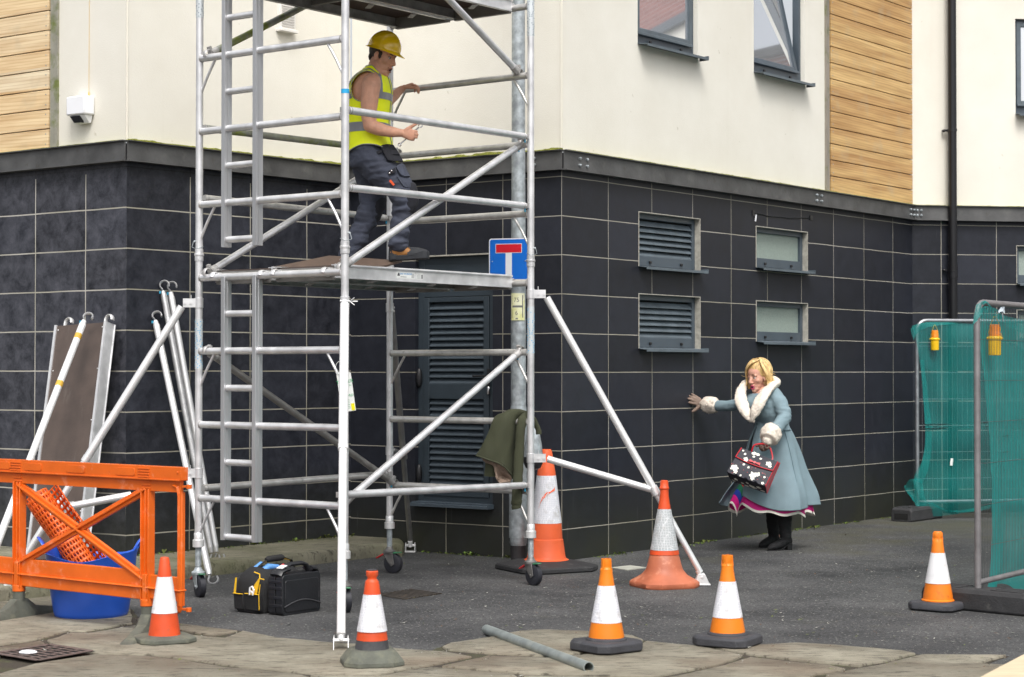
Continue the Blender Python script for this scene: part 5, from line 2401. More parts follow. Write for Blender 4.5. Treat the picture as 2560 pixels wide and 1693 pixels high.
# ------------------------------------------------------------------ gully grate, covers, drain
c1_, c2_, c3_, c4_ = gr(-12, 1645, .0), gr(122, 1623, .0), gr(228, 1639, .0), gr(95, 1663, .0)
gx = (c2_ - c1_)
gy = (c4_ - c1_)
gd = empty('drain_grate', (c1_ + c3_) / 2, 'square cast iron gully grate set in the paving', 'drain grate')
mb = MB()
q = [c1_ - (c3_ - c1_) * .04, c2_, c3_ + (c3_ - c1_) * .04, c4_]
mb.prism([p + UPZ * .021 for p in q], UPZ * .002)
mb.build('pit', DARKV, gd)
mb = MB()


def gp(u, v, z=.026):
    return c1_.lerp(c2_, u).lerp(c4_.lerp(c3_, u), v) + UPZ * z


for k in (0, 1):
    for e in (0, 1):
        p, q = (gp(e, 0), gp(e, 1)) if k else (gp(0, e), gp(1, e))
        mb.beam(p, q, .03, .006)
mb.build('frame', CAST, gd, bevel=.002)
mb = MB()
for i in range(1, 7):
    f = i / 7
    mb.beam(gp(f, .03), gp(f, .97), .014, .004)
for i in range(1, 4):
    mb.beam(gp(.03, i / 4, .0255), gp(.97, i / 4, .0255), .014, .004)
mb.build('bars', CAST, gd, bevel=.002)
mb = MB()
mb.ell(gp(.28, .42, .032), (.05, .035, .014), seg=12, rg=8)
tag(mb.build('crumpled_paper', WHITEP), 'scrap of white paper lying on the gully grate', 'litter')
mb = MB()
q = [gr(1527, 1421), gr(1575, 1415), gr(1617, 1421), gr(1568, 1427)]
mb.prism([p + UPZ * .001 for p in q], UPZ * .006)
tag(mb.build('access_cover', CONCP), 'small pale square cover set in the asphalt between the tall cones', 'access cover')
mb = MB()
q = [gr(942, 1488), gr(1030, 1474), gr(1105, 1485), gr(1010, 1500)]
mb.prism([p + UPZ * .0005 for p in q], UPZ * .004)
for i in range(9):
    t_ = (i + .5) / 9
    mb.beam(q[0].lerp(q[1], t_) + UPZ * .006, q[3].lerp(q[2], t_) + UPZ * .006, .02, .004)
tag(mb.build('drain_cover', mat('rusty_drain', (.045, .038, .032), .8, .1, .4, 14, .4, 60, dirt=((.12, .08, .04), 9, .55, .7))), 'dark rusty drain cover sunk in the asphalt under the tower', 'drain cover')
mb = MB()
pa, pb = gr(2418, 1725, .03), gr(2658, 1597, .03)
d = (pb - pa).normalized()
sdv = V((d.y, -d.x, 0))
mb.prism([pa, pb, pb + sdv * .22, pa + sdv * .22], UPZ * .03)
tag(mb.build('timber_plank', TIMB, bevel=.003), 'pale sawn timber plank at the bottom right corner', 'plank')

# ------------------------------------------------------------------ orange plastic barrier
BW = Wall(V((-3.06, 11.69, 0)), V((-2.15, 10.98, 0)))
bar = empty('plastic_barrier', BW.M @ V((BW.L, 0, 0)), 'orange plastic road barrier with crossed braces on two grey rubber feet', 'barrier')
ul, ur, ue = BW.U(50), BW.U(370), BW.U(453)
uL = ul - (ue - ur) - .02
z1 = .985
ZT, ZC, ZW = z1, z1 - .075, z1 - .145
B2, B1, B0_ = .375, .28, .205
mb = MB()
mb.bb(uL, ue + .03, -.028, .028, ZC, ZT)
mb.bb(uL + .01, ue + .02, -.034, .034, ZC - .004, ZC + .004)
mb.bb(uL + .02, ue + .01, -.012, .012, ZW, ZC)
for uc in (ul, ur):
    for k in range(4):
        mb.bb(uc - .05, uc + .05, -.033, .033, ZC + .008 + k * .016, ZC + .015 + k * .016)
    for k in range(3):
        mb.bb(uc - .035, uc + .04, -.018, .018, ZW + .012 + k * .02, ZW + .019 + k * .02)
# raised oval panels on the cap
for uc in (ul + .17, (ul + ur) / 2 - .02, ur - .16, ul - .14):
    mb.prism([V((x, -.0285, z)) for x, z in [(uc - .085, ZC + .022), (uc - .07, ZC + .014), (uc + .07, ZC + .014), (uc + .085, ZC + .022), (uc + .085, ZC + .052), (uc + .07, ZC + .06), (uc - .07, ZC + .06), (uc - .085, ZC + .052)]], V((0, -.0035, 0)))
mb.ell((ue + .005, -.03, ZC + .045), (.007, .004, .007), seg=10, rg=6)
for z in (ZC - .035, .13 + .045):
    mb.bb(ue + .02, ue + .075, -.012, .012, z - .006, z + .006)
    mb.tube((ue + .07, 0, z - .012), (ue + .07, 0, z + .012), .016, 10)
mb.build('top_rail', ORB, bar, BW.M, bevel=.006)
mb = MB()
mb.bb(uL + .02, ur - .03, -.012, .012, B0_, B2)
mb.bb(ur + .03, ue - .01, -.012, .012, B0_ + .01, B2 - .02)
mb.bb(uL, ue + .02, -.03, .03, B1 - .005, B1 + .005)
mb.build('bottom_rail', ORB, bar, BW.M, bevel=.005)
for uc in (ul, ur):
    mb = MB()
    mb.bb(uc - .033, uc + .033, -.008, .008, B0_ - .01, ZW + .01)
    mb.bb(uc - .036, uc - .028, -.026, .026, B0_ - .01, ZW + .01)
    mb.bb(uc + .028, uc + .036, -.026, .026, B0_ - .01, ZW + .01)
    mb.bb(uc - .004, uc + .004, -.022, .022, B0_ - .01, ZW + .01)
    mb.bb(uc - .012, uc + .022, -.03, .03, B0_ - .005, B2 - .02)
    mb.tube((uc, 0, B0_ - .035), (uc, 0, B0_ + .005), .040, 16)
    mb.build('post', ORB, bar, BW.M, bevel=.003)
for uc in (ue, uL + .03):
    mb = MB()
    pts = [V((uc - .05 if uc == ue else uc + .05, 0, ZW + .04)), V((uc - .012 if uc == ue else uc + .012, 0, ZW + .03)), V((uc, 0, ZW - .02)), V((uc, 0, .5)), V((uc, 0, .2)), V((uc - .01 if uc == ue else uc + .01, 0, .165)), V((uc - .05 if uc == ue else uc + .05, 0, .155))]
    mb.path(pts, [(.026, .018)] * 7, 4, ref=(0, 1, 0))
    mb.bb(uc + .004, uc + .012, -.024, .024, .19, ZW)
    mb.build('end_upright', ORB, bar, BW.M, bevel=.003)
for p, q in (((ul + .0, 0, ZW - .01), (ur - .02, 0, B2 - .05)), ((ul + .01, 0, B2 - .03), (ur + .0, 0, ZW + .01))):
    mb = MB()
    mb.beam(p, q, .022, .050, (0, 1, 0) if False else (0, 0, 1))
    mb.beam(V(p), V(q), .052, .012)
    d = (V(q) - V(p)).normalized()
    mb.build('diagonal_brace', ORB, bar, BW.M, bevel=.003)
for uc, dr in ((ur, V((-.05, -1, 0))), (ul, V((.49, .87, 0)))):
    dr.normalize()
    c = BW.M @ V((uc, 0, 0))
    sd = V((-dr.y, dr.x, 0))
    mb = MB()
    mb.tube(c + UPZ * .07, c + UPZ * (B0_ - .03), .036, 18)
    rings = []
    for t_, hw, hh in ((-.50, .035, .012), (-.46, .05, .022), (-.12, .05, .075), (-.045, .052, .125), (.045, .052, .125), (.12, .05, .075), (.46, .05, .022), (.50, .035, .012)):
        q = c + dr * t_
        rings.append([q - sd * hw, q + sd * hw, q + sd * hw * .98 + UPZ * (hh * .5), q + sd * hw * .55 + UPZ * hh, q - sd * hw * .55 + UPZ * hh, q - sd * hw * .98 + UPZ * (hh * .5)])
    mb.rings(rings)
    ft = mb.build('barrier_foot', RUBG, bar, bevel=.004, ang=30)

# ------------------------------------------------------------------ blue tub, orange mesh roll
tc0 = V((-2.63, 11.78, 0))
tub = empty('flexible_tub', tc0, 'blue flexible plastic tub with two rim handles behind the orange barrier', 'tub')
mb = MB()
H = .40
prof = [(.0, .0), (.20, .0), (.222, .012), (.23, .035), (.258, .2), (.280, H - .03), (.287, H - .012), (.290, H), (.285, H + .003), (.279, H - .004), (.272, H - .04), (.25, .2), (.22, .03), (.0, .025)]
mb.lathe(prof, tc0, 48)
for i, v in enumerate(mb.v):
    a = math.atan2(v.y - tc0.y, v.x - tc0.x)
    k = max(0, (v.z / H)) ** 2
    v.z += k * (.028 * math.cos(2 * a + .1) + .006 * math.sin(5 * a))
mb.build('tub_body', TUBB, tub, ang=50)
for s_ in (-1, 1):
    mb = MB()
    ah = .08 if s_ > 0 else math.pi + .25
    pts = []
    for i in range(13):
        t_ = -1 + 2 * i / 12
        a = ah + t_ * .30
        lift = (1 - t_ * t_) ** .5 if abs(t_) < 1 else 0
        rr_2 = .284 + .035 * lift
        pts.append(tc0 + V((rr_2 * math.cos(a), rr_2 * math.sin(a), H + .022 + .075 * lift)))
    mb.path(pts, [(.016, .008)] * 13, 10, round_=True)
    mb.build('handle', TUBB, tub)

rl0, rl1 = at(232, 1445, 11.92), at(92, 1238, 12.02)
ax = (rl1 - rl0)
Lr = ax.length
ax.normalize()
rx, ry = perp(ax)
mb = MB()


def spi(th, l_):
    r_ = .048 + .0062 * th / 1.57 * .9 + .003 * math.sin(3 * th + l_ * 9)
    if th > 12.2:
        r_ += (th - 12.2) * .030
    return rl0 + ax * (l_ * Lr) + (rx * math.cos(th) + ry * math.sin(th)) * r_


nl, nt = 17, 52
for j in range(nt):
    for i in range(nl):
        t0, t1 = 14.2 * j / nt, 14.2 * (j + 1) / nt
        l0, l1 = i / nl, (i + 1) / nl
        cs_ = [(t0, l0), (t0, (l0 + l1) / 2), (t0, l1), ((t0 + t1) / 2, l1), (t1, l1), (t1, (l0 + l1) / 2), (t1, l0), ((t0 + t1) / 2, l0)]
        tm, lm = (t0 + t1) / 2, (l0 + l1) / 2
        inn_ = []
        for k, (t_, l_) in enumerate(cs_):
            f = .66 if k % 2 else .50
            inn_.append((tm + (t_ - tm) * f, lm + (l_ - lm) * f))
        vs = [spi(*c_) for c_ in cs_] + [spi(*c_) for c_ in inn_]
        mb.add(vs, [(k, (k + 1) % 8, (k + 1) % 8 + 8, k + 8) for k in range(8)])
me_ = mb.build('barrier_mesh_roll', mat('mesh_orange', (.85, .13, .01), .4, 0, .1, 6))
sm_ = me_.modifiers.new('th', 'SOLIDIFY')
sm_.thickness = .004
tag(me_, 'roll of orange perforated barrier mesh standing tilted in the blue tub', 'mesh roll')

# ------------------------------------------------------------------ spare deck and tubes leaning on the wall
TLp, TRp = at(143, 815, 14.80), at(262, 806, 14.52)
BLp, BRp = at(70, 1398, 14.28), at(191, 1400, 14.0)
ld = empty('leaning_platform', (BLp + BRp) / 2, 'spare scaffold deck with brown board leaning against the tiled wall at left', 'platform')
X1 = (TRp - TLp).normalized()
Z1 = ((TLp - BLp) + (TRp - BRp)).normalized()
N1 = X1.cross(Z1).normalized()
if N1.y > 0:
    N1 = -N1
Bk = -N1
mb = MB()
mb.prism([TLp, TRp, BRp, BLp], Bk * .01)
mb.build('deck', PLYB, ld)
for p, q, s_ in ((TLp, BLp, -1), (TRp, BRp, 1)):
    mb = MB()
    d = (q - p).normalized()
    e_ = X1 * s_
    p = p - d * .005
    q = q + d * .01
    for o, tw, th in ((e_ * .010 + N1 * .004, .024, .012), (e_ * .020 + Bk * .045, .005, .09), (e_ * .012 + Bk * .09, .034, .005)):
        c0_, c1__ = p + o, q + o
        m3 = rotm(X1, d, N1)
        mb.box((c0_ + c1__) / 2, (tw, (q - p).length, th), m3)
    mb.build('side_beam', ALU, ld)
mb = MB()
for f in (.02, .33, .66, .98):
    a_, b_2 = TLp.lerp(BLp, f), TRp.lerp(BRp, f)
    mb.box((a_ + b_2) / 2 + Bk * .045, ((b_2 - a_).length, .04, .07), rotm(X1, Z1, N1))
mb.build('cross_beams', ALUD, ld)
mb = MB()
for p in (TLp + X1 * .05, TRp - X1 * .03):
    pts = [p - Z1 * .01 + Bk * .04]
    for i in range(8):
        t_ = math.pi * (1.0 - i / 7 * 1.05)
        pts.append(p + Z1 * (.035 + .035 * math.sin(t_)) + X1 * (.0 + .035 + .035 * math.cos(t_)) + Bk * .04)
    mb.path(pts, [(.020, .009)] * len(pts), 8, ref=N1)
mb.build('hooks', ALUW, ld)
mb = MB()
for f in (.02, .2, .42, .62, .8):
    for s_, p, q in ((1, TLp, BLp), (-1, TRp, BRp)):
        c = p.lerp(q, f) + X1 * (s_ * .018) + N1 * .001
        mb.ell(c, .006, seg=8, rg=4)
c = BLp.lerp(BRp, .3)
mb.build('rivets', ALU, ld)


def leaning(p, q, lab, hook_top=True, hook_bot=True, m_=ALUW, r=.0255, flip=1, ochre=False):
    """loose brace leaning on a wall: p top, q bottom"""
    t = empty('scaffold_brace', q, lab, 'brace', 'loose scaffold braces leaning against the wall')
    d = (q - p).normalized()
    mb = MB()
    mb.tube(p + d * .05, q - d * .05, r, 20)
    mb.path([p + d * .01, p + d * .06], [.018, r], 14)
    mb.path([q - d * .06, q - d * .01], [r, .018], 14)
    mb.build('tube', m_, t)
    for e_, dd, on in ((p, -d, hook_top), (q, d, hook_bot)):
        if not on:
            continue
        mb = MB()
        x = V((flip, 0, 0))
        x = (x - dd * x.dot(dd)).normalized()
        pts = [e_]
        for i in range(9):
            th = math.pi * (1.05 - i / 8 * 1.2)
            pts.append(e_ + dd * (.035 + .036 * math.sin(th)) + x * (.02 + .036 * math.cos(th)))
        mb.path(pts, [(.017, .007)] * len(pts), 8, ref=x.cross(dd))
        mb.build('hook', ALU, t)
    mb = MB()
    x = V((-flip, 0, 0))
    mb.box(p + d * .02 + x * .02, (.02, .02, .02))
    mb.build('trigger', mat('blue_trigger', (.02, .28, .45)), t)
    if ochre:
        mb = MB()
        for f in (.06, .25):
            c = p.lerp(q, f)
            mb.path([c, c + d * .05], [r + .0008] * 2, 20)
        mb.build('paint_mark', mat('ochre_paint', (.6, .36, .05), .7), t)
    return t


leaning(at(211, 800, 14.45), gr(-54, 1480, .03), 'white tube propped across the leaning spare deck, with ochre paint marks', True, False, MATS['bright_aluminium'], .027, ochre=True)
leaning(at(388, 800, 14.72), gr(524, 1440, .05), 'shortest of three loose braces beside the left stabiliser, its hook lowest', flip=1)
leaning(at(407, 725, 14.80), gr(529, 1385, .13), 'middle one of three loose braces beside the left stabiliser, with worn dark marks', m_=mat('scuffed_aluminium', (.6, .6, .6), .42, .75, .2, 12, .06, 90, dirt=((.25, .24, .23), 26, .6, .8)))
leaning(at(426, 728, 14.84), gr(541, 1383, .13), 'rightmost of three loose braces beside the left stabiliser', flip=1)

# ------------------------------------------------------------------ tool bag and case
cu_ = V((.61, .79, 0)).normalized()
cv = V((-.79, .61, 0)).normalized()
cc = V((-1.438, 11.80, 0))
cs2 = empty('tool_case', cc, 'black hard plastic tool case standing upright beside the tool bag', 'tool case')


def CP_(a, b, z):
    return cc + cu_ * a + cv * b + UPZ * z


def rr_poly(w_, h_, r, n=4, z0_=.0):
    out = []
    for cx, cz, a0 in ((w_ - r, h_ - r, 0), (r, h_ - r, 90), (r, r, 180), (w_ - r, r, 270)):
        for i in range(n + 1):
            a = R(a0 + 90 * i / n)
            out.append((cx + r * math.cos(a), z0_ + cz + r * math.sin(a)))
    return out


CW, CH, CD_ = .345, .315, .125
mb = MB()
out = rr_poly(CW, CH, .03)
# handle recess cut out of the outline top
top = [(x, z) for x, z in out]
poly = []
for x, z in out:
    poly.append((x, z))
idx = max(range(len(poly)), key=lambda i: (poly[i][1], -poly[i][0]))
for b0_, b1_ in ((.0, .058), (.067, CD_)):
    mb.prism([CP_(x, b0_, z) for x, z in rr_poly(CW, .255, .028)], cv * (b1_ - b0_))
# raised rim and panel relief
mb.prism([CP_(x + .02, -.006, z + .02) for x, z in rr_poly(CW - .04, .20, .02)], cv * .006)
for zz_ in (.06, .11, .17, .21):
    mb.box(CP_(.004, CD_ / 2, zz_), (.012, CD_ * .9, .02), rotm(cu_, cv, UPZ))
mb.build('case_shell', CASEK, cs2, bevel=.005)
mb = MB()
pts = [CP_(.06, .06, .25), CP_(.085, .06, .295), CP_(.12, .06, .312), CP_(.23, .06, .312), CP_(.27, .06, .30), CP_(.30, .06, .25)]
mb.path(pts, [(.022, .014)] * 6, 10, ref=cv)
mb.path([CP_(.0, .06, .25), CP_(.02, .06, .275), CP_(.06, .06, .285), CP_(.09, .06, .285)], [(.05, .018)] * 4, 8, ref=cv)
mb.path([CP_(.29, .06, .275), CP_(.33, .06, .27), CP_(.345, .06, .24)], [(.05, .018)] * 3, 8, ref=cv)
mb.build('handle', CASEK, cs2)
mb = MB()
mb.box(CP_(.035, .04, .303), (.05, .05, .004), rotm((cu_ + UPZ * .35).normalized(), cv, (cu_ + UPZ * .35).normalized().cross(cv)))
mb.build('white_label', WHITEP, cs2)
mb = MB()
pts = [CP_(.01 + .33 * i / 12, -.008, .055 + .035 * math.sin(math.pi * i / 12)) for i in range(13)]
mb.path(pts, .004, 6)
mb.prism([CP_(.315, -.008, .09), CP_(.325, -.008, .09), CP_(.325, -.008, .13), CP_(.315, -.008, .125)], -cv * .001)
mb.build('moulded_rib', mat('case_rib', (.05, .05, .055), .4), cs2)

bc = cc + cv * .16 + cu_ * .02
bg_ = empty('tool_bag', bc, 'open black fabric tool bag with yellow trim and padded handle', 'tool bag')


def BP(a, b, z):
    return bc + cu_ * a + cv * b + UPZ * z


mb = MB()
BW_, BL_, BH_ = .275, .44, .22
rings = []
for z, k in ((.0, .94), (.012, 1.0), (.06, 1.03), (.12, 1.02), (.19, .98), (.235, .86), (.265, .62), (.285, .40)):
    hw, hl = BW_ / 2 * k, BL_ / 2 * (1 - (1 - k) * .6)
    ring = []
    for i in range(28):
        a = 2 * math.pi * i / 28
        sx_, sy_ = math.cos(a), math.sin(a)
        e_ = .55
        x = math.copysign(abs(sx_) ** e_, sx_) * hl
        y = math.copysign(abs(sy_) ** e_, sy_) * hw
        n_ = .006 * noise.noise(V((x * 15, y * 15, z * 20)))
        ring.append(BP(.17 + x + n_, BW_ / 2 + y + n_ + .0, z + n_))
    rings.append(ring)
mb.rings(rings)
mb.build('bag_body', BAGK, bg_, ang=60)
mb = MB()
for b0_, b1_, z_ in ((.005, .13, .125), (.15, .235, .12)):
    mb.prism([BP(-.055, b0_, .02), BP(-.055, b1_, .02), BP(-.062, b1_, z_), BP(-.062, b0_, z_)], cu_ * .03)
mb.build('pockets', BAGK, bg_, bevel=.006)
mb = MB()
for b0_, b1_, z_ in ((.005, .13, .126), (.15, .235, .121)):
    mb.path([BP(-.063, b0_, z_), BP(-.066, (b0_ + b1_) / 2, z_), BP(-.063, b1_, z_)], [(.005, .003)] * 3, 6)
mb.path([BP(-.058, .006, .03), BP(-.064, .004, .125), BP(-.05, .006, .19)], [(.004, .003)] * 3, 6)
mb.prism([BP(-.058, .03, .128), BP(-.058, .012, .20), BP(-.035, .025, .235), BP(-.045, .085, .16), BP(-.055, .09, .128)], cu_ * .006)
mb.prism([BP(-.058, .222, .122), BP(-.058, .236, .122), BP(-.045, .236, .215), BP(-.045, .226, .22)], cu_ * .006)
mb.path([BP(-.03, .08, .262), BP(-.02, .04, .25), BP(-.04, .02, .225), BP(-.03, -.01, .22)], .004, 6)
mb.path([BP(.02, .14, .25), BP(.06, .12, .29), BP(.12, .105, .325)], [(.009, .003)] * 3, 6)
mb.path([BP(.24, .10, .325), BP(.32, .10, .31), BP(.36, .11, .26)], [(.009, .003)] * 3, 6)
mb.build('yellow_trim', YEL, bg_)
mb = MB()
pts = [BP(.015, .135, .25), BP(.055, .115, .295), BP(.11, .105, .328), BP(.25, .10, .332), BP(.32, .10, .31), BP(.36, .11, .25)]
mb.path(pts, [(.013, .004)] * 6, 8)
mb.path([BP(.10, .105, .326), BP(.12, .105, .33), BP(.235, .10, .333), BP(.25, .10, .332)], [.014, .021, .021, .014], 12)
mb.build('handle', BAGK, bg_)
mb = MB()
mb.path([BP(-.067, .055, .12), BP(-.067, .045, .155), BP(-.067, .06, .175), BP(-.067, .08, .165), BP(-.067, .082, .12)], .006, 8)
mb.path([BP(-.067, .055, .13), BP(-.067, .066, .145), BP(-.067, .08, .14)], .005, 8)
mb.build('white_flex', WHITEP, bg_)
mb = MB()
mb.path([BP(.04, .10, .25), BP(.10, .08, .285), BP(.16, .06, .28)], [.018, .022, .016], 10, round_=True)
mb.path([BP(.02, .16, .26), BP(.10, .15, .30)], [.012, .014], 10, round_=True)
mb.build('blue_tool', LBLUE, bg_)
mb = MB()
mb.path([BP(.14, .04, .262), BP(.18, .03, .285), BP(.20, .03, .262)], [.014, .018, .012], 10, round_=True)
mb.build('red_tool', REDP, bg_)


# ------------------------------------------------------------------ mesh fences, feet, netting, warning lamps
def fence(base, d, L, lab, sp, ztop=2.0, zbot=.17, r=.021, hz=.272, z0_=.40, m_=FENT, n_h=6, side=1):
    d = V(d).normalized()
    t = empty('mesh_fence', base, lab, 'fence', 'temporary mesh fence panels')
    P_ = lambda u, z: V(base) + d * u + UPZ * z
    mb = MB()
    bR = .11
    pts = [P_(0, .05), P_(0, ztop - bR)]
    for i in range(1, 7):
        a = math.pi / 2 * i / 6
        pts.append(P_(bR - bR * math.cos(a), ztop - bR + bR * math.sin(a)))
    pts.append(P_(L - bR, ztop))
    for i in range(1, 7):
        a = math.pi / 2 * i / 6
        pts.append(P_(L - bR + bR * math.sin(a), ztop - bR + bR * math.cos(a)))
    pts.append(P_(L, .05))
    mb.path(pts, r, 16)
    mb.build('frame', m_, t)
    mb = MB()
    mb.tube(P_(0, zbot), P_(L, zbot), r - .002, 14)
    mb.build('bottom_tube', m_, t)
    mb = MB()
    x = sp
    while x < L - .01:
        mb.tube(P_(x, zbot), P_(x, ztop - (0 if x > bR and x < L - bR else bR * .7)), .0016, 4, False)
        x += sp
    z = z0_
    for i in range(n_h):
        mb.tube(P_(0, z + i * hz) + V((0, -.003, 0)), P_(L, z + i * hz) + V((0, -.003, 0)), .0019, 5, False)
    mb.build('wire_mesh', WIRE if m_ is FENB else mat('bright_wire', (.4, .42, .43), .45, .7, .1), t)
    return t


f1b, f1d = V((3.0, 12.13, 0)), V((.5, .7, 0)).normalized()
f2b, f2d = V((4.2, 19.5, 0)), V((1.22, .30, 0)).normalized()
fence(f1b, f1d, 3.4, 'nearer grey mesh fence panel at the right edge, standing in the larger block', .028, 1.98, .173, m_=FENB, z0_=.40, hz=.268)
fence(f2b, f2d, 3.4, 'farther mesh fence panel parallel to the back wall, behind the green netting', .057, 2.06, .18, m_=FENT, z0_=.42, hz=.275)


def block(c, d, lab, L=.76, W=.235, H=.14):
    d = V(d).normalized()
    sd = V((-d.y, d.x, 0))
    t = empty('fence_foot', c, lab, 'fence foot', 'rubber fence feet')
    mb = MB()
    rings = []
    for u, k, h in ((-L / 2, .92, H * .86), (-L / 2 + .025, 1, H), (L / 2 - .025, 1, H), (L / 2, .92, H * .86)):
        q = V(c) + d * u
        hw = W / 2 * k
        rings.append([q - sd * hw + UPZ * .012, q - sd * hw + UPZ * (h * .8), q - sd * hw * .86 + UPZ * h, q + sd * hw * .86 + UPZ * h, q + sd * hw + UPZ * (h * .8), q + sd * hw + UPZ * .012, q + sd * hw * .9, q - sd * hw * .9])
    mb.rings(rings)
    b_ = mb.build('block', RUBBER, t, bevel=.006, ang=30)
    for u0_, u1_ in ((-L * .42, -L * .14), (L * .14, L * .42)):
        mb = MB()
        for s_ in (-.28, 0, .28):
            mb.beam(V(c) + d * u0_ + sd * W * s_ + UPZ * (H + .002), V(c) + d * u1_ + sd * W * s_ + UPZ * (H + .002), .035, .008)
        mb.build('grip_ribs', RUBBER, b_, bevel=.003)
    mb = MB()
    q = V(c) - d * (L / 2 + .002)
    mb.box(q + UPZ * .055, (.006, W * .62, .055), rotm(d, sd, UPZ))
    q = V(c) + d * (L / 2 + .002)
    mb.box(q + UPZ * .055, (.006, W * .62, .055), rotm(d, sd, UPZ))
    mb.build('hand_slots', DARKV, b_)
    return t


block(f1b - f1d * .0 + V((.02, -.02, 0)), V((.72, -.69, 0)), 'black rubber fence block behind the scuffed cone at right')
block(V((4.19, 19.47, 0)), V((.62, .78, 0)), 'black rubber fence block with dark hand slot at the corner of the walls', .72, .24)

FP1 = (f1b, f1b + f1d * 3)
FP2 = (f2b, f2b + f2d * 3)


def fp(px, py, pl, off=0.):
    P, Q = pl
    d = (Q - P).normalized()
    n = V((-d.y, d.x, 0))
    if n.y < 0:
        n = -n
    return onv(px, py, P + n * off, Q + n * off)


def grid(rows, pl, off):
    out = []
    for r_i, row in enumerate(rows):
        out.append([fp(p[0], p[1], pl, off + (p[2] if len(p) > 2 else 0)) for p in row])
    return out


rows = [
    [(2279, 816, -.02), (2300, 809), (2345, 806), (2430, 813, .0), (2540, 815), (2700, 812), (2900, 812)],
    [(2290, 850, -.02), (2312, 850), (2350, 850), (2430, 850, -.03), (2540, 850), (2700, 850), (2900, 850)],
    [(2301, 920, 0), (2325, 920, -.02), (2360, 930, .01), (2430, 930, -.03), (2540, 920, .01), (2700, 920), (2900, 920)],
    [(2309, 1010), (2332, 1010, .02), (2365, 1010, -.03), (2430, 1010, -.02), (2540, 1010, -.03), (2700, 1010), (2900, 1010)],
    [(2313, 1100), (2335, 1100, -.02), (2370, 1100, -.02), (2430, 1100, -.04), (2540, 1100, .01), (2700, 1100), (2900, 1100)],
    [(2307, 1150), (2330, 1160, 0), (2370, 1160, -.02), (2430, 1160, .01), (2540, 1160), (2700, 1160), (2900, 1160)],
    [(2284, 1196), (2320, 1205, .01), (2370, 1210, -.04), (2430, 1215, -.02), (2540, 1215), (2700, 1215), (2900, 1215)],
    [(2290, 1255), (2315, 1262, -.02), (2370, 1262, -.03), (2430, 1250, -.03), (2540, 1245), (2700, 1240), (2900, 1240)],
    [(2300, 1293), (2330, 1291), (2375, 1288), (2430, 1279), (2500, 1262), (2700, 1262), (2900, 1262)],
]
nt1 = empty('debris_netting', fp(2300, 1290, FP2), 'dark teal netting sagging from the farther fence panel, torn away at its left edge', 'netting', 'green debris netting')
mb = MB()
mb.sheet(grid(rows, FP2, -.045), 70, 90, .0, .012, 6)
mb.build('net_sheet', NET, nt1, ang=80)
mb = MB()
mb.sheet(grid([[(2262, 1215), (2275, 1200, -.04), (2292, 1196, -.02), (2305, 1200)], [(2260, 1222, -.03), (2275, 1225, .02), (2295, 1228, -.06), (2310, 1235)], [(2268, 1232), (2280, 1245, -.04), (2298, 1262, 0), (2318, 1268)], [(2282, 1246), (2288, 1262), (2300, 1285, -.03), (2316, 1290)]], FP2, -.06), 24, 20, 0, .02, 18)
mb.sheet(grid([[(2276, 822), (2290, 812), (2320, 806), (2380, 806), (2450, 812)], [(2284, 850, -.02), (2296, 830, 0), (2330, 816, -.02), (2390, 811), (2455, 815)]], FP2, -.055), 20, 8, 0, .01, 20)
mb.sheet(grid([[(2301, 900), (2309, 900)], [(2309, 1010), (2322, 1010)], [(2313, 1100), (2330, 1100)], [(2303, 1160), (2322, 1165)], [(2286, 1200), (2306, 1210)]], FP2, -.056), 6, 40, 0, .01, 12)
mb.sheet(grid([[(2310, 1250), (2340, 1262)], [(2360, 1275), (2380, 1280)], [(2440, 1270), (2445, 1278)], [(2500, 1256), (2505, 1264)]], FP2, -.05), 6, 20, 0, .004, 12)
mb.build('gathered_edge', NET, nt1, ang=80)
rows = [
    [(2452, 770, 0), (2468, 764), (2482, 772), (2505, 790), (2545, 801), (2640, 806), (2800, 812), (3000, 816)],
    [(2452, 820, .0), (2468, 820, -.01), (2486, 830, .01), (2510, 832, -.02), (2548, 840, .01), (2640, 840), (2800, 840), (3000, 840)],
    [(2455, 890), (2472, 890), (2490, 895, .02), (2514, 890, .01), (2550, 890, .0), (2640, 890), (2800, 890), (3000, 890)],
    [(2463, 990), (2480, 990, -.01), (2496, 990, .01), (2516, 990, .02), (2550, 990), (2640, 990), (2800, 990), (3000, 990)],
    [(2473, 1090), (2488, 1090, .0), (2502, 1090, .02), (2520, 1090, .02), (2552, 1090), (2640, 1090), (2800, 1090), (3000, 1090)],
    [(2477, 1165), (2489, 1165), (2501, 1165), (2518, 1165, .02), (2552, 1165), (2640, 1165), (2800, 1165), (3000, 1165)],
    [(2480, 1270), (2492, 1270, -.01), (2505, 1270), (2522, 1270, .02), (2552, 1270), (2640, 1270), (2800, 1270), (3000, 1270)],
    [(2479, 1380), (2490, 1380), (2502, 1380), (2520, 1380, .02), (2552, 1380), (2640, 1380), (2800, 1380), (3000, 1380)],
    [(2468, 1472), (2480, 1470), (2494, 1460), (2520, 1462, .01), (2552, 1478), (2640, 1490), (2800, 1480), (3000, 1470)],
]
nt2 = empty('debris_netting', fp(2480, 1460, FP1), 'brighter teal netting behind the wires of the nearer fence panel at the right edge', 'netting', 'green debris netting')
mb = MB()
mb.sheet(grid(rows, FP1, .11), 70, 90, 0, .010, 9)
mb.build('net_sheet', NET2, nt2, ang=80)
mb = MB()
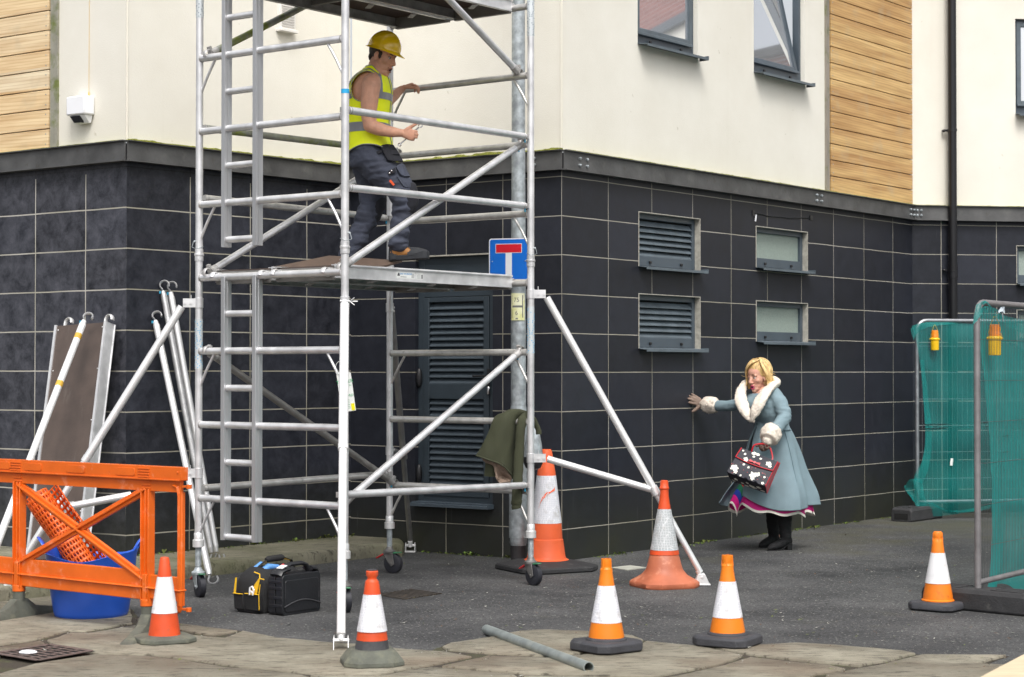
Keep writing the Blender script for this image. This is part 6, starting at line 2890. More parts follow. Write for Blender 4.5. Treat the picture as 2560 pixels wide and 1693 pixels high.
mb.sheet(grid([[(2455, 830), (2462, 830)], [(2457, 900), (2470, 900)], [(2465, 1000), (2482, 1000)], [(2475, 1090), (2494, 1090)], [(2478, 1180), (2498, 1180)], [(2481, 1290), (2503, 1290)], [(2480, 1400), (2500, 1400)], [(2470, 1470), (2494, 1468)]], FP1, .125), 8, 50, 0, .012, 16)
mb.sheet(grid([[(2508, 1085), (2512, 1085)], [(2510, 1180), (2516, 1180)], [(2508, 1290), (2513, 1290)], [(2503, 1360), (2508, 1360)], [(2500, 1450), (2506, 1450)]], FP1, .13), 6, 40, 0, .008, 16)
mb.sheet(grid([[(2432, 812), (2440, 805), (2450, 790)], [(2434, 790), (2446, 775), (2458, 764)], [(2442, 762), (2458, 754), (2470, 756)], [(2462, 752), (2470, 760), (2482, 774)]], FP1, -.024), 12, 16, 0, .01, 30)
mb.sheet(grid([[(2478, 770), (2490, 772), (2500, 800)], [(2500, 784), (2510, 790), (2520, 815)], [(2540, 796), (2545, 803), (2550, 830)], [(2600, 800), (2600, 808), (2600, 850)], [(2700, 800), (2700, 808), (2700, 850)]], FP1, .05), 16, 30, 0, .01, 20)
mb.build('gathered_edge', NET2, nt2, ang=80)
mb = MB()
for z in ((1090, 1094), (1130, 1136)):
    for k, (a_, b_2) in enumerate((z,)):
        mb.path([fp(2472 + 14 * i, a_ + 1.2 * math.sin(i), FP1, .14 - .02 * (i % 2)) for i in range(9)], .0016, 5)
mb.path([fp(2300 + 17 * i, 1062 - i * .5, FP2, -.07) for i in range(20)], .004, 5)
mb.path([fp(2300 + 17 * i, 1072 - i * .6, FP2, -.07) for i in range(20)], .004, 5)
tag(mb.build('straps', mat('black_cord', (.006, .02, .02), .8)), 'thin black cords strapped round the green netting', 'straps')
mb = MB()
c = fp(2503, 772, FP1, -.01)
d = f1d
mb.sheet([[c + d * -.06 + UPZ * -.02, c + UPZ * .01, c + d * .05 + UPZ * .012], [c + d * -.05 + UPZ * -.03, c + UPZ * -.02 + V((0, -.03, 0)), c + d * .05 + UPZ * -.03]], 12, 6, .001, .01, 40)
mb.path([c + d * .03 + UPZ * -.02, c + d * .06 + UPZ * .03, c + d * .075 + UPZ * .045], .005, 6)
mb.path([c + d * .01 + UPZ * -.02, c + d * .03 + UPZ * -.06, c + d * .035 + UPZ * -.085], [.006, .003, .001], 6)
tag(mb.build('plastic_tie', mat('clear_plastic_scrap', (.45, .52, .58), .25)), 'torn scrap of clear plastic tied to the top tube of the nearer fence', 'plastic scrap')


def wlamp(c, lab):
    t = empty('warning_lamp', c, lab, 'warning lamp', 'amber warning lamps hung on the fences')
    mb = MB()
    mb.lathe([(.0, .0), (.040, .002), (.042, .012), (.0425, .10), (.046, .104), (.049, .112), (.049, .118), (.044, .126), (.038, .13)], seg=28)
    for a in (0, math.pi):
        mb.ell((.049 * math.cos(a), .049 * math.sin(a), .115), .007, seg=8, rg=6)
    mb.build('body', LYEL, t, local=True)
    mb = MB()
    mb.lathe([(.037, .128), (.0375, .15), (.036, .155), (.036, .172), (.0345, .2), (.034, .204), (.028, .207), (.0, .208)], seg=28)
    mb.build('lens', AMBER, t, local=True)
    mb = MB()
    mb.path([(-.048, 0, .115), (-.03, 0, .20), (-.004, 0, .262), (.004, 0, .262), (.034, 0, .2), (.049, 0, .115)], .0016, 6)
    mb.build('wire_loop', mat('yellow_cord', (.6, .45, .05), .6), t, local=True)
    return t


cl1 = fp(2337, 876, FP2, -.10)
wlamp(cl1, 'amber topped yellow warning lamp hanging in front of the far netting')
cl2 = fp(2487, 889, FP1, .052)
l2 = wlamp(cl2, 'amber warning lamp seen through the nearer fence wires and netting')
l2.scale = (1.0, 1.0, 1.0)

# white paper tag hanging in the far netting
mb = MB()
c = fp(2379, 1155, FP2, -.08)
mb.box(c, (.026, .003, .075), Matrix.Rotation(.1, 3, 'Y'))
tag(mb.build('paper_tag', TAGW), 'small white tag stuck to the far green netting', 'tag')

# ------------------------------------------------------------------ khaki sweatshirt over the tower rung
YS = 13.60


def sw(px, py, dy=0.):
    return at(px, py, YS + dy)


swt = empty('sweatshirt', sw(1265, 1120), 'khaki green sweatshirt hung over a tower rung beside the right upright', 'sweatshirt')
mb = MB()
mb.sheet([
    [sw(1262, 1052, .12), sw(1285, 1046, .12), sw(1305, 1045, .12), sw(1318, 1047, .10)],
    [sw(1256, 1032, .0), sw(1276, 1024, .0), sw(1298, 1024, 0), sw(1318, 1030, .0)],
    [sw(1236, 1044, -.06), sw(1262, 1040, -.07), sw(1284, 1042, -.05), sw(1296, 1050, -.0)],
    [sw(1222, 1078, -.07), sw(1248, 1078, -.10), sw(1276, 1078, -.07), sw(1288, 1082, -.0)],
    [sw(1206, 1112, -.07), sw(1236, 1114, -.10), sw(1272, 1116, -.08), sw(1286, 1118, .0)],
    [sw(1190, 1138, -.07), sw(1222, 1149, -.10), sw(1262, 1164, -.09), sw(1283, 1196, -.01)],
], 40, 50, .010, .012, 14)
mb.path([sw(1190, 1139, -.075), sw(1206, 1144, -.095), sw(1222, 1150, -.105), sw(1244, 1157, -.10), sw(1262, 1168, -.095), sw(1276, 1184, -.06), sw(1283, 1197, -.02)], .006, 8)
mb.build('body_panel', KHAKI, swt, ang=70)
mb = MB()
pts = [sw(1316, 1036, .0), sw(1306, 1050, -.06), sw(1301, 1075, -.07), sw(1299, 1110, -.07), sw(1297, 1150, -.07), sw(1294, 1200, -.07), sw(1292, 1250, -.07), sw(1291, 1258, -.07), sw(1291, 1262, -.07), sw(1290.5, 1276, -.07)]
rad = [(.03, .02), (.034, .028), (.033, .026), (.034, .026), (.036, .027), (.036, .028), (.038, .030), (.039, .031), (.034, .027), (.033, .026)]
P2s, R2s = [], []
for i in range(len(pts) - 1):
    for k in range(4):
        f = k / 4
        P2s.append(pts[i].lerp(pts[i + 1], f) + V((.0018 * math.sin(i * 4 + k * 2), 0, 0)))
        R2s.append(tuple(rad[i][j] * (1 - f) + rad[i + 1][j] * f + .001 * math.sin(i * 3 + k * 1.7) for j in (0, 1)))
mb.path(P2s, R2s, 18, ref=(1, 0, 0))
mb.build('sleeve', KHAKI, swt, ang=70)
mb = MB()
mb.path([sw(1316, 1040, .06), sw(1333, 1050, .08), sw(1343, 1068, .10), sw(1346, 1076, .10), sw(1346.5, 1078, .1), sw(1347, 1086, .10)], [(.024, .02), (.026, .022), (.02, .02), (.0195, .02), (.0215, .021), (.021, .021)], 16, ref=(1, 0, 0))
mb.build('sleeve', KHAKI, swt, ang=70)
mb = MB()
mb.sheet([[sw(1216, 1140, -.03), sw(1228, 1144, -.04), sw(1244, 1150, -.03)], [sw(1213, 1165, -.02), sw(1228, 1168, -.04), sw(1242, 1170, -.02)], [sw(1210, 1190, -.02), sw(1226, 1192, -.03), sw(1240, 1192, -.02)]], 16, 16, .008, .006, 20)
mb.sheet([[sw(1283, 1040, .03), sw(1296, 1040, .03), sw(1310, 1044, .03)], [sw(1276, 1090, .02), sw(1292, 1090, .03), sw(1306, 1094, .03)], [sw(1272, 1150, .02), sw(1288, 1150, .03), sw(1304, 1150, .03)], [sw(1274, 1196, .01), sw(1286, 1196, .02), sw(1300, 1196, .03)]], 16, 30, .008, .008, 16)
mb.build('back_panel', KHAKI, swt, ang=70)
mb = MB()
mb.sheet([[sw(1204, 1146, -.05), sw(1226, 1150, -.08), sw(1250, 1158, -.07), sw(1275, 1178, -.03)], [sw(1216, 1158, -.05), sw(1238, 1166, -.07), sw(1256, 1180, -.03), sw(1279, 1195, -.03)], [sw(1238, 1160, -.04), sw(1240, 1190, -.06), sw(1256, 1192, -.0), sw(1277, 1202, -.02)], [sw(1240, 1190, -.05), sw(1248, 1207, -.06), sw(1262, 1206, -.06), sw(1276, 1203, -.03)]], 26, 26, .008, .008, 24)
mb.build('fleece_lining', LINING, swt, ang=70)

# ------------------------------------------------------------------ small litter, leaves and weeds (uncountable)
mb = MB()
rr = random.Random(5)
for i in range(1300):
    px, py = rr.uniform(420, 2560), rr.uniform(1330, 1600) if rr.random() < .75 else rr.uniform(1560, 1690)
    p = gr(px, py, .006)
    # keep clear of walls
    s_ = rr.uniform(.003, .010) * (1 if rr.random() < .93 else 2.0)
    mb.mi = rr.choice([0, 0, 1, 1, 2, 3])
    a = rr.random() * 6.28
    x, y = V((math.cos(a), math.sin(a), .1)), V((-math.sin(a), math.cos(a), .1))
    if p.y > 15 + max(0, (p.x - .4)) * 1.25:
        continue
    if i % 2:
        q_ = rr.choice(slabs)
        k_ = rr.randrange(len(q_))
        a_, b_2 = q_[k_], q_[(k_ + 1) % len(q_)]
        f_ = rr.random()
        p = gr(a_[0] + (b_2[0] - a_[0]) * f_ + rr.gauss(0, 6), a_[1] + (b_2[1] - a_[1]) * f_ + rr.gauss(0, 1.5), .024)
        s_ *= .7
    mb.add([p - x * s_ * 1.5, p - y * s_ * .5, p + x * s_ * 1.4 + UPZ * s_ * .3, p + y * s_ * .6], [(0, 1, 2, 3)])
tag(mb.build('debris', [mat('grit_pale', (.42, .41, .36), .9), mat('leaf_brown', (.14, .07, .03), .8), mat('leaf_green', (.16, .2, .04), .8), mat('grit_dark', (.02, .02, .02), .8)], kind='stuff'), 'scattered grit, leaf scraps and crumbs on the asphalt', 'debris')
mb = MB()
for i in range(900):
    w_ = rr.choice([WD, WD, WD, WC, WB])
    u = rr.random() * w_.L
    if w_ is WD and noise.noise(V((u * 2.2, 1, 1))) < -.05:
        continue
    if w_ is WC and u < .8:
        continue
    q = w_.M @ V((u, -.01 - abs(rr.gauss(0, .045)), 0))
    q.z = .1 if w_ is WB else 0
    h = rr.uniform(.006, .028) * (1.6 if noise.noise(V((u * 5, 4, 1))) > .25 else .7)
    mb.mi = rr.choice([0, 1, 1])
    for k in range(2):
        a = rr.random() * 6.28
        d = V((math.cos(a), math.sin(a), 0))
        n_ = V((-d.y, d.x, 0)) * h * .3
        mb.add([q, q + d * h * .5 + n_ + UPZ * h * .6, q + d * h + UPZ * h * .8, q + d * h * .5 - n_ + UPZ * h * .6], [(0, 1, 2, 3)])
mb.mi = 2
q = gr(1466, 1390)
mb.ell(q + UPZ * .006, (.022, .012, .006), seg=8, rg=5)
tag(mb.build('weeds', [mat('weed_green', (.12, .2, .03), .7), mat('moss_tuft', (.09, .11, .02), .9), mat('yellow_leaf', (.8, .65, .02), .6)], kind='stuff'), 'tiny weeds and moss tufts along the foot of the walls', 'weeds')

# ------------------------------------------------------------------ people
def dense(pts, rad, k=4):
    """Catmull-Rom densify of a limb"""
    P_, R_ = [], []
    n = len(pts)
    tup = hasattr(rad[0], '__len__')
    for i in range(n - 1):
        p0, p1, p2, p3 = pts[max(i - 1, 0)], pts[i], pts[i + 1], pts[min(i + 2, n - 1)]
        for j in range(k):
            f = j / k
            P_.append(.5 * ((2 * p1) + (p2 - p0) * f + (2 * p0 - 5 * p1 + 4 * p2 - p3) * f * f + (3 * p1 - p0 - 3 * p2 + p3) * f ** 3))
            g = f * f * (3 - 2 * f)
            R_.append(tuple(rad[i][q] * (1 - g) + rad[i + 1][q] * g for q in (0, 1)) if tup else rad[i] * (1 - g) + rad[i + 1] * g)
    P_.append(pts[-1])
    R_.append(rad[-1])
    return P_, R_


def limb(mb, pts, rad, seg=16, k=4, ref=None):
    a, b_ = dense([V(p) for p in pts], rad, k)
    mb.path(a, b_, seg, round_=True, ref=ref)


class Fr:
    def __init__(s, c, f, up=(0, 0, 1), sc=1.0):
        s.c = V(c)
        s.f = V(f).normalized()
        s.r = s.f.cross(V(up)).normalized()
        s.u = s.r.cross(s.f)
        s.s = sc
        s.m = rotm(s.r, s.f, s.u)

    def __call__(s, x, y, z):
        return s.c + (s.r * x + s.f * y + s.u * z) * s.s

    def ell(s, mb, c, r, rot=None, seg=18, rg=12):
        m = s.m if rot is None else s.m @ rot
        mb.ell(s(*c), [q * s.s for q in r], m, seg, rg)


def head(mb, h, open_mouth=.0, fem=False):
    h.ell(mb, (0, -.012, .036), (.076, .096, .084), seg=24, rg=18)
    h.ell(mb, (0, .018, -.012), (.066, .070, .078), seg=24, rg=18)
    h.ell(mb, (0, .022, -.070), (.054 if not fem else .048, .056, .042), seg=20, rg=14)
    h.ell(mb, (0, .064, -.106 - open_mouth), (.022, .020, .016))
    h.ell(mb, (0, .045, -.095 - open_mouth * .8), (.038, .036, .022))
    limb(mb, [h(0, .080, .012), h(0, .093, -.012), h(0, .106, -.035)], [.0085 * h.s, .0105 * h.s, .0125 * h.s], 12)
    h.ell(mb, (0, .092, -.043), (.0185, .013, .009))
    for s_ in (-1, 1):
        h.ell(mb, (s_ * .029, .070, .017), (.026, .014, .010))
        h.ell(mb, (s_ * .040, .050, -.028), (.022, .024, .022))
        h.ell(mb, (s_ * .0775, -.004, -.016), (.009, .019, .030), Matrix.Rotation(.15, 3, 'X'))
        h.ell(mb, (s_ * .031, .068, -.004), (.015, .010, .009))
    h.ell(mb, (0, .083, -.064), (.024, .010, .006))
    h.ell(mb, (0, .079, -.083 - open_mouth), (.021, .010, .007))


def face_bits(h, parent, lips, om=.008, brow=BROW, squint=False):
    mb = MB()
    for s_ in (-1, 1):
        mb.mi = 0
        h.ell(mb, (s_ * .031, .0765, -.004), (.0135, .0045, .0050 if squint else .0068), seg=12, rg=8)
        mb.mi = 1
        h.ell(mb, (s_ * .031 + .002, .080, -.0045), (.0056, .0028, .0046 if squint else .0058), seg=10, rg=6)
        limb(mb, [h(s_ * .045, .070, .002), h(s_ * .031, .0815, .0048), h(s_ * .018, .078, .001)], [.0016, .0022, .0016], 6, 3)
    mb.build('eyes', [EYEW, EYED], parent)
    mb = MB()
    for s_ in (-1, 1):
        q = .010 if squint else 0
        limb(mb, [h(s_ * .050, .066, .018 - q), h(s_ * .034, .083, .0235 + q * .3), h(s_ * .016, .086, .0205 + q)], [.0028, .0042, .0030], 6, 3)
    mb.build('eyebrows', brow, parent)
    mb = MB()
    mb.mi = 0
    h.ell(mb, (0, .086, -.074 - om * .5), (.014, .007, .0045 + om * .7), seg=14, rg=8)
    mb.mi = 1
    for k in range(1):
        pts = [h(-.021, .080, -.078 - om * .6), h(-.011, .091, -.0665), h(0, .0935, -.0675), h(.011, .091, -.0665), h(.021, .080, -.078 - om * .6)]
        limb(mb, pts, [.0018, .0042, .0038, .0042, .0018], 8, 3)
        pts = [h(-.021, .079, -.080 - om * .7), h(-.011, .087, -.083 - om), h(0, .089, -.0845 - om), h(.011, .087, -.083 - om), h(.021, .079, -.080 - om * .7)]
        limb(mb, pts, [.0018, .0046, .0052, .0046, .0018], 8, 3)
    mb.build('mouth', [MOUTHD, lips], parent)


def hand(mb, w_, d, n, s_, sc=1.0, curl=(.3, .5, .4), spread=.0, fat=1.0, thumb=(.55, .75, .2), tcurl=.5, curls=None):
    """w_ wrist, d towards the fingers, n palm normal, s_ thumb side"""
    d = V(d).normalized()
    n = (V(n) - d * V(n).dot(d)).normalized()
    s2 = d.cross(n)
    if s2.dot(V(s_)) < 0:
        s2 = -s2
    s_ = s2
    w_ = V(w_)
    # palm
    for t_, hw, hh in ((0, .027, .019),):
        pts = [w_ - d * .01 * sc, w_ + d * .025 * sc, w_ + d * .055 * sc, w_ + d * .085 * sc]
        mb.path(*dense(pts, [(.025 * sc, .019 * sc), (.034 * sc, .018 * sc), (.041 * sc, .016 * sc), (.040 * sc, .012 * sc)], 3), 16, round_=True, ref=s_)
    L = [(.042, .025, .02), (.047, .029, .022), (.044, .027, .021), (.034, .021, .018)]
    for i in range(4):
        off = .030 - .0205 * i
        b_ = w_ + d * (.082 - (.006 if i in (0,) else .012 if i == 3 else 0)) * sc + s_ * off * sc
        cc_ = curls[i] if curls else curl
        a = 0
        ds = (d + s_ * (spread * (1.2 - .8 * i))).normalized()
        pts = [b_ - d * .012 * sc, b_]
        p = b_
        for j in range(3):
            a += cc_[j]
            q = ds * math.cos(a) + n * math.sin(a)
            p = p + q * L[i][j] * sc
            pts.append(p)
        r = [.0092, .0094, .0086, .0080, .0068]
        limb(mb, pts, [k * sc * fat * (.9 if i == 3 else 1) for k in r], 10, 3)
    b_ = w_ + d * .028 * sc + s_ * .026 * sc
    t0 = (d * thumb[0] + s_ * thumb[1] + n * thumb[2]).normalized()
    t1 = (t0 + d * tcurl * .6 + n * tcurl * .4).normalized()
    t2 = (t1 + d * tcurl * .3 + n * tcurl * .5).normalized()
    pts = [b_ - t0 * .012 * sc, b_ + t0 * .012 * sc, b_ + t0 * .04 * sc, b_ + t0 * .04 * sc + t1 * .03 * sc, b_ + t0 * .04 * sc + t1 * .03 * sc + t2 * .022 * sc]
    limb(mb, pts, [.014 * sc * fat, .0145 * sc * fat, .0115 * sc * fat, .0102 * sc * fat, .0078 * sc * fat], 10, 3)


class Torso:
    """rings: (centre, half width along rt, half depth along fw)"""

    def __init__(s, rings, rt, fw):
        s.rg = rings
        s.rt, s.fw = V(rt).normalized(), V(fw).normalized()

    def at(s, t_, th, off=0.):
        n = len(s.rg)
        t_ = max(0, min(n - 1 - 1e-6, t_ * (n - 1)))
        i = int(t_)
        f = t_ - i

        def cr(a, b_, c, d):
            return .5 * ((2 * b_) + (c - a) * f + (2 * a - 5 * b_ + 4 * c - d) * f * f + (3 * b_ - a - 3 * c + d) * f ** 3)
        g = [s.rg[max(i - 1, 0)], s.rg[i], s.rg[i + 1], s.rg[min(i + 2, n - 1)]]
        c = cr(*[q[0] for q in g])
        a = cr(*[q[1] for q in g]) + off
        b_ = cr(*[q[2] for q in g]) + off
        e_ = .86
        cs_, sn_ = math.cos(th), math.sin(th)
        return c + s.rt * (math.copysign(abs(cs_) ** e_, cs_) * a) + s.fw * (math.copysign(abs(sn_) ** e_, sn_) * b_)

    def loft(s, mb, off=0, n=24, seg=28, t0=0, t1=1):
        mb.rings([[s.at(t0 + (t1 - t0) * j / n, 2 * math.pi * k / seg, off) for k in range(seg)] for j in range(n + 1)])


# ---- the worker
YM = 13.5


def PM(px, py, dy=0.):
    return at(px, py, YM + dy)


fw, rt = V((.966, -.259, 0)), V((-.259, -.966, 0))
man = empty('person', PM(950, 660), 'man in yellow hard hat and hi vis vest stepping along the scaffold deck', 'person')
Tm = Torso([(PM(928, 392), .165, .135), (PM(925, 350), .155, .125), (PM(921, 310), .155, .125), (PM(921, 270), .168, .135), (PM(923, 238), .18, .140), (PM(926, 212), .178, .128), (PM(931, 192), .145, .10), (PM(938, 176), .09, .072), (PM(941, 160), .06, .058)], rt, fw)
hm = Fr(PM(957, 140), (.86, -.42, -.30), (.05, 0, 1), 1.06)
mb = MB()
head(mb, hm, .010)
Tm.loft(mb, -.012)
limb(mb, [hm(0, -.025, -.03), hm(0, -.03, -.085), PM(942, 180), PM(932, 200)], [.056, .057, .064, .075])
# near arm
limb(mb, [PM(934, 200, -.12), PM(928, 214, -.17), PM(924, 250, -.19), PM(922, 285, -.20), PM(925, 312, -.21)], [.055, .069, .063, .056, .049])
limb(mb, [PM(925, 314, -.21), PM(945, 322, -.215), PM(972, 329, -.21), PM(1003, 333, -.20)], [.050, .048, .040, .0285])
hand(mb, PM(1005, 333, -.20), (.88, -.22, -.2), (.15, .95, .1), (.35, 0, .93), 1.0, (1.15, 1.35, .9), thumb=(.75, .75, .1), tcurl=.1, fat=1.15)
# far arm
limb(mb, [PM(936, 206, .12), PM(940, 216, .17), PM(952, 242, .28), PM(966, 256, .38)], [.055, .062, .055, .046])
limb(mb, [PM(966, 256, .38), PM(980, 244, .46), PM(1004, 223, .56)], [.046, .041, .028])
hand(mb, PM(1004, 222, .56), (.85, .12, .38), (.35, .1, -.95), (.3, -.95, 0), 1.0, (.75, .85, .5), thumb=(.8, .5, .5), tcurl=.4, fat=1.1)
# legs
limb(mb, [PM(922, 392, -.09), PM(962, 432, -.11), PM(1010, 478, -.12), PM(1005, 535, -.11), PM(1000, 600, -.10)], [.08, .075, .055, .05, .04])
limb(mb, [PM(912, 392, .09), PM(928, 450, .10), PM(930, 505, .10), PM(900, 575, .08), PM(868, 645, .05)], [.08, .07, .055, .045, .04])
put('body', wrinkle(fuse(mb, .0048, 3), .0008, (40, 40, 40)), SKIN, man, ang=180)
face_bits(hm, man, mat('man_lips', (.50, .22, .16), .5), .009)
mb = MB()
hm.ell(mb, (0, -.020, .034), (.079, .092, .078), seg=20, rg=14)
hm.ell(mb, (0, -.068, -.020), (.052, .030, .040))
for s_ in (-1, 1):
    hm.ell(mb, (s_ * .073, .022, -.004), (.006, .014, .026))
put('hair', wrinkle(fuse(mb, .006, 2), .002, (60, 60, 60)), HAIRB, man, ang=180)
# helmet
mb = MB()
rings = []
for j in range(14):
    a = math.pi / 2 * j / 13
    ring = []
    for k in range(40):
        th = 2 * math.pi * k / 40
        rr_2 = math.cos(a)
        x, y = .102 * rr_2 * math.cos(th), .120 * rr_2 * math.sin(th) - .004
        z = .048 + .122 * math.sin(a) ** .95 + (.004 if abs(math.cos(th) * rr_2) < .16 and a > .5 else 0)
        ring.append(hm(x, y, z))
    rings.append(ring)
brim = []
for (o_, z) in ((.002, .042), (.012, .036), (.013, .032), (-.004, .034)):
    ring = []
    for k in range(40):
        th = 2 * math.pi * k / 40
        pk = max(0, math.sin(th)) ** 3 * (.038 if o_ > 0 else 0)
        ring.append(hm((.102 + o_) * math.cos(th), (.120 + o_ + (pk if o_ > .005 else pk * .1)) * math.sin(th) - .004, z + .0 - (pk * .35 if o_ > .005 else 0)))
    brim.append(ring)
mb.rings(brim[::-1] + rings)
mb.build('hard_hat', HELM, man, ang=50)
# hi vis vest
Tv = Torso([(PM(928, 385), .180, .172), (PM(926, 350), .170, .150), (PM(922, 310), .168, .145), (PM(922, 270), .180, .157), (PM(923, 238), .19, .160), (PM(926, 210), .188, .142), (PM(930, 190), .158, .112), (PM(936, 174), .105, .084), (PM(939, 163), .072, .070)], rt, fw)


def vest_pt(t_, th, off=0):
    # hem rises at the side facing the camera
    p = Tv.at(t_, th, off)
    if t_ < .12:
        lift = .055 * max(0, math.cos(th - .35)) ** 2 - .02 * max(0, math.sin(th)) - .012 * max(0, -math.sin(th))
        p = p + UPZ * lift * (1 - t_ / .12)
    if t_ > .72:
        q_ = (t_ - .72) / .28
        fr_ = max(0, math.sin(th))
        p = p - UPZ * (.085 * fr_ * q_) + Tv.rt * (.02 * q_ * math.copysign(1, math.cos(th)) * fr_) - UPZ * (.012 * q_)
    k = 1 if t_ < .6 else .4
    n = noise.noise(V((th * 1.6, t_ * 6, 1))) * .007 * k + noise.noise(V((th * 4, t_ * 16, 5))) * .003 * k
    c = Tv.at(t_, th, 0) - Tv.at(t_, th, -.05)
    return p + c.normalized() * n


AH = []     # arm holes (theta centre, t centre, theta radius, t radius)
AH = [(.12, .60, .62, .20), (math.pi - .12, .60, .55, .19)]
nT, nS = 90, 120


def in_hole(t_, th):
    for a, b_, c, d in AH:
        dth = (th - a + math.pi) % (2 * math.pi) - math.pi
        if (dth / c) ** 2 + ((t_ - b_) / d) ** 2 < 1:
            return True
    return False


mb = MB()
vs = [vest_pt(j / nT, 2 * math.pi * k / nS) for j in range(nT + 1) for k in range(nS)]
fs = []
for j in range(nT):
    for k in range(nS):
        if in_hole((j + .5) / nT, 2 * math.pi * (k + .5) / nS):
            continue
        k2 = (k + 1) % nS
        fs.append((j * nS + k, j * nS + k2, (j + 1) * nS + k2, (j + 1) * nS + k))
mb.add(vs, fs)
vo2 = mb.build('hi_vis_vest', VESTM, man, ang=80)
so2 = vo2.modifiers.new('th', 'SOLIDIFY')
so2.thickness = .004
mb = MB()
for a, b_, c, d in AH:
    mb.path([vest_pt(b_ + d * math.sin(x), a + c * math.cos(x), .002) for x in [2 * math.pi * i / 48 for i in range(48)]], 0.003, 8, closed=True)
mb.path([vest_pt(.003, 2 * math.pi * i / 80, .002) for i in range(80)], .004, 6, closed=True)
mb.path([vest_pt(.997, 2 * math.pi * i / 40, .001) for i in range(40)], .004, 6, closed=True)
mb.path([vest_pt(i / 40, 1.62, .003) for i in range(41)], .0035, 6)
mb.build('piping', VESTG, vo2)
mb = MB()


def band(t0, t1, th0, th1, n, m_):
    vs, fs = [], []
    for i in range(n + 1):
        th = th0 + (th1 - th0) * i / n
        for j in range(m_ + 1):
            vs.append(vest_pt(t0 + (t1 - t0) * j / m_, th, .003))
    for i in range(n):
        for j in range(m_):
            ok = all(not in_hole(t0 + (t1 - t0) * (j + f) / m_, th0 + (th1 - th0) * (i + g) / n) for f, g in ((.5, .5), (0, 0), (1, 1), (0, 1), (1, 0)))
            if ok:
                q = i * (m_ + 1) + j
                fs.append((q, q + 1, q + m_ + 2, q + m_ + 1))
    mb.add(vs, fs)


band(.175, .245, 0, 2 * math.pi, 120, 3)
band(.435, .505, 0, 2 * math.pi, 120, 3)
for th in (.92, 2.2, -.82, math.pi + .82):
    band(.50, .93, th - .10, th + .10, 4, 40)
# shoulder tape arching round the arm hole
pts_in, pts_out = [], []
vs, fs = [], []
n_ = 40
for i in range(n_ + 1):
    x = R(20) + R(190) * i / n_
    for rr_2 in (1.22, 1.42):
        vs.append(vest_pt(min(.97, AH[0][1] + AH[0][3] * rr_2 * math.sin(x)), AH[0][0] + AH[0][2] * rr_2 * math.cos(x), .0035))
for i in range(n_):
    fs.append((2 * i, 2 * i + 1, 2 * i + 3, 2 * i + 2))
mb.add(vs, fs)
rb = mb.build('reflective_tape', VESTG, vo2, ang=80)
# trousers
mb = MB()
mb.rings([[PM(926, py) + rt * (hw * math.cos(2 * math.pi * k / 24)) + fw * (hd * math.sin(2 * math.pi * k / 24)) for k in range(24)] for py, hw, hd in ((352, .165, .135), (375, .172, .150), (395, .178, .158), (420, .17, .15))])
limb(mb, [PM(922, 395, -.085), PM(950, 425, -.10), PM(985, 455, -.115), PM(1006, 484, -.12), PM(1010, 510, -.12), PM(1006, 545, -.11), PM(999, 580, -.10), PM(998, 606, -.10)], [.118, .116, .108, .100, .088, .076, .074, .080])
limb(mb, [PM(914, 395, .085), PM(922, 440, .10), PM(930, 490, .10), PM(926, 525, .10), PM(905, 570, .08), PM(885, 610, .06), PM(872, 642, .05)], [.118, .105, .092, .086, .078, .076, .078])
tm_ = fuse(mb, .008, 4)
wrinkle(tm_, .016, (6, 6, 15), 3, lambda p: 1.2 if p.z < 2.75 else .8)
wrinkle(tm_, .009, (13, 13, 34), 9)
tr = put('trousers', tm_, TROUS, man, ang=180)


def surf_patch(mb, pts_px, thick=.008):
    """patch of cloth sitting on the camera side of the leg: pts with depth offsets"""
    mb.prism([PM(*p) for p in pts_px], V((0, .02, 0)))


mb = MB()
limb(mb, [PM(1024, 474, -.125), PM(1022, 500, -.125), PM(1018, 530, -.12)], [(.060, .074), (.070, .074), (.056, .066)], 16, 4, ref=(1, 0, 0))
limb(mb, [PM(946, 500, .10), PM(938, 530, .10), PM(920, 560, .09)], [(.06, .07), (.06, .07), (.05, .06)], 16, 4, ref=(1, 0, 0))
put('knee_pad', wrinkle(fuse(mb, .008, 4), .008, (8, 8, 20), 5), TROUD, tr, ang=180)
mb = MB()
# belt holster flap
mb.sheet([[PM(952, 364, -.16), PM(966, 360, -.15), PM(984, 362, -.12)], [PM(958, 380, -.175), PM(976, 376, -.17), PM(996, 380, -.13)], [PM(970, 400, -.20), PM(988, 402, -.19), PM(1008, 403, -.15)]], 14, 14, .012, .004, 20)
mb.sheet([[PM(934, 380, -.175), PM(944, 378, -.18), PM(954, 374, -.18)], [PM(937, 387, -.18), PM(946, 384, -.185), PM(955, 381, -.18)]], 6, 6, .01)
mb.sheet([[PM(978, 376, -.165), PM(990, 376, -.16), PM(996, 380, -.14)], [PM(980, 386, -.18), PM(990, 386, -.17), PM(1000, 386, -.15)]], 6, 6, .014)
mb.sheet([[PM(970, 428, -.225), PM(978, 424, -.225), PM(988, 419, -.22)], [PM(974, 437, -.228), PM(980, 434, -.228), PM(990, 430, -.222)]], 6, 6, .01)
mb.build('holster_pocket', TROUD, tr, ang=70)
mb = MB()
mb.sheet([[PM(990, 416, -.205), PM(1004, 408, -.17), PM(1012, 412, -.12)], [PM(1002, 434, -.225), PM(1014, 432, -.195), PM(1024, 436, -.14)], [PM(1012, 440, -.22), PM(1020, 440, -.19), PM(1026, 440, -.15)]], 10, 10, .014, .003, 20)
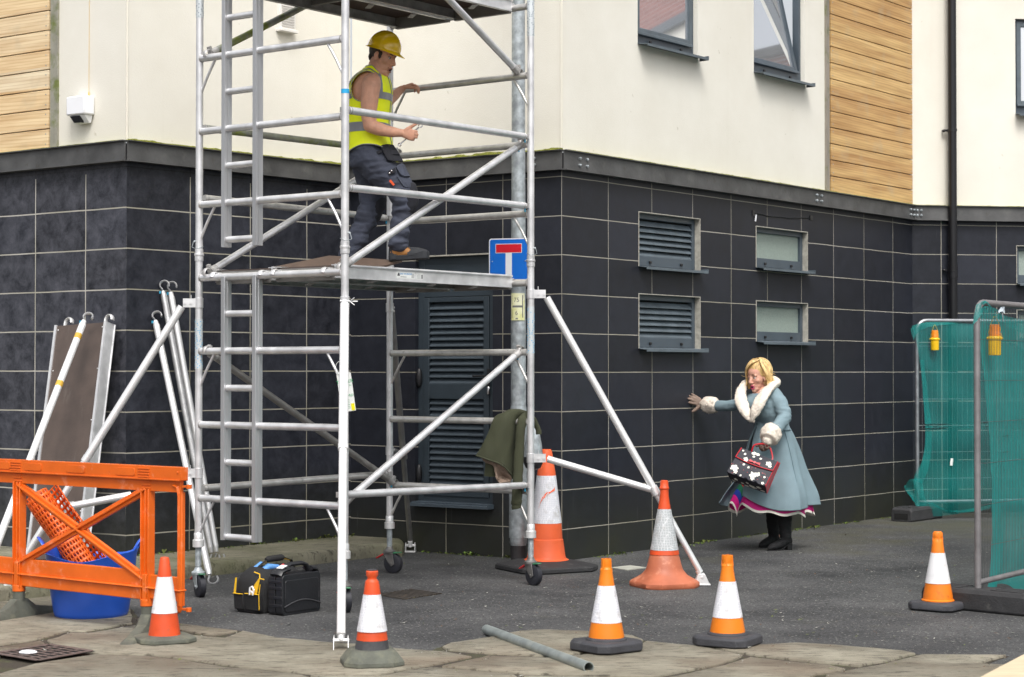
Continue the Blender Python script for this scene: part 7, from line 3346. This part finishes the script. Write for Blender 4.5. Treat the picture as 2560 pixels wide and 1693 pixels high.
mb.sheet([[PM(992, 440, -.225), PM(1008, 444, -.215), PM(1026, 444, -.15)], [PM(1002, 455, -.23), PM(1020, 462, -.21), PM(1034, 464, -.16)], [PM(1010, 466, -.23), PM(1024, 470, -.2), PM(1037, 472, -.15)]], 10, 10, .012, .003, 20)
mb.build('thigh_pockets', TROUS, tr, ang=70)
mb = MB()
p, q = PM(975, 451, -.238), PM(985, 463, -.240)
mb.beam(p, q, .016, .006, (0, -1, 0))
mb.build('orange_tab', mat('orange_tab', (.8, .09, .01), .6), tr)
mb = MB()
for a, b_2 in ((979, 427), (974, 433)):
    mb.ell(PM(a, b_2, -.236), (.007, .005, .007), seg=10, rg=6)
mb.build('studs', CHROME, tr)


def boot(c_h, c_t, ank, col_par):
    """work boot from heel point to toe point"""
    mb = MB()
    d = (c_t - c_h)
    L = d.length
    d.normalize()
    sd = d.cross(UPZ).normalized()
    up = sd.cross(d)
    rings = []
    for f, hw, z0, z1_ in ((-.02, .018, .02, .06), (.04, .034, .012, .085), (.25, .038, .012, .10), (.5, .042, .012, .085), (.75, .048, .014, .066), (.93, .04, .018, .052), (1.0, .02, .022, .04)):
        q = c_h + d * (L * f)
        ring = []
        for k in range(18):
            a = 2 * math.pi * k / 18
            y = (z0 + z1_) / 2 + (z1_ - z0) / 2 * math.sin(a)
            ring.append(q + sd * (hw * math.cos(a)) + up * y)
        rings.append(ring)
    mb.rings(rings)
    limb(mb, [c_h + d * (L * .2) + up * .06, ank], [.044, .048])
    bo = put('boot', wrinkle(fuse(mb, .006, 3), .003, (30, 30, 30)), LEATH, man, ang=180)
    mb = MB()
    rings = []
    for f, hw, z in ((-.03, .022, .030), (.03, .038, .034), (.25, .040, .030), (.5, .045, .028), (.75, .051, .040), (.90, .046, .052), (1.0, .034, .050), (1.03, .014, .04)):
        q = c_h + d * (L * f)
        rings.append([q - sd * hw + up * -.006, q + sd * hw + up * -.006, q + sd * (hw + .002) + up * z, q - sd * (hw + .002) + up * z])
    mb.rings(rings)
    tw = []
    for f, hw, z in ((.50, .047, .085), (.62, .051, .083), (.76, .053, .078), (.88, .049, .068), (.97, .035, .06), (1.03, .014, .045)):
        q = c_h + d * (L * f)
        tw.append([q + sd * (hw * math.cos(a)) + up * (.02 + (z - .02) * math.sin(a)) for a in [math.pi * k / 10 for k in range(11)]])
    mb.rings(tw, caps=False)
    tw = []
    for f, hw, z in ((-.035, .014, .06), (-.01, .034, .10), (.08, .042, .105), (.2, .044, .07)):
        q = c_h + d * (L * f)
        tw.append([q + sd * (hw * math.cos(a)) + up * (.0 + z * max(0, math.sin(a))) for a in [math.pi * k / 10 for k in range(11)]])
    mb.rings(tw, caps=False)
    mb.build('sole', SOLE, bo, ang=60, bevel=.004)
    mb = MB()
    for k in range(4):
        q = c_h + d * (L * (.34 + .09 * k)) + up * (.098 - .008 * k)
        mb.path([q - sd * .026 - up * .006, q + up * .006, q + sd * .026 - up * .006], .0028, 6)
    mb.build('laces', BLACKP, bo)


boot(PM(976, 651, -.08), PM(1070, 645, -.14), PM(996, 600, -.10), None)
boot(PM(856, 671, .04), PM(940, 676, -.02), PM(872, 640, .05), None)

# spanner
sp_ = empty('spanner', PM(1022, 340, -.17), 'chrome combination spanner held in the worker right hand', 'spanner')
mb = MB()
q0, q1 = PM(1000, 361, -.155), PM(1047, 318, -.165)
d = (q1 - q0).normalized()
n_ = V((0, -1, 0))
sv = d.cross(n_)
mb.path([q0, q0.lerp(q1, .5), q1], [(.0055, .0035), (.0055, .0035), (.0065, .0035)], 10, ref=sv)
mb.path([q0 - d * .004 + sv * .010 * math.cos(a) + d * .010 * math.sin(a) for a in [2 * math.pi * i / 14 for i in range(14)]], [(.004, .005)] * 14, 6, closed=True)
c = q1 + d * .012
for s_ in (-1, 1):
    mb.prism([c - d * .012 + sv * s_ * .004, c - d * .004 + sv * s_ * .016, c + d * .016 + sv * s_ * .014, c + d * .018 + sv * s_ * .007, c + d * .002 + sv * s_ * .006], n_ * .008)
mb.build('shank', CHROME, sp_)

# ---- the woman
YW = 16.2


def PW(px, py, dy=0.):
    return at(px, py, YW + dy)


fw, rt = V((-.8, -.6, 0)), V((-.6, .8, 0))
wom = empty('person', gr(1950, 1372), 'blonde woman in pale blue fur trimmed coat leaning one gloved hand on the tiled wall', 'person')
Tw = Torso([(PW(1934, 1110), .17, .14), (PW(1932, 1080), .15, .13), (PW(1929, 1057), .135, .115), (PW(1921, 1038), .16, .14), (PW(1913, 1018), .178, .155), (PW(1909, 1002), .175, .135), (PW(1906, 990), .13, .10), (PW(1903, 978), .07, .065)], rt, fw)
hw_ = Fr(PW(1893, 943), (-.72, -.68, -.11), (-.12, .03, 1), 1.0)
mb = MB()
head(mb, hw_, .006, True)
Tw.loft(mb, -.01)
limb(mb, [hw_(0, -.02, -.04), hw_(0, -.02, -.095), PW(1904, 985)], [.050, .050, .06])
limb(mb, [PW(1880, 997, .12), PW(1862, 1003, .22), PW(1838, 1010, .32), PW(1800, 1013, .43), PW(1762, 1012, .53)], [.045, .042, .038, .034, .027])
limb(mb, [PW(1938, 992, -.13), PW(1955, 1020, -.18), PW(1962, 1042, -.21), PW(1942, 1072, -.29), PW(1922, 1098, -.36)], [.045, .042, .038, .034, .026])
hR = (PW(1760, 1011, .535), (-.80, -.10, .36), (-.62, .78, .1), (-.35, -.2, -.9))
hL = (PW(1921, 1098, -.36), (-.22, -.1, -1), (-.5, -.3, 0), (-.9, -.5, 0))
cR = [(.05, .15, .1), (-.15, .12, .1), (-.05, .2, .2), (.1, .2, .2)]
hand(mb, *hR, .92, spread=.16, curls=cR, thumb=(.45, .9, .0), tcurl=.15)
hand(mb, *hL, .9, (.9, 1.3, .8), thumb=(.5, .5, .6), tcurl=.5)
limb(mb, [PW(1945, 1110, -.06), PW(1952, 1210, -.05), PW(1962, 1300, 0), PW(1966, 1350, .02)], [.08, .06, .045, .036])
limb(mb, [PW(1928, 1110, .08), PW(1930, 1210, .18), PW(1934, 1290, .28), PW(1940, 1340, .32)], [.08, .06, .045, .036])
put('body', wrinkle(fuse(mb, .0046, 3), .0005, (40, 40, 40)), SKINW, wom, ang=180)
face_bits(hw_, wom, LIPS, .007, mat('brow_light', (.16, .08, .04), .8), True)
# gloves
for hp, kw, m_, sc, f_ in ((hR, dict(spread=.16, curls=cR, thumb=(.45, .9, .0), tcurl=.15), GLOVE, .97, 1.42), (hL, dict(curl=(.9, 1.3, .8), thumb=(.5, .5, .6), tcurl=.5), GLOVD, .94, 1.35)):
    mb = MB()
    hand(mb, *hp, sc, fat=f_, **kw)
    limb(mb, [hp[0] - V(hp[1]).normalized() * .05, hp[0] + V(hp[1]).normalized() * .01], [.033, .030])
    put('glove', wrinkle(fuse(mb, .0045, 2), .0016, (60, 60, 60)), m_, wom, ang=180)
# hair: a brushed back bouffant of overlapping locks
mb = MB()
hw_.ell(mb, (.004, -.032, .046), (.096, .106, .108), seg=28, rg=20)
hw_.ell(mb, (0, -.068, -.012), (.088, .066, .080), seg=24, rg=16)
limb(mb, [hw_(.07, .030, .04), hw_(.082, .018, .0), hw_(.084, .012, -.045), hw_(.088, .022, -.085)], [.022, .022, .022, .012], 12)
limb(mb, [hw_(-.078, -.0, .06), hw_(-.092, -.025, .0), hw_(-.092, -.040, -.045), hw_(-.094, -.040, -.080)], [.030, .036, .038, .024], 12)
hme = fuse(mb, .006, 4)
wrinkle(hme, .006, (20, 20, 9), 2)
hob = put('hair', hme, HAIRY, wom, ang=180)
rr = random.Random(9)
mb = MB()


def lock(pts, r):
    p_, r_ = dense([hw_(-q[0], q[1], q[2]) for q in pts], r, 4)
    mb.path(p_, r_, 9, round_=True, flat=.62)


# fringe locks sweep from the parting across the brow and down the cheek
for i in range(15):
    t_ = i / 14
    j = rr.uniform(-.006, .006)
    lock([(.048 - .01 * t_, -.01 + .03 * t_, .150 - .012 * t_), (.015, .035 + .03 * t_, .146 - .02 * t_ + j), (-.030, .066 + .014 * t_, .112 - .020 * t_), (-.070, .058, .062 - .02 * t_ + j), (-.088 - .004 * t_, .036, -.005 + j), (-.092 + j, .040, -.045), (-.102 + j * 2, .05, -.062)], [.006, .011, .012, .011, .010, .009, .003])
for i in range(9):
    t_ = i / 8
    j = rr.uniform(-.006, .006)
    lock([(.05, -.03 + .02 * t_, .156), (.080, -.005 + .02 * t_, .120), (.098, .004 + .014 * t_, .070 + j), (.108 + j, -.004 + .01 * t_, .02), (.112, -.016 - .02 * t_, -.03), (.104 + j, -.004 - .03 * t_, -.07), (.122 + j, .010 - .03 * t_, -.088)], [.006, .011, .012, .011, .012, .011, .003])
# crown and back locks
for i in range(54):
    a0 = math.pi * (1.02 + 1.0 * rr.random()) if i % 3 else rr.uniform(-.4, .35) + (math.pi if rr.random() < .5 else 0)
    ex, ey = math.cos(a0), math.sin(a0)
    k = rr.uniform(.97, 1.08)
    j = rr.uniform(0, 6.28)
    pts = []
    for ph, zz_ in ((.3, 0), (.65, 0), (1.0, 0), (1.45, 0), (1.57, -.035), (1.57, -.075), (1.57, -.105), (1.57, -.118)):
        w_2 = .015 * math.sin(j + zz_ * 60 + ph * 2)
        fl = 1 + (.22 if zz_ < -.1 else 0)
        sh = (1 - abs(zz_) * 1.1) * fl
        pts.append((math.sin(ph) * ex * .104 * k * sh + w_2 * ey, math.sin(ph) * ey * .112 * k * sh - .034 - w_2 * ex, .046 + math.cos(ph) * .114 * k + zz_))
    lock(pts, [.003, .010, .013, .013, .013, .012, .010, .003])
mb.build('hair_locks', mat('blonde_streaks', (.72, .50, .22), .38, 0, .45, 30, .4, 160, st=(2.5, 2.5, .8)), hob, ang=80)
mb = MB()
for i in range(40):
    s_ = rr.choice((-1, 1))
    p = hw_(s_ * rr.uniform(.07, .10), rr.uniform(-.11, .05), rr.uniform(-.10, .03))
    d = (p - hw_(0, -.03, .04)).normalized() + hw_.u * rr.uniform(-.6, .4) + hw_.f * rr.uniform(-.4, .4)
    mb.path(*dense([p, p + d * .02, p + d * .032 + UPZ * rr.uniform(-.008, .012)], [.0016, .0012, .0006], 3), 4)
mb.build('stray_hair', MATS['blonde_streaks'], hob)

# coat bodice and sleeves
mb = MB()
Tw.loft(mb, .014, t0=.16, t1=.93)
limb(mb, [PW(1886, 998, .10), PW(1868, 1002, .18), PW(1845, 1010, .29), PW(1815, 1015, .38), PW(1784, 1014, .47)], [.075, .068, .056, .049, .046])
limb(mb, [PW(1932, 988, -.08), PW(1943, 1000, -.14), PW(1956, 1024, -.19), PW(1960, 1044, -.21), PW(1946, 1064, -.27), PW(1932, 1084, -.32)], [.075, .073, .064, .062, .056, .052])
cm = fuse(mb, .007, 5)
wrinkle(cm, .008, (7, 7, 16), 1)


def elbow_w(p):
    e_ = PW(1960, 1046, -.2)
    e2 = PW(1838, 1010, .3)
    return max(0, 1 - (p - e_).length / .14) + .7 * max(0, 1 - (p - e2).length / .14)


wrinkle(cm, .012, (16, 16, 42), 4, elbow_w)
coat = put('coat', cm, COATB, wom, ang=180)

# skirt of the coat: rings from waist to hem, open at the front left
rows_ = [(1052, 1929, .140), (1066, 1930, .150), (1085, 1931, .178), (1110, 1932, .208), (1140, 1934, .235), (1175, 1935, .268), (1210, 1934, .318), (1240, 1932, .358), (1272, 1929, .378)]


def skirt_pt(t_, ph, lift=0., k=1.0, foldk=1.0, seed=0):
    n = len(rows_) - 1
    x = t_ * n
    i = min(int(x), n - 1)
    f = x - i
    g = lambda j: rows_[max(0, min(n, j))]
    v = [.5 * ((2 * g(i)[q]) + (g(i + 1)[q] - g(i - 1)[q]) * f + (2 * g(i - 1)[q] - 5 * g(i)[q] + 4 * g(i + 1)[q] - g(i + 2)[q]) * f * f + (3 * g(i)[q] - g(i - 1)[q] - 3 * g(i + 1)[q] + g(i + 2)[q]) * f ** 3) for q in range(3)]
    py, px, h = v
    c = PW(px, py)
    r_ = h * k
    fold = foldk * t_ ** 1.3 * (.048 * (1 - abs(math.sin(ph * 2.5 + .5 + seed))) * 2 - .048 + .018 * math.sin(ph * 9 + 2.2 + seed) + .03 * noise.noise(V((ph * 2, t_ * 2, seed))))
    z = c.z + lift * t_ ** 3
    rx_, ry_ = r_ + fold, (r_ + fold) * .80
    return V((c.x + rx_ * math.cos(ph), c.y - ry_ * math.sin(ph), z))


# ph: 0 = right of picture, pi/2 = towards camera, pi = left
PH0, PH1 = R(206), R(208)
g0, g1 = R(128), R(196)        # opening between these angles at the hem (closed at the waist)


def coat_skirt(mb):
    nT, nS = 60, 150
    vs = []
    for j in range(nT + 1):
        t_ = j / nT
        op = max(0, (t_ - .12)) ** .9
        a0 = R(172) + (g1 - R(172)) * op + .0
        a1 = R(168) + (g0 - R(168)) * op + 2 * math.pi
        for k in range(nS + 1):
            ph = a0 + (a1 - a0) * k / nS
            near = max(0, 1 - (a1 - ph) / .9)
            far = max(0, 1 - (ph - a0) / .35)
            lift = .135 * near ** 2 + .05 * far
            p = skirt_pt(t_, ph, lift + .035 * max(0, math.cos(ph)) ** 2)
            if far > 0:
                p = p + V((-.06 * far * t_ ** 2, 0, 0))
            vs.append(p)
    fs = []
    W_ = nS + 1
    for j in range(nT):
        for k in range(nS):
            q = j * W_ + k
            fs.append((q, q + 1, q + W_ + 1, q + W_))
    mb.add(vs, fs)


mb = MB()
coat_skirt(mb)
cs_o = mb.build('coat_skirt', COATB, coat, ang=80)
sm2 = cs_o.modifiers.new('th', 'SOLIDIFY')
sm2.thickness = .007
sm2.offset = -1
# seams and buttons
mb = MB()
mb.path([skirt_pt(.02 + .95 * i / 30, R(60), 0) + V((.002, -.004, 0)) for i in range(31)], .0025, 6)
mb.path([Tw.at(t_, 1.05, .017) for t_ in [.3 + .5 * i / 16 for i in range(17)]], .0022, 6)
for t_ in (.27, .34, .2):
    p = Tw.at(t_, 1.35, .020)
    mb.ell(p, (.009, .006, .009), seg=10, rg=6)
mb.build('seams', COATS, coat)

# striped petticoat showing below and in the opening
STR = [(.60, .70, COATS), (.70, .785, REDL), (.785, .845, EMER), (.845, .905, ROYAL), (.905, .97, PINK), (.97, 1.0, IVORY)]
mb = MB()
mats_ = [ROYAL, REDL, EMER, ROYAL, PINK, IVORY]
for si, (a, b_2, _) in enumerate(STR):
    mb.mi = si
    nT, nS = 6, 150
    vs, fs = [], []
    for j in range(nT + 1):
        t_ = a + (b_2 - a) * j / nT
        for k in range(nS + 1):
            ph = 2 * math.pi * k / nS
            left = max(0, math.cos(ph - R(150)))
            lift = .055 * left ** 2 * math.sin(ph * 6 + .4) - .045 + .05 * left + .02 * math.sin(ph * 8)
            t2 = min(1.0, t_)
            p = skirt_pt(t2, ph, 0, .84 + .06 * max(0, (t2 - .8) / .2), .75, .0)
            p.z += lift * t2 ** 2 + .0
            p = p + V((-.02 * left, 0, 0))
            vs.append(p)
    W_ = nS + 1
    for j in range(nT):
        for k in range(nS):
            q = j * W_ + k
            fs.append((q, q + 1, q + W_ + 1, q + W_))
    mb.add(vs, fs)
pt = mb.build('petticoat', mats_, wom, ang=80)
sm3 = pt.modifiers.new('th', 'SOLIDIFY')
sm3.thickness = .004

# fur collar and cuffs
mb = MB()
limb(mb, [PW(1940, 958, .02), PW(1930, 966, -.10), PW(1915, 980, -.19), PW(1900, 1003, -.245), PW(1888, 1028, -.26), PW(1882, 1048, -.25)], [(.044, .028), (.053, .031), (.060, .033), (.058, .033), (.046, .028), (.02, .017)], 18, 4, ref=(.85, -.3, .45))
limb(mb, [PW(1860, 962, .07), PW(1852, 980, .02), PW(1853, 1003, -.07), PW(1862, 1026, -.15), PW(1874, 1044, -.21), PW(1884, 1053, -.24)], [(.034, .028), (.046, .031), (.054, .033), (.050, .033), (.036, .028), (.017, .015)], 18, 4, ref=(.9, -.3, -.1))
limb(mb, [PW(1941, 960, .0), PW(1938, 954, .08), PW(1915, 952, .16), PW(1885, 954, .17), PW(1862, 960, .08)], [.034, .040, .044, .040, .032], 16)
fm = fuse(mb, .006, 3)
wrinkle(fm, .006, (26, 26, 26), 1)
wrinkle(fm, .003, (75, 75, 75), 7)
put('fur_collar', fm, FUR, coat, ang=180)
for pts, rad in (([PW(1794, 1013, .45), PW(1789, 1013, .46), PW(1776, 1013, .495), PW(1764, 1012, .52), PW(1760, 1012, .53)], [.040, .066, .074, .070, .045]),
                 ([PW(1938, 1072, -.29), PW(1934, 1076, -.30), PW(1927, 1086, -.335), PW(1921, 1098, -.36), PW(1919, 1102, -.37)], [.05, .080, .090, .080, .045])):
    mb = MB()
    limb(mb, pts, rad, 20)
    fm = fuse(mb, .006, 3)
    wrinkle(fm, .006, (26, 26, 26), 3)
    wrinkle(fm, .003, (75, 75, 75), 2)
    put('fur_cuff', fm, FUR, coat, ang=180)


def fur_tufts(mb, me, n, L, seed):
    """short curls standing off the pile"""
    r_ = random.Random(seed)
    me.update()
    nv = len(me.vertices)
    for i in range(n):
        v = me.vertices[r_.randrange(nv)]
        nn = (v.normal + V((r_.uniform(-.6, .6), r_.uniform(-.6, .6), r_.uniform(-.8, .3)))).normalized()
        x, y = perp(nn)
        w2 = L * .28
        mb.add([v.co - x * w2, v.co + x * w2, v.co + y * w2, v.co + nn * L * r_.uniform(.6, 1.2)], [(0, 1, 3), (1, 2, 3), (2, 0, 3)])


for o in [x for x in S.objects if x.name.startswith('fur_')]:
    mb = MB()
    fur_tufts(mb, o.data, 3200, .0065, 4)
    mb.build('fur_pile', FUR, o, ang=180)

# boots
for (hp, tp, an, top) in (((PW(1978, 1373, .0)), (PW(1926, 1373, -.10)), PW(1966, 1345, -.01), PW(1962, 1292, -.01)), ((PW(1946, 1364, .34)), (PW(1912, 1362, .22)), PW(1938, 1335, .32), PW(1932, 1285, .26))):
    hp.z = 0
    tp.z = 0
    d = (tp - hp).normalized()
    sd = V((-d.y, d.x, 0))
    L = .245
    mb = MB()
    rings = []
    for f, hw, z0, z1_ in ((.0, .02, .050, .10), (.06, .031, .045, .12), (.28, .033, .03, .125), (.5, .037, .008, .095), (.75, .040, .004, .065), (.92, .03, .004, .045), (1.0, .012, .006, .03)):
        q = hp + d * (L * f)
        rings.append([q + sd * (hw * math.cos(2 * math.pi * k / 18)) + UPZ * ((z0 + z1_) / 2 + (z1_ - z0) / 2 * math.sin(2 * math.pi * k / 18)) for k in range(18)])
    mb.rings(rings)
    b0 = hp + d * .055
    limb(mb, [b0 + UPZ * .08, b0 + UPZ * .12, b0.lerp(top, .45), top, top + UPZ * .17], [.045, .046, .052, .062, .068])
    bo = put('boot', wrinkle(fuse(mb, .006, 3), .006, (14, 14, 30)), BOOTB, wom, ang=180)
    mb = MB()
    mb.rings([[hp + d * (x) + sd * y + UPZ * z for x, y in ((.004, -.026), (.055, -.028), (.055, .028), (.004, .026))] for z in (0, .055)])
    mb.rings([[hp + d * (L * f) + sd * (hw) + UPZ * z for hw, z in ((-hw0, z0_), (hw0, z0_), (hw0, z0_ + .006), (-hw0, z0_ + .006))] for f, hw0, z0_ in ((.2, .028, .045), (.4, .034, .012), (.55, .038, .0), (.8, .041, .0), (.95, .028, .002), (1.01, .01, .004))])
    mb.build('heel_and_sole', BOOTB, bo, bevel=.003)

# handbag
hb = empty('handbag', PW(1880, 1180, -.4), 'navy handbag with white flower print, red piping, bow and handle, held by the woman', 'handbag')
TL_, TR_ = PW(1854, 1121, -.34), PW(1945, 1156, -.44)
FL_, FR_ = PW(1817, 1180, -.44), PW(1914, 1216, -.56)
BL_, BR_ = PW(1829, 1203, -.30), PW(1917, 1234, -.40)
KL_, KR_ = PW(1860, 1122, -.27), PW(1950, 1157, -.37)


def bil(a, b_, c, d, u, v, bulge=0.):
    p = a.lerp(b_, u).lerp(d.lerp(c, u), v)
    return p


fn = ((FR_ - FL_).cross(TL_ - FL_)).normalized()
if fn.y > 0:
    fn = -fn
mb = MB()
n_ = 14
vs = []
front = lambda u, v, o=0: TL_.lerp(TR_, u).lerp(FL_.lerp(FR_, u), v) + fn * (.018 * math.sin(math.pi * v) * (.6 + .4 * math.sin(math.pi * u)) + o)
G2 = [[front(i / n_, j / n_) for i in range(n_ + 1)] for j in range(n_ + 1)]


def gridq(mb, fnc, nu, nv):
    vs = [fnc(i / nu, j / nv) for j in range(nv + 1) for i in range(nu + 1)]
    fs = [(j * (nu + 1) + i, j * (nu + 1) + i + 1, (j + 1) * (nu + 1) + i + 1, (j + 1) * (nu + 1) + i) for j in range(nv) for i in range(nu)]
    mb.add(vs, fs)


mb.mi = 0
gridq(mb, front, 16, 16)
gridq(mb, lambda u, v: FL_.lerp(FR_, u).lerp(BL_.lerp(BR_, u), v) + (-UPZ) * .008 * math.sin(math.pi * v), 12, 8)
gridq(mb, lambda u, v: BL_.lerp(BR_, u).lerp(KL_.lerp(KR_, u), v), 6, 6)
gridq(mb, lambda u, v: KL_.lerp(KR_, u).lerp(TL_.lerp(TR_, u), v), 6, 4)
mb.mi = 1
gus = lambda a, b_, c, d: (lambda u, v: a.lerp(b_, u).lerp(d.lerp(c, u), v))
gridq(mb, gus(TR_, KR_, BR_, FR_), 8, 8)
gridq(mb, gus(TL_, KL_, BL_, FL_), 8, 8)
# flower shapes
rr = random.Random(21)


def blob(mb, u, v, r_, pet, off, fnc=front, irr=.0):
    c = fnc(u, v, off)
    eu = (fnc(min(1, u + .02), v, off) - fnc(u - .02, v, off)).normalized()
    ev = (fnc(u, min(1, v + .02), off) - fnc(u, v - .02, off)).normalized()
    vs = [c]
    m_ = 22
    for i in range(m_):
        a = 2 * math.pi * i / m_
        q = r_ * (1 + .18 * math.cos(pet * a + u * 9) + irr * noise.noise(V((math.cos(a) * 1.5 + u * 9, math.sin(a) * 1.5, v * 9))))
        vs.append(c + eu * q * math.cos(a) + ev * q * math.sin(a))
    mb.add(vs, [(0, 1 + i, 1 + (i + 1) % m_) for i in range(m_)])


mb.mi = 2
for u, v, r_, irr in ((.11, .78, .036, .35), (.18, .88, .022, .3), (.60, .80, .034, .35), (.70, .72, .024, .3), (.63, .90, .02, .3), (.28, .56, .012, .1), (.42, .60, .012, .1), (.34, .95, .010, .1), (.88, .72, .012, .1), (.9, .94, .014, .3)):
    blob(mb, u, v, r_ * .8, 5, .0012, irr=irr)
bot = lambda u, v, o=0: FL_.lerp(FR_, u).lerp(BL_.lerp(BR_, u), v) + (-UPZ) * (.008 * math.sin(math.pi * v) + .0015)
for u, v, r_ in ((.2, .4, .02), (.35, .6, .014), (.5, .35, .014), (.63, .6, .03), (.8, .4, .022), (.1, .7, .014), (.9, .7, .02), (.45, .8, .02)):
    blob(mb, u, v, r_, 5, 0, bot, .4)
for s_ in range(26):
    mb.mi = 1
    blob(mb, rr.random(), rr.uniform(.5, 1), .0028, 3, .0013)
bb2 = mb.build('bag_body', [NAVY, REDL, FLOW], hb, ang=60)
flapf = lambda u, v, o=0: front(u, v * (.40 + .07 * math.sin(math.pi * u)), .008 + o)
mb = MB()
mb.mi = 0
gridq(mb, flapf, 20, 10)
gridq(mb, lambda u, v: front(u, v * (.40 + .07 * math.sin(math.pi * u)), .004), 20, 10)
mb.mi = 1
for u, v, r_, irr in ((.17, .42, .013, .1), (.27, .82, .024, .3), (.40, .34, .013, .1), (.58, .30, .013, .1), (.82, .50, .028, .35), (.88, .68, .018, .3), (.36, .06, .022, .5), (.46, .04, .018, .4), (.08, .2, .01, 0)):
    blob(mb, u, v, r_ * .8, 5, .0015, flapf, irr)
mb.build('flap', [NAVY, FLOW], hb, ang=60)
mb = MB()
edge = [flapf(0, v / 8, .002) for v in range(9)] + [flapf(u / 20, 1, .002) for u in range(21)] + [flapf(1, 1 - v / 8, .002) for v in range(9)]
mb.path(edge, .0042, 8)
mb.path([FR_.lerp(TR_, i / 8) + fn * .018 * math.sin(math.pi * (1 - i / 8)) * .6 for i in range(9)], .0035, 8)
mb.path([FR_, BR_, KR_], .0035, 8)
c = flapf(.5, .80, .005)
eu = (flapf(.6, .8) - flapf(.4, .8)).normalized()
ev = (flapf(.5, .9) - flapf(.5, .7)).normalized()
for s_ in (-1, 1):
    mb.prism([c, c + eu * s_ * .045 - ev * .014, c + eu * s_ * .052 + ev * .012, c + eu * s_ * .02 + ev * .006], fn * .006)
mb.box(c, (.016, .01, .02), rotm(eu, fn, eu.cross(fn)))
mb.build('piping_and_bow', REDL, hb)
mb = MB()
hA, hB = TL_.lerp(TR_, .27) , TL_.lerp(TR_, .84)
hC = PW(1919, 1113, -.39)
mb.path(*dense([hA, PW(1885, 1114, -.38), PW(1900, 1110, -.385), PW(1915, 1112, -.385), PW(1925, 1120, -.39), PW(1931, 1140, -.41), hB], [.007] * 7, 4), 8)
mb.build('handle', REDL, hb)
